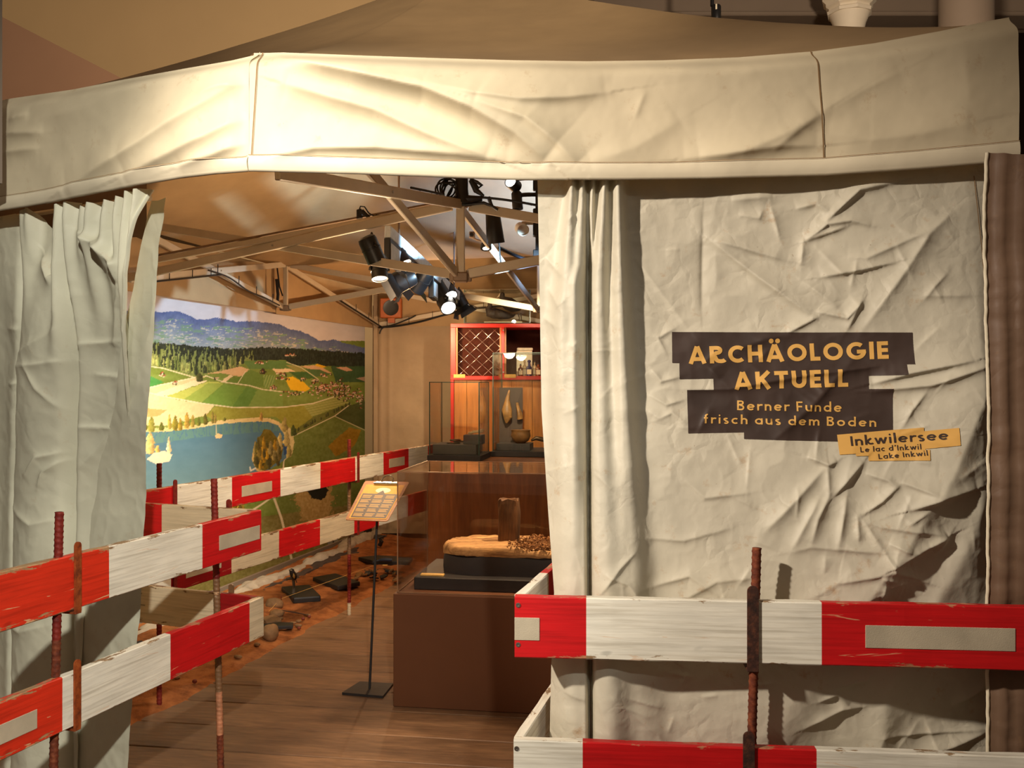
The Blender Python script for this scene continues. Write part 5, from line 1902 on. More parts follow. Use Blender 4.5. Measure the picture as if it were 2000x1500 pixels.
tA, YA = far_post(311, 905, 'ribbed post behind the far barrier at its left end', [(0.45, 0.75, M_rust)], 341)
tB, YB = far_post(682, 858, 'slim ribbed post behind the far barrier beside the text stand', [(0.42, 0.95, M_dull), (0.0, 0.10, M_dull)], 699)
for (tt_, pxs) in ((tA, 341), (tB, 699)):
    exF = Vector((0.343, 1, 0)).normalized()
    eyF = Vector((0, 0, 1)).cross(exF)
    for (z0, hh) in ((0.89, 0.16), (0.542, 0.158)):
        sF = on_line(pxs, F1s.x, F1s.y, exF.x, exF.y)
        M = Matrix(((exF.x, eyF.x, 0, F1s.x), (exF.y, eyF.y, 0, F1s.y), (0, 0, 1, z0), (0, 0, 0, 1)))
        holder(tt_, M, sF, hh, -0.006, hh + (0.03 if z0 > 0.7 else 0.01), M_rustred, 0.024)

# ================================================================== THE LARGE SHOWCASE IN THE MIDDLE
PC = G(768, 1380)                       # front left foot of the plinth


def fr(o, u, v, z=0.0):
    return Vector(o) + RX * u + BX * v + Vector((0, 0, z))


PH = 0.538
case = thing('display_case', fr(PC, 0.65, 0.38), 'brown plinth with a clear acrylic hood over the excavated wood', 'display case')
mb = MB()
mb.obox(fr(PC, 0, 0), RX * 1.30, BX * 0.78, (0, 0, PH), 0.003)
obj('plinth', mb, M_plinth, case)
HT = 1.118
hx0, hy0, hw, hd = 0.012, 0.025, 1.27, 0.60
th = 0.006
for nm_, o_, a_, b_ in (('front_pane', (hx0, hy0), RX * hw, BX * th), ('back_pane', (hx0, hy0 + hd), RX * hw, BX * th), ('side_pane', (hx0, hy0 + th), RX * th, BX * (hd - th)), ('side_pane', (hx0 + hw - th, hy0 + th), RX * th, BX * (hd - th))):
    mb = MB()
    mb.obox(fr(PC, o_[0], o_[1], PH), a_, b_, (0, 0, HT - PH - 0.006))
    obj(nm_, mb, M_acryl, case)
mb = MB()
mb.obox(fr(PC, hx0, hy0, HT - 0.006), RX * hw, BX * (hd + th), (0, 0, 0.006))
obj('top_pane', mb, M_acryl, case)
mb = MB()
e = 0.0045
for (u, v_) in ((0, 0), (0, hd), (hw - e, 0), (hw - e, hd)):
    mb.obox(fr(PC, hx0 + u, hy0 + v_ - 0.001, PH), RX * e, BX * e, (0, 0, HT - PH))
for z in (PH + 0.0005, HT - 0.003):
    for v_ in (0, hd):
        mb.obox(fr(PC, hx0, hy0 + v_ - 0.001, z), RX * hw, BX * e, (0, 0, 0.004))
    for u in (0, hw - e):
        mb.obox(fr(PC, hx0 + u, hy0, z), RX * e, BX * hd, (0, 0, 0.004))
obj('pane_edges', mb, M_aedge, case)
mb = MB()
mb.obox(fr(PC, 0.075, 0.10, PH), RX * 1.12, BX * 0.47, (0, 0, 0.062), 0.004)
obj('inner_base', mb, M_dark, case)
q = P(818, 1127, 4.56)
mb = MB()
mb.obox(fr(PC, 0.10, 0.125, PH + 0.062), RX * 0.115, BX * 0.035, (0, 0, 0.008), 0.001)
lb_ = obj('caption_label', mb, M_label, case)


# the excavated timber: a worn plank on a moulded support
def blob_outline(n, c, rx, ry, seed, amp=0.06):
    rg = np.random.default_rng(seed)
    ph = rg.uniform(0, 6.28, 5)
    a = np.linspace(0, 2 * math.pi, n, endpoint=False)
    r = 1 + amp * sum(np.sin((k + 2) * a + ph[k]) / (k + 1) for k in range(5))
    sx = np.sign(np.cos(a)) * np.abs(np.cos(a)) ** 0.62
    sy = np.sign(np.sin(a)) * np.abs(np.sin(a)) ** 0.62
    return [(c[0] + rx * r[i] * sx[i], c[1] + ry * r[i] * sy[i]) for i in range(n)]


ZB = PH + 0.062
oc = (0.62, 0.335)
ol = blob_outline(96, oc, 0.43, 0.165, 3, 0.035)
wd = thing('waterlogged_plank', fr(PC, *oc, ZB), 'weathered prehistoric timber plank with upright stake on a grey mount', 'artefact')
mb = MB()
n = len(ol)
lev = [(1.0, 0.0), (1.005, 0.03), (1.0, 0.075), (0.985, 0.092)]
for (s, z) in lev:
    for (u, v_) in ol:
        mb.v.append(tuple(fr(PC, oc[0] + (u - oc[0]) * s, oc[1] + (v_ - oc[1]) * s, ZB + z + (0.010 * math.sin(u * 16) if z > 0.05 else 0))))
for i in range(len(lev) - 1):
    for k in range(n):
        a, b = i * n + k, i * n + (k + 1) % n
        mb.f.append((a, b, b + n, a + n))
mb.f.append(tuple((len(lev) - 1) * n + k for k in range(n)))
mb.m = [0] * len(mb.f)
obj('moulded_mount', mb, plain('grey_mount', (52, 48, 48), 0.5, 0, 0.4, 0.1, 8), wd, smooth=True)
# plank body: polar grid with carved grain
nr, na = 40, 160
rg = np.linspace(0, 1, nr)[:, None]
ao = np.array(blob_outline(na, oc, 0.432, 0.167, 3, 0.035))
ao = np.concatenate([ao, ao[:1]])
Ug = oc[0] + (ao[None, :, 0] - oc[0]) * np.minimum(rg * 1.06, 1.0)
Vg = oc[1] + (ao[None, :, 1] - oc[1]) * np.minimum(rg * 1.06, 1.0)
crum = sstep(0.55, 0.66, Ug + 0.3 * (0.30 - Vg) + 0.05 * fbm(Ug * 12, Vg * 12, 3))
Zt = 0.150 + 0.010 * fbm(Ug * 4, Vg * 34, 4) + 0.008 * fbm(Ug * 2, Vg * 5, 2) - 0.012 * sstep(0.30, 0.16, Vg)
Zt = Zt * (1 - crum) + (0.118 + 0.016 * np.abs(fbm(Ug * 38, Vg * 38, 3)) * 2 + 0.02 * fbm(Ug * 9, Vg * 9, 3)) * crum
edge_ = sstep(0.90, 1.0, rg)
Zt = Zt * (1 - edge_) + 0.093 * edge_ + 0.004 * fbm(Ug * 40, Vg * 40, 2)
Pw = np.array(PC)[None, None] + np.array(RX)[None, None] * Ug[..., None] + np.array(BX)[None, None] * Vg[..., None]
Pw[..., 2] = ZB + Zt
grid('plank', Pw[:, ::-1], wood('weathered_timber', (112, 72, 38), (226, 172, 108), 7, (0.35, 4.5, 4), 0.7, 0.6, knots=False), wd)
# crumbled fibres lying on the right part
mb = MB()
rg_ = random.Random(4)
for i in range(2600):
    u, v_ = rg_.uniform(0.46, 1.02), rg_.uniform(0.17, 0.48)
    w_ = u + 0.3 * (0.30 - v_) + rg_.uniform(-0.04, 0.04)
    if w_ < 0.58 or ((u - oc[0]) / 0.42) ** 4 + ((v_ - oc[1]) / 0.16) ** 4 > 1:
        continue
    f_ = min(max((u + 0.3 * (0.30 - v_) - 0.55) / 0.11, 0), 1)
    a = rg_.uniform(0, 6.28)
    l_ = rg_.uniform(0.003, 0.009)
    z = ZB + 0.154 * (1 - f_) + 0.134 * f_ + rg_.uniform(-0.002, 0.012)
    c = fr(PC, u, v_, z)
    dv = Vector((math.cos(a), math.sin(a), rg_.uniform(-0.4, 0.4))) * l_
    mb.bar(c - dv, c + dv, rg_.uniform(0.003, 0.007), rg_.uniform(0.003, 0.006), 0)
obj('wood_crumbs', mb, wood('crumb_wood', (96, 58, 30), (182, 124, 68), 30, (1, 1, 1), 0.8, 0.4, knots=False), wd, kind='stuff')
# upright stake
sq = (0.512, 0.315)
mb = MB()
rings = []
ns = 20
for k in range(26):
    z = 0.13 + 0.235 * k / 25
    row = []
    for j in range(ns):
        a = 2 * math.pi * j / ns
        cx = math.copysign(abs(math.cos(a)) ** 0.45, math.cos(a)) * 0.054
        cy = math.copysign(abs(math.sin(a)) ** 0.45, math.sin(a)) * 0.036
        rr = 1 + 0.07 * float(fbm(np.array(j * 0.9), np.array(z * 9), 3)) - 0.10 * max(0, (k - 18) / 8) * (1 + math.sin(j * 2.1))
        zz_ = z - (0.014 * (0.5 + 0.5 * math.sin(j * 2.3 + 1)) * max(0, (k - 20) / 5))
        row.append(fr(PC, sq[0] + cx * rr + 0.002 * math.sin(z * 30), sq[1] + cy * rr, ZB + zz_))
    rings.append(row)
vs = [p for r in rings for p in r]
fs = [(i * ns + j, i * ns + (j + 1) % ns, (i + 1) * ns + (j + 1) % ns, (i + 1) * ns + j) for i in range(25) for j in range(ns)]
vs.append(fr(PC, sq[0], sq[1], ZB + 0.362))
fs += [(25 * ns + j, 25 * ns + (j + 1) % ns, len(vs) - 1) for j in range(ns)]
mb.add(vs, fs)
obj('stake', mb, wood('dark_stake', (60, 40, 24), (146, 98, 56), 7, (3, 3, 0.35), 0.7, 0.6, knots=False), wd, smooth=True)

# ================================================================== TEXT STAND WITH CLIPBOARD
bc = G(718, 1349)
st = thing('text_stand', (bc.x, bc.y, 0), 'slim black stand holding a brown clipboard with a text sheet', 'stand')
b4 = [G(668, 1357), G(703, 1335), G(768, 1339), G(748, 1364)]
mb = MB()
mb.prism([Vector((p.x, p.y, 0.0)) for p in (b4[0], b4[3], b4[2], b4[1])], (0, 0, 0.012))
obj('base_plate', mb, M_dark, st)
tl, tr, br, bl = P(713, 939, 4.78), P(800, 941, 4.78), P(757, 1018, 4.52), P(674, 1015, 4.52)
cb = (tl + tr + br + bl) / 4
mb = MB()
mb.loft([(bc.x + 0.01, bc.y, 0.01), (cb.x + 0.0, cb.y + 0.02, cb.z - 0.02)], 0.0062, 12)
obj('pole', mb, M_dark, st, smooth=True)
nrm = (tr - tl).cross(tl - bl).normalized()
if nrm.y > 0:
    nrm = -nrm
mb = MB()


def rounded(c4, r, n=5):
    out = []
    for i in range(4):
        p, a, b = c4[i], c4[i - 1], c4[(i + 1) % 4]
        da, db = (a - p).normalized() * r, (b - p).normalized() * r
        for k in range(n + 1):
            f = k / n
            out.append(p + da * (1 - f) ** 2 + db * f ** 2)
    return out


c4 = [tl, tr, br, bl]
mb.prism(rounded(c4, 0.014), -nrm * 0.004)
cbo = obj('clipboard', mb, M_hard, st)
lerp4 = lambda u, v_: (tl * (1 - u) + tr * u) * (1 - v_) + (bl * (1 - u) + br * u) * v_
pane = lambda u0, v0, u1, v1, h: [lerp4(u0, v0) + nrm * h, lerp4(u1, v0) + nrm * h, lerp4(u1, v1) + nrm * h, lerp4(u0, v1) + nrm * h]
mb = MB()
mb.prism(pane(0.07, 0.10, 0.94, 0.96, 0.0008), nrm * 0.0006)
sh = obj('text_sheet', mb, M_paper, cbo)
mb = MB()
mb.prism(pane(0.10, 0.34, 0.92, 0.94, 0.0016), nrm * 0.0003)
mb.prism([lerp4(0.42, 0.34) + nrm * 0.0016, lerp4(0.52, 0.25) + nrm * 0.0016, lerp4(0.60, 0.34) + nrm * 0.0016], nrm * 0.0003)
obj('printed_block', mb, M_ink, cbo)
mb = MB()
el = [lerp4(0.52 + 0.17 * math.cos(a * math.pi / 10), 0.25 - 0.07 * math.sin(a * math.pi / 10)) + nrm * 0.0015 for a in range(20)]
mb.prism(el, nrm * 0.0002)
obj('printed_spot', mb, M_cream, cbo)
mb = MB()
rg_ = random.Random(9)
for col_ in range(3):
    for r_ in range(19):
        if r_ in (3, 7, 11, 15):
            continue
        u0 = 0.13 + 0.265 * col_
        v0 = 0.38 + 0.0285 * r_
        mb.prism(pane(u0, v0, u0 + 0.235 * rg_.uniform(0.75, 1.0), v0 + 0.013, 0.0020), nrm * 0.0002)
obj('text_lines', mb, M_gold, cbo)
mb = MB()
a_, b_ = lerp4(0.24, 0.085) + nrm * 0.006, lerp4(0.78, 0.085) + nrm * 0.006
mb.loft([a_, b_], 0.007, 12)
mb.prism(pane(0.26, 0.03, 0.76, 0.10, 0.002), nrm * 0.004)
m_ = lerp4(0.51, 0.03) + nrm * 0.010
upv = (tl - bl).normalized()
wv = (tr - tl).normalized()
mb.loft([m_ - wv * 0.028, m_ - wv * 0.026 + upv * 0.02 + nrm * 0.006, m_ - wv * 0.012 + upv * 0.032 + nrm * 0.010, m_ + upv * 0.034 + nrm * 0.011, m_ + wv * 0.012 + upv * 0.032 + nrm * 0.010, m_ + wv * 0.026 + upv * 0.02 + nrm * 0.006, m_ + wv * 0.028], 0.0035, 8)
obj('spring_clip', mb, M_steel, cbo, smooth=True)

# ================================================================== THE BACK DISPLAY: low plinth, two glass cases, red cabinet
YP = 6.85
mb = MB()
x0 = P(836, 0, YP).x
mb.obox((x0, YP, 0), RX * 1.7, BX * 0.75, (0, 0, 0.955), 0.003)
lp = obj('low_plinth', mb, M_dimply, label='long brown plinth under the two glass cases', cat='plinth')


def glass_case(name, o, w, d, zb, zt, label, baseh=0.045, over=0.012):
    t = thing(name, o + RX * w / 2 + BX * d / 2 + Vector((0, 0, zb - o.z)), label, 'display case', 'glass cases of the back display')
    mb = MB()
    mb.obox(Vector((o.x, o.y, zb)) - RX * over - BX * over, RX * (w + 2 * over), BX * (d + 2 * over), (0, 0, baseh), 0.004)
    obj('base', mb, M_dark, t)
    g = 0.006
    O = Vector((o.x, o.y, zb + baseh))
    H_ = zt - zb - baseh
    for nm_, p, a, b in (('front_pane', O, RX * w, BX * g), ('back_pane', O + BX * (d - g), RX * w, BX * g), ('side_pane', O + BX * g, RX * g, BX * (d - 2 * g)), ('side_pane', O + BX * g + RX * (w - g), RX * g, BX * (d - 2 * g))):
        mb = MB()
        mb.obox(p, a, b, (0, 0, H_ - g))
        obj(nm_, mb, M_glass, t)
    mb = MB()
    mb.obox(O + Vector((0, 0, H_ - g)), RX * w, BX * d, (0, 0, g))
    obj('top_pane', mb, M_glass, t)
    mb = MB()
    e = 0.007
    for u in (0, w - e):
        for v_ in (0, d - e):
            mb.obox(O + RX * u + BX * (v_ - 0.001), RX * e, BX * e, (0, 0, H_))
    for v_ in (0, d - e):
        mb.obox(O + BX * (v_ - 0.001) + Vector((0, 0, H_ - 0.005)), RX * w, BX * e, (0, 0, 0.006))
    for u in (0, w - e):
        mb.obox(O + RX * u + Vector((0, 0, H_ - 0.005)), RX * e, BX * d, (0, 0, 0.006))
    obj('pane_edges', mb, M_gedge, t)
    return t, O


Y1 = 6.90
o1 = P(838, 0, Y1)
o1.z = 0
zt1, zb1 = P(0, 746, Y1).z, 0.955
w1 = (938 - 838) / F * Y1
gc1, O1 = glass_case('glass_case', Vector((o1.x, o1.y, 0)), w1, 0.42, zb1, zt1, 'front glass case with rings and bones beside the plywood wall')
# things in the first case
mb = MB()
mb.obox(O1 + RX * 0.015 + BX * 0.05, RX * (w1 - 0.05), BX * 0.28, (0, 0, 0.075), 0.002)
slab = obj('grey_stepped_block', mb, M_grey, label='low grey block on the floor of the front glass case', cat='mount')
mb = MB()
mb.obox(O1 + RX * 0.24 + BX * 0.10 + Vector((0, 0, 0.075)), RX * 0.145, BX * 0.12, (0, 0, 0.07), 0.002)
blk = obj('grey_stepped_block', mb, M_grey, label='small dark block under the bones in the front glass case', cat='mount')
for i, (u, v_, R_) in enumerate(((0.155, 0.15, 0.048), (0.195, 0.19, 0.044), (0.165, 0.17, 0.040))):
    mb = MB()
    c_ = O1 + RX * u + BX * v_ + Vector((0, 0, 0.081 + 0.010 * i))
    mb.torus(c_, R_, 0.0052, RX, (BX + Vector((0, 0, 0.05 * (i - 1)))), 40, 8, 0.3 * i, 0.3 * i + 2 * math.pi - 0.35)
    obj('arm_ring', mb, M_bronze, smooth=True, label=('largest old metal arm ring on the grey block', 'rear old metal arm ring on the grey block', 'topmost old metal arm ring of the three')[i], cat='ring', group='arm rings in the front glass case')
for i in range(3):
    mb = MB()
    a_ = O1 + RX * (0.27 + 0.01 * i) + BX * (0.13 + 0.03 * i) + Vector((0, 0, 0.157 + 0.008 * (i == 2)))
    b_ = a_ + RX * (0.11 - 0.01 * i) + BX * 0.01 + Vector((0, 0, 0.014))
    m_ = (a_ + b_) / 2
    mb.loft([a_, a_ + (b_ - a_) * 0.12, a_ + (b_ - a_) * 0.25, m_, a_ + (b_ - a_) * 0.75, a_ + (b_ - a_) * 0.9, b_], [0.004, 0.011, 0.007, 0.006, 0.007, 0.012, 0.004], 10)
    obj('bone_tool', mb, M_bone, smooth=True, label=('front pale bone tool on the small dark block', 'middle pale bone tool on the small dark block', 'rear raised bone tool on the small dark block')[i], cat='bone', group='bones in the front glass case')

Y2 = 7.28
o2 = P(962, 0, Y2)
zt2 = P(0, 689, Y2).z
gc2, O2 = glass_case('glass_case', Vector((o2.x, o2.y, 0)), 0.62, 0.45, 0.955, zt2, 'taller rear glass case with dark panel and clay bowl')
mb = MB()
q0, q1 = P(975, 872, 7.56), P(1021, 757, 7.56)
mb.abox(q0.x, 7.56, 1.0, q1.x, 7.575, q1.z, 0.001)
pn = obj('mount_panel', mb, plain('umber_panel', (74, 56, 46), 0.6), label='dark brown upright panel in the rear glass case', cat='panel')
for (pts, rad, lab) in (
    ([P(995, 762, 7.53), P(991, 780, 7.52), P(990, 800, 7.50), P(992, 815, 7.49), P(989, 826, 7.50)], [0.006, 0.018, 0.042, 0.036, 0.010], 'larger worn wooden ladle hung on the dark panel'),
    ([P(1010, 787, 7.53), P(1012, 797, 7.51), P(1015, 808, 7.50), P(1016, 818, 7.51)], [0.012, 0.014, 0.022, 0.026], 'smaller wooden handle hung on the dark panel')):
    mb = MB()
    mb.loft(pts, [(r, r * 0.7) for r in rad], 14)
    obj('wooden_ladle', mb, M_horn, smooth=True, label=lab, cat='artefact')
mb = MB()
q0 = P(976, 879, 7.36)
mb.obox(O2 + RX * 0.02 + BX * 0.06, RX * 0.27, BX * 0.22, (0, 0, 0.055), 0.002)
obj('grey_stepped_block', mb, M_grey, label='grey block under the clay bowl in the rear glass case', cat='mount')
c_ = P(1017, 861, 7.40)
mb = MB()
zb_ = O2.z + 0.055
mb.lathe((c_.x, c_.y, zb_), [(0.0, 0.0), (0.035, 0.0), (0.065, 0.022), (0.080, 0.055), (0.076, 0.080), (0.074, 0.094), (0.080, 0.106), (0.074, 0.104), (0.068, 0.094), (0.068, 0.08), (0.055, 0.03), (0.0, 0.012)], 36)
obj('clay_bowl', mb, M_clay, smooth=True, label='round brown clay bowl with flared rim in the rear glass case', cat='bowl')
mb = MB()
c_ = P(1052, 858, 7.45)
mb.loft([c_ + Vector((-0.06, 0, -0.01)), c_ + Vector((-0.02, 0, 0.01)), c_ + Vector((0.05, 0, -0.005)), c_ + Vector((0.08, 0.02, -0.01))], [0.008, 0.018, 0.02, 0.006], 10)
obj('dark_tool', mb, M_bronze, smooth=True, label='dark lumpy tool lying beside the clay bowl', cat='artefact')

# red cabinet with plywood below
YK = 8.0
KX = lambda px: P(px, 0, YK).x
KZ = lambda py: P(0, py, YK).z
cabx0, cabz1, cabz0 = KX(880), KZ(632), KZ(742)
kb = thing('red_cabinet', (KX(975), YK + 0.2, 0), 'red open cabinet with wire-mesh compartment above a plywood front', 'cabinet')
cw = KX(975) - KX(882)
xr = cabx0 + 2.15 * cw + 0.06
bt = 0.034
D = 0.40
mb = MB()
for (a0, a1, z0, z1) in ((cabx0, xr, cabz1 - bt, cabz1), (cabx0, xr, cabz0, cabz0 + bt), (cabx0, cabx0 + 0.045, cabz0 + bt, cabz1 - bt), (KX(979), KX(979) + 0.028, cabz0 + bt, cabz1 - bt), (xr - 0.04, xr, cabz0 + bt, cabz1 - bt)):
    mb.abox(a0, YK, z0, a1, YK + D, z1, 0.002)
obj('frame', mb, M_redwood, kb)
mb = MB()
mb.abox(cabx0 + 0.01, YK + D - 0.01, cabz0, xr - 0.01, YK + D, cabz1)
obj('back_panel', mb, M_hide, kb)
for (a0, a1) in ((cabx0 + 0.045, cabx0 + 0.06), (KX(979) - 0.015, KX(979)), (KX(979) + 0.028, KX(979) + 0.043)):
    mb = MB()
    mb.abox(a0, YK + 0.012, cabz0 + bt, a1, YK + D - 0.01, cabz1 - bt)
    obj('inner_lining', mb, M_ply, kb)
mb = MB()
mb.abox(KX(890), YK + 0.10, cabz0 + bt, KX(979) - 0.015, YK + 0.115, cabz1 - bt)
obj('leather_panel', mb, M_hide, kb)
# chain-link wire in the left compartment
wx0, wx1, wz0, wz1 = KX(893), KX(978), KZ(735), KZ(643)
mb = MB()
pit = (wx1 - wx0) / 3.5
for fam in (1, -1):
    for k in range(-4, 8):
        pts = []
        for i in range(0, 60):
            z = wz0 + (wz1 - wz0) * i / 59
            x = wx0 + k * pit + fam * (z - wz0) * 1.08
            if wx0 <= x <= wx1:
                pts.append(Vector((x, YK + 0.055 + 0.010 * math.sin(z * math.pi / (pit / 1.08) * 2 + (0 if fam > 0 else math.pi)), z)))
        if len(pts) > 3:
            mb.loft(pts, 0.0022 if fam < 0 else 0.0016, 5)
obj('wire_mesh', mb, M_wire, kb, smooth=True)
for px in (886, 985):
    mb = MB()
    mb.abox(KX(px), YK - 0.004, KZ(738), KX(px + 22.5), YK - 0.0005, KZ(731), 0.0005)
    obj('caption_label', mb, M_label, kb)
for py in (645, 727):
    mb = MB()
    mb.lathe((KX(983), YK - 0.001, KZ(py)), [(0, 0), (0.006, 0), (0.006, 0.003), (0, 0.003)], 10, axis=(0, -1, 0))
    obj('screw', mb, M_screw, kb)
# plywood front under the cabinet, with a red edge on the left
pxs = [887, 912, 940, 968, 1000, 1040, 1090, 1140]
for i in range(len(pxs) - 1):
    mb = MB()
    mb.abox(KX(pxs[i]), YK + 0.02 + 0.003 * (i % 2), 0.0, KX(pxs[i + 1]) - 0.003, YK + 0.045, cabz0 - 0.002, 0.001)
    obj('plywood_panel', mb, M_ply, kb)
mb = MB()
mb.abox(cabx0, YK + 0.005, 0.0, KX(887) - 0.003, YK + D, cabz0 - 0.001, 0.002)
obj('red_side_post', mb, M_redwood, kb)
mb = MB()
mb.abox(KX(887), YK + 0.05, 0.0, xr, YK + D, cabz0 - 0.002)
obj('carcass', mb, M_ply, kb)

# bottles and a white box in the right compartment
zs_ = cabz0 + bt
mb = MB()
q0, q1 = KX(1009), KX(1041)
mb.abox(q0, YK + 0.26, zs_, q1, YK + 0.36, KZ(683), 0.004)
obj('white_box', mb, M_cream, label='white box standing behind the bottles in the red cabinet', cat='box')
mb = MB()
mb.abox(q0 + 0.005, YK + 0.255, KZ(683) + 0.001, q1 + 0.005, YK + 0.365, KZ(677), 0.006)
obj('white_box', mb, M_cream, label='flat white tray lying on top of the white box', cat='box')
BOT = [(1017, 0.022, 0.11, M_amber, 'short amber bottle with a white label'), (1025, 0.020, 0.14, M_clearb, 'pale bottle with pointed stopper behind the amber one'), (1034, 0.026, 0.13, M_blue, 'blue-black bottle with round glass stopper'),
       (1045, 0.018, 0.14, M_clearb, 'slim pale bottle right of the blue one'), (1052, 0.024, 0.12, M_amber, 'dark bottle at the cut-off edge by the curtain')]
for i, (px, r, h, m, lab) in enumerate(BOT):
    c_ = Vector((KX(px), YK + 0.13 + 0.03 * (i % 2), zs_))
    t = thing('bottle', c_, lab, 'bottle', 'bottles in the red cabinet')
    mb = MB()
    mb.lathe(c_, [(0, 0.0), (r, 0.0), (r, h * 0.55), (r * 0.9, h * 0.63), (r * 0.4, h * 0.70), (r * 0.38, h * 0.82), (r * 0.5, h * 0.83), (r * 0.5, h * 0.86), (0, h * 0.86)], 20)
    obj('glass_body', mb, m, t, smooth=True)
    mb = MB()
    if i == 2:
        mb.lathe(c_ + Vector((0, 0, h * 0.86)), [(0.004, 0), (0.008, 0.003), (0.017, 0.016), (0.012, 0.028), (0, 0.033)], 16)
    elif i == 1:
        mb.lathe(c_ + Vector((0, 0, h * 0.86)), [(0.006, 0), (0.012, 0.006), (0.006, 0.022), (0, 0.03)], 12)
    else:
        mb.lathe(c_ + Vector((0, 0, h * 0.86)), [(0.007, 0), (0.008, 0.012), (0, 0.013)], 12)
    obj('stopper', mb, m if i in (1, 2) else M_black, t, smooth=True)
    mb = MB()
    mb.abox(c_.x - r * 0.75, c_.y - r - 0.0025, c_.z + h * 0.12, c_.x + r * 0.75, c_.y - r + 0.0035, c_.z + h * 0.45, 0.001)
    obj('paper_label', mb, M_cream, t)

# glass case with the two coots on the cabinet
YC = 8.02
CX = lambda px: P(px, 0, YC).x
ztc = cabz1
bx0, bx1 = CX(906), CX(1036)
bt_ = thing('glass_case', ((bx0 + bx1) / 2, YC + 0.17, ztc), 'glass case with two stuffed coots on top of the red cabinet', 'display case', 'glass cases of the back display')
mb = MB()
mb.abox(bx0, YC, ztc, bx1, YC + 0.34, ztc + 0.010, 0.001)
obj('base', mb, M_dark, bt_)
mb = MB()
mb.abox(CX(945), YC + 0.04, ztc + 0.010, CX(1020), YC + 0.28, ztc + 0.022, 0.002)
obj('white_board', mb, M_cream, bt_)
ht = P(0, 566, YC).z
for nm_, a in (('front_pane', (bx0, YC, ztc + 0.01, bx1, YC + 0.005, ht)), ('back_pane', (bx0, YC + 0.335, ztc + 0.01, bx1, YC + 0.34, ht)), ('side_pane', (bx0, YC + 0.005, ztc + 0.01, bx0 + 0.005, YC + 0.335, ht)), ('side_pane', (bx1 - 0.005, YC + 0.005, ztc + 0.01, bx1, YC + 0.335, ht)), ('top_pane', (bx0, YC, ht, bx1, YC + 0.34, ht + 0.005))):
    mb = MB()
    mb.abox(*a)
    obj(nm_, mb, M_glass, bt_)
mb = MB()
for u in (bx0, bx1 - 0.006):
    for v_ in (YC - 0.001, YC + 0.335):
        mb.abox(u, v_, ztc + 0.01, u + 0.006, v_ + 0.006, ht)
obj('pane_edges', mb, M_gedge, bt_)


def coot(pp, Yb, label, standing, sc=1.0):
    """body, neck and head in one loft from tail to crown; pp are (px, py, width radius, height radius) in metres"""
    pts = [P(a, b, Yb) for a, b, _, _ in pp]
    t = thing('stuffed_coot', (pts[3].x, Yb, ztc + 0.022), label, 'bird', 'stuffed coots on the cabinet')
    mb = MB()
    mb.loft(pts, [(c_, d_) for _, _, c_, d_ in pp], 18)
    b = obj('body', mb, M_coot, t, smooth='all')
    return t, pts


t, pts = coot([(1007, 614, 0.006, 0.004), (1003, 616, 0.02, 0.012), (994, 617, 0.045, 0.027), (980, 615, 0.06, 0.042), (965, 612, 0.058, 0.048), (956, 610, 0.042, 0.043), (954, 603, 0.028, 0.028), (957, 597, 0.022, 0.022), (956, 593, 0.024, 0.022), (954, 591, 0.010, 0.010)],
              YC + 0.12, 'sitting black stuffed coot at the front of the glass case', False)
mb = MB()
mb.loft([P(954.5, 594, YC + 0.12), P(951, 601, YC + 0.12), P(947, 604, YC + 0.12)], [(0.010, 0.012), (0.008, 0.008), 0.0015], 10)
obj('bill', mb, M_beak, t, smooth='all')
mb = MB()
mb.loft([P(967, 610, YC + 0.065), P(980, 614, YC + 0.058), P(994, 618, YC + 0.072), P(1003, 619, YC + 0.09)], [(0.006, 0.02), (0.010, 0.030), (0.008, 0.02), (0.002, 0.004)], 12)
obj('wing', mb, M_coot, t, smooth='all')
mb = MB()
mb.loft([P(998, 620.5, YC + 0.10), P(1003, 619, YC + 0.10)], [(0.004, 0.008), (0.003, 0.004)], 8)
obj('white_tail_patch', mb, M_beak, t, smooth='all')
t, pts = coot([(1029, 597, 0.004, 0.004), (1024, 597, 0.02, 0.014), (1014, 600, 0.045, 0.034), (1003, 598, 0.06, 0.056), (993, 593, 0.058, 0.060), (985, 588, 0.042, 0.050), (981, 581, 0.024, 0.026), (981, 576, 0.021, 0.022), (981, 573.5, 0.021, 0.021), (981, 571, 0.009, 0.009)],
              YC + 0.23, 'standing black stuffed coot with white bill behind the sitting one', True)
mb = MB()
mb.loft([P(978, 573, YC + 0.23), P(974.5, 578, YC + 0.23), P(970, 582, YC + 0.23)], [(0.008, 0.010), (0.007, 0.007), 0.001], 10)
obj('bill', mb, M_beak, t, smooth='all')
mb = MB()
mb.loft([P(992, 588, YC + 0.175), P(1004, 594, YC + 0.165), P(1017, 597, YC + 0.18), P(1027, 597, YC + 0.21)], [(0.006, 0.026), (0.010, 0.036), (0.008, 0.02), (0.002, 0.004)], 12)
obj('wing', mb, M_coot, t, smooth='all')
zfoot = ztc + 0.024
for (px0, py0, px1, dy) in ((1012, 612, 1014, 0.20), (1017, 611, 1017, 0.26)):
    a_ = P(px0, py0, YC + dy)
    b_ = P(px1, 0, YC + dy)
    b_.z = zfoot
    mb = MB()
    mb.loft([a_, (a_ + b_) / 2 + Vector((0.006, 0, 0)), b_], [0.006, 0.0045, 0.0045], 8)
    for s_ in (-0.02, 0.0, 0.02):
        mb.loft([b_, b_ + Vector((-0.035, -0.02 + s_, 0.0))], [0.004, 0.002], 6)
    obj('leg', mb, M_leg, t, smooth=True)

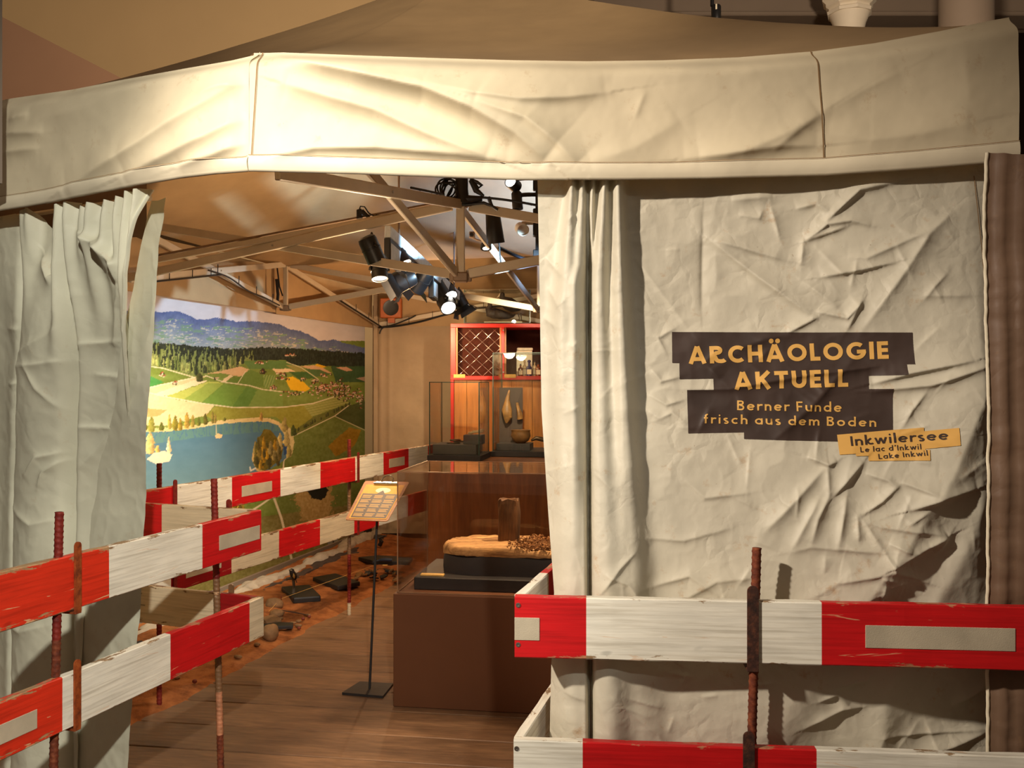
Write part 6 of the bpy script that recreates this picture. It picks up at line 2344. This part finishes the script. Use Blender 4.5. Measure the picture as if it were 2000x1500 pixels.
# orange loudspeaker in the back corner
YS = 8.9
sx = lambda px: P(px, 0, YS).x
sz = lambda py: P(0, py, YS).z
t = thing('loudspeaker', (sx(763), YS + 0.05, sz(623)), 'orange square loudspeaker with black round front in the tent corner', 'loudspeaker')
mb = MB()
mb.abox(sx(742), YS, sz(621), sx(784), YS + 0.10, sz(582), 0.008)
obj('housing', mb, M_orangebox, t)
mb = MB()
mb.lathe((sx(763.5), YS - 0.004, sz(601)), [(0, 0.006), (0.05, 0.004), (0.066, 0.007), (0.074, 0.008), (0.076, 0.0)], 28, axis=(0, -1, 0))
obj('cone', mb, M_black, t, smooth=True)
mb = MB()
mb.abox(sx(757), YS + 0.02, sz(630), sx(770), YS + 0.08, sz(621))
mb.abox(sx(758), YS + 0.02, sz(582), sx(768), YS + 0.08, sz(574))
obj('bracket', mb, M_orangebox, t)

# ================================================================== LIGHTING TRACK AND LAMPS
def TY(px):
    return 5.0 + (px - 765) / (897 - 765) * 1.6


def TP(px, py, dy=0.0):
    return P(px, py, TY(px) + dy)


tr0, tr1 = P(757, 452, 4.95), P(900, 584, 6.65)
tk = thing('lighting_track', (tr0 + tr1) / 2, 'pale lighting track under the tent roof carrying the black spotlights', 'track')
mb = MB()
mb.bar(tr0, tr1, 0.034, 0.066, 0.003)
obj('rail', mb, M_track, tk)
mb = MB()
mb.bar(tr0 - Vector((0, 0, 0.036)), tr1 - Vector((0, 0, 0.036)), 0.020, 0.008, 0)
obj('conductor_slot', mb, M_black, tk)
mb = MB()
for f in (0.12, 0.88):
    p = tr0 + (tr1 - tr0) * f
    mb.loft([p, p + Vector((0, 0, 0.45))], 0.006, 8)
obj('hanger', mb, M_bracket, tk, smooth=True)

ARM_LIT = []


def lamp(px, py, tpx, direction, L, r, label, lens=None, doors=0, box=True, dy=0.0, adapter=True):
    """spotlight hanging from the track at column tpx; px,py is the middle of its housing"""
    c = TP(px, py, dy)
    d = Vector(direction).normalized()
    f = min(max((tpx - 757) / (900 - 757), 0), 1)
    # the track recedes, so interpolate on it by column
    tt = on_line(tpx, tr0.x, tr0.y, (tr1 - tr0).x, (tr1 - tr0).y)
    tt = min(max(tt, 0.01), 0.99)
    a = tr0 + (tr1 - tr0) * tt - Vector((0, 0, 0.036))
    t = thing('spotlight', a, label, 'spotlight', 'black spotlights on the tracks')
    mb = MB()
    s0 = c - d * L / 2
    mb.lathe(s0, [(0, -0.012), (r * 0.55, -0.010), (r * 0.92, 0.0), (r, 0.014), (r, L * 0.42), (r * 1.06, L * 0.43), (r * 1.06, L * 0.47), (r, L * 0.48), (r, L), (r * 0.88, L), (r * 0.84, L * 0.86), (0, L * 0.84)], 24, axis=d)
    obj('housing', mb, M_black, t, smooth=True)
    if lens is not None:
        mb = MB()
        mb.lathe(s0, [(0, L * 0.93), (r * 0.5, L * 0.925), (r * 0.86, L * 0.885)], 24, axis=d)
        obj('lens', mb, lens, t, smooth=True)
    if adapter:
        mb = MB()
        ad = (tr1 - tr0).normalized()
        sd = ad.cross(Vector((0, 0, 1))).normalized()
        mb.obox(a - ad * 0.055 - sd * 0.018 - Vector((0, 0, 0.13 if box else 0.05)), ad * 0.11, sd * 0.036, (0, 0, 0.13 if box else 0.05), 0.004)
        o = obj('adapter_box', mb, M_black, t)
        if box:
            mb = MB()
            mb.obox(a - ad * 0.045 + sd * 0.0183 - Vector((0, 0, 0.115)), ad * 0.09, sd * 0.0012, (0, 0, 0.09))
            obj('type_plate', mb, M_track, o)
    mb = MB()
    side = d.cross(Vector((0, 0, 1)))
    side = side.normalized() if side.length > 1e-3 else Vector((1, 0, 0))
    low = a - Vector((0, 0, 0.12 if box else 0.05))
    mb.loft([low, low * 0.4 + c * 0.6 + Vector((0, 0, 0.02)), c + side * (r + 0.008) + Vector((0, 0, 0.02)), c + side * (r + 0.008) - d * 0.01], 0.007, 8)
    mb.loft([c + side * (r + 0.008) + Vector((0, 0, 0.02)), c + Vector((0, 0, r + 0.035)), c - side * (r + 0.008) + Vector((0, 0, 0.02)), c - side * (r + 0.008) - d * 0.01], 0.006, 8)
    obj('yoke', mb, M_black, t, smooth=True)
    if doors:
        e = c + d * L / 2
        u1 = side
        u2 = d.cross(u1).normalized()
        for k, (n_, w_) in enumerate(((u1, u2), (-u1, u2), (u2, u1), (-u2, u1))):
            if k >= doors:
                break
            mb = MB()
            p0 = e + n_ * r * 1.05
            tip = p0 + d * 0.045 + n_ * 0.03
            nn = (tip - p0).cross(w_).normalized() * 0.002
            mb.prism([p0 - w_ * r * 0.95, p0 + w_ * r * 0.95, tip + w_ * r * 1.25, tip - w_ * r * 1.25], nn)
            obj('barn_door', mb, M_black, t)
    return t


lamp(726, 488, 762, (0.38, 0.2, -0.9), 0.125, 0.047, 'large black cylinder spotlight at the near end of the track', None, 0, True)
lamp(741, 532, 772, (0.12, -0.25, -0.9), 0.075, 0.042, 'round spotlight lit under the bars, lowest at the left of the track', M_lens)
lamp(779, 502, 784, (0.55, -0.25, -0.75), 0.12, 0.050, 'bell-shaped black spotlight under the middle of the track', M_lens, 0)
lamp(788, 546, 800, (-0.75, -0.25, -0.45), 0.12, 0.062, 'spotlight with open barn doors aimed at the mural', M_lens_hot, 4, True)
lamp(824, 548, 832, (-0.5, 0.4, -0.7), 0.15, 0.05, 'dark spotlight with barn doors seen from behind', None, 2, False)
lamp(852, 556, 846, (0.5, 0.25, -0.8), 0.16, 0.052, 'long black cylinder spotlight right of the barn-door lamp', None, 0, True)
lamp(872, 566, 862, (0.35, -0.45, -0.6), 0.14, 0.055, 'upper of two bright spotlights at the far end of the track', M_lens_hot, 0, False)
lamp(870, 589, 870, (0.28, -0.65, -0.55), 0.16, 0.056, 'lower of two bright spotlights at the far end of the track', M_lens_hot, 0, False)
lamp(896, 586, 888, (0.45, -0.1, -0.8), 0.13, 0.052, 'last spotlight of the track with white-edged barn doors', M_lens_hot, 4, False)

# second, dark track at the right side with its lamps
YT = 5.2
tk2 = thing('lighting_track', P(1049, 425, YT), 'black vertical track beside the canvas edge carrying small spotlights', 'track')
mb = MB()
a_, b_ = P(1050, 345, YT), P(1050, 506, YT)
mb.abox(a_.x - 0.012, YT - 0.012, b_.z, a_.x + 0.03, YT + 0.02, a_.z, 0.002)
obj('rail', mb, M_black, tk2)
for py0, py1 in ((408, 424), (424, 462), (352, 372), (488, 500)):
    mb = MB()
    p0, p1 = P(1041, py1, YT), P(1048, py0, YT)
    mb.abox(p0.x, YT - 0.02, p0.z, p1.x + 0.01, YT + 0.03, p1.z, 0.004)
    obj('clamp_block', mb, M_black, tk2)


def side_lamp(px, py, d, L, r, label, mat, lens=None):
    c = P(px, py, YT - 0.02)
    d = Vector(d).normalized()
    t = thing('spotlight', c, label, 'spotlight', 'black spotlights on the tracks')
    mb = MB()
    mb.lathe(c - d * L / 2, [(0, -0.006), (r * 0.7, -0.004), (r, 0.008), (r, L), (r * 0.86, L), (r * 0.82, L * 0.88), (0, L * 0.86)], 22, axis=d)
    obj('housing', mb, mat, t, smooth=True)
    mb = MB()
    mb.loft([c + Vector((0, 0, 0.03)), P(1030, py - 12, YT - 0.02), P(1047, py - 12, YT)], 0.012, 8)
    obj('yoke', mb, mat, t, smooth=True)
    if lens:
        mb = MB()
        mb.lathe(c - d * L / 2, [(0, L * 0.94), (r * 0.85, L * 0.90)], 22, axis=d)
        obj('lens', mb, lens, t, smooth=True)
    return t


side_lamp(1010, 392, (0.08, -0.1, -0.95), 0.10, 0.030, 'small cylinder spotlight on the black side track, pointing down', M_black)
side_lamp(1019, 447, (0.2, -0.75, -0.3), 0.07, 0.034, 'small pale bullet spotlight on the black side track', M_alu)
side_lamp(1003, 360, (-0.4, -0.8, 0.2), 0.08, 0.036, 'small spotlight shining near the top of the black side track', M_black, M_lens_hot)
# large spotlight and small lamp right of the middle post
YQ = 4.75
c_ = P(962, 446, YQ)
t = thing('spotlight', c_, 'large black spotlight right of the middle truss post', 'spotlight', 'black spotlights on the tracks')
mb = MB()
d = Vector((0.10, 0.2, -1)).normalized()
mb.lathe(c_ + Vector((0, 0, 0.085)), [(0, -0.01), (0.030, -0.005), (0.038, 0.01), (0.046, 0.14), (0.048, 0.16), (0.040, 0.16), (0, 0.15)], 22, axis=d)
obj('housing', mb, M_black, t, smooth=True)
mb = MB()
mb.loft([c_ + Vector((0, 0, 0.10)), c_ + Vector((-0.02, -0.03, 0.155))], 0.010, 8)
obj('yoke', mb, M_black, t, smooth=True)
c_ = P(949, 483, 5.0)
t = thing('spotlight', c_, 'flat round spotlight lit below the large one by the truss post', 'spotlight', 'black spotlights on the tracks')
mb = MB()
mb.lathe(c_ + Vector((0, 0, 0.012)), [(0, -0.02), (0.02, -0.018), (0.030, 0.0), (0.030, 0.022), (0.024, 0.022), (0, 0.018)], 20, axis=(0.05, -0.35, -0.9))
obj('housing', mb, M_black, t, smooth=True)
mb = MB()
mb.lathe(c_ + Vector((0, 0, 0.012)), [(0, 0.0225), (0.023, 0.0205)], 20, axis=(0.05, -0.35, -0.9))
obj('lens', mb, M_lens, t, smooth=True)
mb = MB()
mb.loft([c_, c_ + Vector((0.02, 0.01, 0.05)), P(965, 468, 5.05)], 0.006, 8)
obj('yoke', mb, M_black, t, smooth=True)
# small grey camera-like sensor
c_ = P(921, 459, 5.0)
t = thing('sensor', c_, 'little grey sensor box with black eye right of the truss post', 'sensor')
mb = MB()
mb.abox(c_.x - 0.013, 4.99, c_.z - 0.016, c_.x + 0.018, 5.02, c_.z + 0.018, 0.003)
obj('housing', mb, M_bracket, t)
mb = MB()
mb.lathe((c_.x, 4.992, c_.z), [(0, 0.018), (0.010, 0.018), (0.012, 0.0)], 14, axis=(0, -1, 0))
obj('eye', mb, M_black, t, smooth=True)
mb = MB()
mb.loft([(c_.x, 5.0, c_.z - 0.012), P(930, 468, 5.0), P(952, 474, 5.0)], 0.005, 8)
obj('arm', mb, M_bracket, t, smooth=True)

# driver box with looped lead on the rail
YD = 4.62
c_ = P(708, 424, YD)
t = thing('connector_box', c_, 'black connector box with looped lead on the truss bar', 'connector')
mb = MB()
mb.obox(P(696, 428, YD), P(706, 426, YD) - P(696, 428, YD), (0, 0.05, 0), P(696, 409, YD) - P(696, 428, YD), 0.003)
obj('housing', mb, M_black, t)
mb = MB()
mb.loft([P(706, 412, YD), P(722, 426, YD), P(726, 438, YD), P(706, 430, YD)], [(0.005, 0.012), (0.004, 0.008), 0.004, 0.006], 8)
obj('grip', mb, M_black, t, smooth=True)
mb = MB()
mb.loft([P(702, 409, YD), P(704, 403, YD), P(712, 404, YD), P(720, 416, YD), P(730, 422, YD), P(745, 419, YD), P(780, 411, YD), P(820, 405, YD)], 0.0035, 8)
mb.loft([P(704, 428, YD), P(710, 440, YD), P(715, 441, YD), P(718, 430, YD), P(717, 420, YD)], 0.0035, 8)
mb.loft([P(734, 438, YD), P(733, 424, YD), P(736, 419, YD)], 0.0035, 8)
obj('lead', mb, M_cable, t, smooth=True)

# centre pole of the tent wrapped with coiled cable
YM = 4.27
t = thing('cable_bundle', (CN.x, 4.3, 2.42), 'tangle of black cables coiled round the centre pole under the peak', 'cable')
mb = MB()
mb.loft([P(903, 396, YM), P(902, 370, YM), P(902, 300, YM)], [0.034, 0.030, 0.028], 12)
obj('wrapped_pole', mb, M_black, t, smooth=True)
rg_ = random.Random(21)
mb = MB()
for k in range(7):
    c_ = P(876 + rg_.uniform(-4, 8), 372 + rg_.uniform(-4, 10), YM - 0.04 + 0.012 * k)
    mb.torus(c_, 0.045 + rg_.uniform(-0.012, 0.014), 0.0042, (math.cos(0.2 * k), 0.3, 0.1), (0.15 * (k - 3), 0.1, 1.0), 26, 7)
obj('coil', mb, M_cable, t, smooth=True)
mb = MB()
mb.loft([P(868, 394, YM), P(866, 375, YM), P(874, 352, YM), P(880, 342, YM)], 0.005, 8)
mb.loft([P(918, 350, YM), P(932, 356, YM), P(941, 362, YM), P(934, 368, YM), P(922, 352, YM)], 0.008, 8)
mb.loft([P(920, 352, YM), P(930, 372, YM), P(945, 383, YM)], [0.012, 0.014, 0.006], 8)
mb.loft([P(868, 394, YM), P(885, 398, YM), P(910, 400, YM), P(945, 396, YM), P(960, 402, YM), P(972, 410, YM)], 0.007, 8)
obj('loose_lead', mb, M_cable, t, smooth=True)
mb = MB()
mb.loft([P(880, 392, YM), P(905, 390, YM), P(942, 388, YM)], [(0.02, 0.016), (0.03, 0.022), (0.012, 0.012)], 10)
obj('plug_row', mb, M_black, t, smooth=True)


# cables tied along the bars
def cable(pts, r, label, ties=0, tie_len=0.05):
    pts = [Vector(p) for p in pts]
    c_ = sum(pts, Vector()) / len(pts)
    t = thing('cable', c_, label, 'cable', 'black cables tied along the tent bars')
    mb = MB()
    # smooth the path
    out = []
    for i in range(len(pts) - 1):
        p0, p1, p2, p3 = pts[max(i - 1, 0)], pts[i], pts[i + 1], pts[min(i + 2, len(pts) - 1)]
        for k in range(6):
            f = k / 6
            out.append(0.5 * ((2 * p1) + (p2 - p0) * f + (2 * p0 - 5 * p1 + 4 * p2 - p3) * f * f + (3 * p1 - p0 - 3 * p2 + p3) * f ** 3))
    out.append(pts[-1])
    mb.loft(out, r, 7)
    obj('lead', mb, M_cable, t, smooth=True)
    for k in range(ties):
        p = out[int((k + 0.5) / ties * (len(out) - 1))]
        mb = MB()
        mb.bar(p - Vector((0, 0.004, r + 0.001)), p + Vector((0, 0.0, tie_len)), 0.005, 0.003, 0)
        obj('cable_tie', mb, M_cable, t)
    return t


seg = lambda a, b, f: a + (b - a) * f
g0, g1 = tp(GI, 0), MT
dn = Vector((0.03, -0.02, -0.03))
cable([seg(g0, g1, f) + dn for f in (0.05, 0.2, 0.35, 0.5)], 0.006, 'cable tied under the rising bar above the mural', 4, 0.05)
g0, g1 = tp(GI, 1), MBt
cable([seg(g0, g1, f) + dn + Vector((0, 0, -0.012 * math.sin(f * 20))) for f in (0.42, 0.55, 0.68, 0.8, 0.92)], 0.006, 'cable tied along the falling bar down to the mural-side joint', 4, 0.06)
cable([seg(MT, KB, f) + dn for f in (0.45, 0.6, 0.75, 0.9, 0.99)], 0.007, 'cable tied along the bar leading to the back corner', 4, 0.06)
cable([seg(KB, BT, f) + Vector((0, -0.05, -0.035 - 0.02 * math.sin(f * 9))) for f in (0.0, 0.12, 0.25, 0.4, 0.55, 0.7, 0.85)], 0.010, 'thick cable tied along the back bar under the loudspeaker', 6, 0.07)
cable([P(741, 652, 9.0), P(748, 640, 9.0), P(770, 634, 9.0), P(800, 622, 9.0), P(812, 616, 9.0)], 0.008, 'cable drooping from the back corner leg', 0)
cable([CT + Vector((-0.08, -0.03, 0.035)), seg(CT, c0b, 0.16) + Vector((0, -0.01, 0.03)), seg(CT, c0b, 0.36) + Vector((0, -0.01, 0.032))], 0.005, 'thin cable lying on the bar left of the centre pole', 5, 0.0)
cable([CT + Vector((0.08, -0.03, 0.03)), CT + Vector((0.22, -0.03, 0.015)), CT + Vector((0.42, -0.03, -0.02))], 0.006, 'cable running right from the centre pole on the bar', 2, 0.0)
cable([P(972, 462, 5.2), P(975, 480, 5.2), P(976, 495, 5.2), P(979, 519, 5.2)], 0.005, 'cable hanging from the bar right of the truss post', 0)
cable([P(975, 484, 5.5), P(1000, 496, 5.6), P(1030, 508, 5.7)], 0.011, 'copper-coloured cable bundle under the right roof bar', 0)

# ================================================================== FINDS AND TOOLS IN THE SAND
def GS(px, py, z=0.03):
    return G(px, py, z)


def slab(pts, h, name, label, cat, mat, z=0.028, bev=True):
    q = [GS(a, b, z) for a, b in pts]
    q = [Vector((p.x, p.y, z)) for p in q]
    ar = sum(q[i].x * q[(i + 1) % len(q)].y - q[(i + 1) % len(q)].x * q[i].y for i in range(len(q)))
    if ar < 0:
        q = q[::-1]
    mb = MB()
    c = sum(q, Vector()) / len(q)
    n = len(q)
    r = rounded(q, 0.012, 3) if n == 4 else q
    n = len(r)
    for (s, dz) in ((1.0, 0), (1.0, h * 0.75), (0.985, h)):
        for p in r:
            mb.v.append(tuple(c + (p - c) * s + Vector((0, 0, dz))))
    for i in range(2):
        for k in range(n):
            a, b = i * n + k, i * n + (k + 1) % n
            mb.f.append((a, b, b + n, a + n))
    mb.f.append(tuple(2 * n + k for k in range(n)))
    mb.f.append(tuple(range(n))[::-1])
    mb.m = [0] * len(mb.f)
    return obj(name, mb, mat, label=label, cat=cat)


slab([(549, 1155), (604, 1151), (627, 1174), (573, 1178)], 0.035, 'stone_slab', 'dark slab under the little bird on the sand', 'slab', M_dark, 0.03)
slab([(610, 1135), (655, 1127), (704, 1144), (660, 1153)], 0.030, 'stone_slab', 'empty dark slab beyond the bird slab on the sand', 'slab', M_dark, 0.03)
slab([(511, 1225), (545, 1221), (573, 1222), (572, 1228), (512, 1231)], 0.02, 'stone_slab', 'thin black slab beside the round stone at the board corner', 'slab', M_dark, 0.03)
slab([(512, 1211), (536, 1204), (551, 1216), (520, 1221)], 0.018, 'flat_stone', 'flat brown stone plate lying near the cross board', 'stone', M_stone, 0.03)
slab([(700, 1095), (738, 1091), (806, 1095), (800, 1104), (728, 1102)], 0.03, 'tool_tray', 'long black tray with a blue-handled tool at the back of the dig', 'tray', M_dark, 0.03)


def stone(px, py, rx, ry, rz, label, seed, mat=M_stone, name='stone'):
    c = GS(px, py, 0.03)
    c.z = 0.02
    rg = np.random.default_rng(seed)
    n, m = 26, 16
    mb = MB()
    for i in range(m + 1):
        ph = math.pi * i / m
        for k in range(n):
            a = 2 * math.pi * k / n
            v = np.array([math.sin(ph) * math.cos(a), math.sin(ph) * math.sin(a), math.cos(ph)])
            r = 1 + 0.16 * float(fbm(np.array(v[0] * 1.4 + seed * 3.1), np.array(v[1] * 1.4 + v[2] * 1.7), 3))
            mb.v.append((c.x + v[0] * rx * r, c.y + v[1] * ry * r, c.z + rz * 0.75 + v[2] * rz * r))
    for i in range(m):
        for k in range(n):
            a, b = i * n + k, i * n + (k + 1) % n
            mb.f.append((a, a + n, b + n, b))
    mb.m = [0] * len(mb.f)
    return obj(name, mb, mat, smooth='all', label=label, cat='stone', group='stones on the orange sand')


stone(528, 1245, 0.050, 0.055, 0.052, 'large smooth round stone at the end of the front board', 1)
stone(536, 1186, 0.060, 0.05, 0.042, 'big brown boulder partly hidden behind the cross board', 2)
stone(541, 1201, 0.046, 0.04, 0.026, 'mottled stone in front of the big boulder', 3)
for i, (px, py) in enumerate([(604, 1203), (583, 1213), (572, 1215), (592, 1208), (548, 1206), (583, 1221), (584, 1225), (502, 1258), (600, 1200), (380, 1330), (345, 1322), (465, 1282)]):
    stone(px, py, 0.012 + 0.006 * (i % 3), 0.012, 0.008 + 0.003 * (i % 2), 'small lump scattered on the orange sand of the dig', 20 + i, M_stone if i % 3 else plain('red_lump', (112, 44, 30), 0.7), 'pebble')
for o in bpy.data.objects:
    if o.name.startswith('pebble'):
        o['group'] = 'small lumps scattered on the sand'

# little bird on its perch
c_ = GS(573, 1160, 0.06)
t = thing('perched_bird', (c_.x, c_.y, 0.063), 'small dark bird figure with pale breast on a short perch', 'bird')
Yb = c_.y
mb = MB()
mb.loft([(c_.x, Yb, 0.06), (c_.x + 0.003, Yb, 0.12), (c_.x, Yb, 0.175)], [0.012, 0.010, 0.012], 10)
mb.loft([(c_.x - 0.05, Yb, 0.165), (c_.x, Yb, 0.172), (c_.x + 0.025, Yb, 0.185)], [0.009, 0.013, 0.009], 8)
obj('perch', mb, M_leg, t, smooth=True)
bp = lambda px, py: P(px, py, Yb - 0.01)
mb = MB()
mb.loft([bp(577, 1132), bp(576, 1128), bp(573, 1123), bp(570.5, 1118), bp(569.5, 1113), bp(569, 1110.5)], [0.006, 0.017, 0.023, 0.019, 0.017, 0.006], 14)
obj('body', mb, M_coot, t, smooth='all')
mb = MB()
q = bp(574, 1124) + Vector((0.004, -0.019, 0))
mb.loft([q + Vector((0.002, 0.004, -0.018)), q + Vector((0, -0.002, 0)), q + Vector((-0.004, 0.002, 0.018))], [(0.003, 0.002), (0.010, 0.005), (0.004, 0.002)], 10)
obj('pale_breast', mb, M_label, t, smooth='all')
mb = MB()
q = bp(569.5, 1112.5) + Vector((0.002, -0.016, 0))
mb.loft([q + Vector((-0.006, 0, 0)), q + Vector((0.004, -0.002, -0.001))], [(0.005, 0.003), (0.005, 0.003)], 8)
obj('white_cheek', mb, M_beak, t, smooth='all')
mb = MB()
q = bp(566, 1113)
mb.loft([q + Vector((0.004, 0, 0)), q + Vector((-0.008, -0.003, -0.002))], [0.004, 0.0008], 6)
obj('bill', mb, M_black, t, smooth='all')
mb = MB()
mb.loft([bp(577, 1131), bp(580, 1138)], [(0.006, 0.003), (0.007, 0.002)], 8)
obj('tail', mb, M_coot, t, smooth='all')

# fleece and dark foil bunched along the foot of the mural
n, m = 260, 22
s = np.linspace(0, 1, n)[None, :]
a = np.linspace(0, math.pi, m)[:, None]
Ys = 3.6 + (9.05 - 3.6) * s
wob = 0.03 * fbm(s * 26, s * 0 + 1.5, 3)
rad = 0.062 + 0.03 * fbm(s * 18 + 4, s * 0, 3)
rr = rad * (1 + 0.28 * fbm(s * 60, a * 2.2, 3))
off = 0.07 + wob
X = mural_X(Ys) + off + 0.055 - rr * np.cos(a) * 1.2
Z = 0.012 + rr * np.sin(a) * (1.0 + 0.5 * sstep(0.82, 0.95, s))
grid('fleece_roll', np.stack([X, Ys + 0 * a, Z], -1), M_sheet, label='pale fleece sheet bunched along the foot of the mural', cat='sheet')
rad = 0.030 + 0.02 * fbm(s * 20 + 9, s * 0, 3)
rr = rad * (1 + 0.45 * fbm(s * 70 + 3, a * 2.2, 3))
X = mural_X(Ys) + off + 0.165 + 0.02 * fbm(s * 30, s * 0 + 7, 2) - rr * np.cos(a) * 1.6
Z = 0.014 + rr * np.sin(a)
grid('dark_fabric_edge', np.stack([X, Ys + 0 * a, Z], -1), plain('brown_foil', (66, 52, 44), 0.8), label='dark crumpled cloth edge between fleece and sand', cat='cloth')

# twig, pegs and measuring string
t = thing('twig', GS(575, 1197, 0.05), 'thin dark twig lying on the sand behind the round stone', 'twig')
mb = MB()
mb.loft([GS(550, 1192, 0.05), GS(575, 1196, 0.045), GS(602, 1201, 0.04)], [0.004, 0.005, 0.003], 8)
obj('stem', mb, plain('bark', (84, 56, 38), 0.8), t, smooth=True)
mb = MB()
pA, pB = P(549, 1165, GS(549, 1182).y), GS(549, 1182)
mb.loft([pA, pB - Vector((0, 0, 0.03))], 0.004, 8)
mb.lathe(pA, [(0, 0.004), (0.008, 0.004), (0.008, 0), (0, 0)], 10)
obj('peg', mb, M_rust, smooth=True, label='rusty nail peg holding the measuring string', cat='peg')
q0, q1 = pA - Vector((0, 0, 0.015)), P(664, 1128, 6.75)
mb = MB()
mb.loft([P(525, 1194, pA.y - 0.25), q0, q1, q1 + (q1 - q0) * 0.7], 0.0014, 6)
obj('string', mb, M_label, label='thin measuring string stretched over the slabs in the dig', cat='string')

# sherds and tools at the back of the dig
rg_ = random.Random(33)
mb = MB()
c_ = GS(752, 1100, 0.06)
mb.loft([P(741, 1094, c_.y), P(752, 1093, c_.y), P(766, 1093.5, c_.y)], [0.010, 0.018, 0.014], 10)
mb.loft([P(741, 1094, c_.y), P(728, 1098, c_.y - 0.02)], [0.006, 0.003], 8)
obj('trowel', mb, plain('dark_blue_handle', (30, 38, 56), 0.5), smooth=True, label='dark blue handled hand tool lying on the black tray', cat='tool')
for i in range(22):
    px, py = rg_.uniform(694, 790), rg_.uniform(1114, 1136)
    if px > 690 + (1150 - py) * 5:
        continue
    c_ = GS(px, py, 0.035)
    k = rg_.randint(4, 6)
    r0 = rg_.uniform(0.02, 0.045)
    rot = rg_.uniform(0, 6)
    poly = [c_ + Vector((r0 * rg_.uniform(0.7, 1.1) * math.cos(rot + 6.283 * j / k), r0 * rg_.uniform(0.7, 1.1) * math.sin(rot + 6.283 * j / k), 0.012 * math.sin(j + i))) for j in range(k)]
    mb = MB()
    mb.prism(poly, (0, 0, 0.010))
    obj('sherd', mb, (M_dark, M_clay, M_stone)[i % 3], label='broken dark sherd in the heap at the back of the dig', cat='sherd', group='sherds heaped at the back of the dig')
mb = MB()
q = P(741, 1066, 8.4)
mb.loft([q, q + Vector((0.02, 0, 0.04)), q + Vector((0.0, 0, 0.075)), q + Vector((0.045, 0.0, 0.09))], [(0.02, 0.02), (0.03, 0.02), (0.02, 0.015), (0.004, 0.01)], 8)
obj('leather_shoe', mb, M_dark, smooth=True, label='black crumpled bag in the far corner by the back wall', cat='bag')
bpy.data.objects['leather_shoe'].name = 'dark_bag'
mb = MB()
q = GS(752, 1104.5, 0.06)
mb.abox(q.x - 0.02, q.y - 0.01, 0.06, q.x + 0.02, q.y + 0.02, 0.064)
obj('caption_label', mb, M_label, label='tiny white label card on the black tray', cat='label')
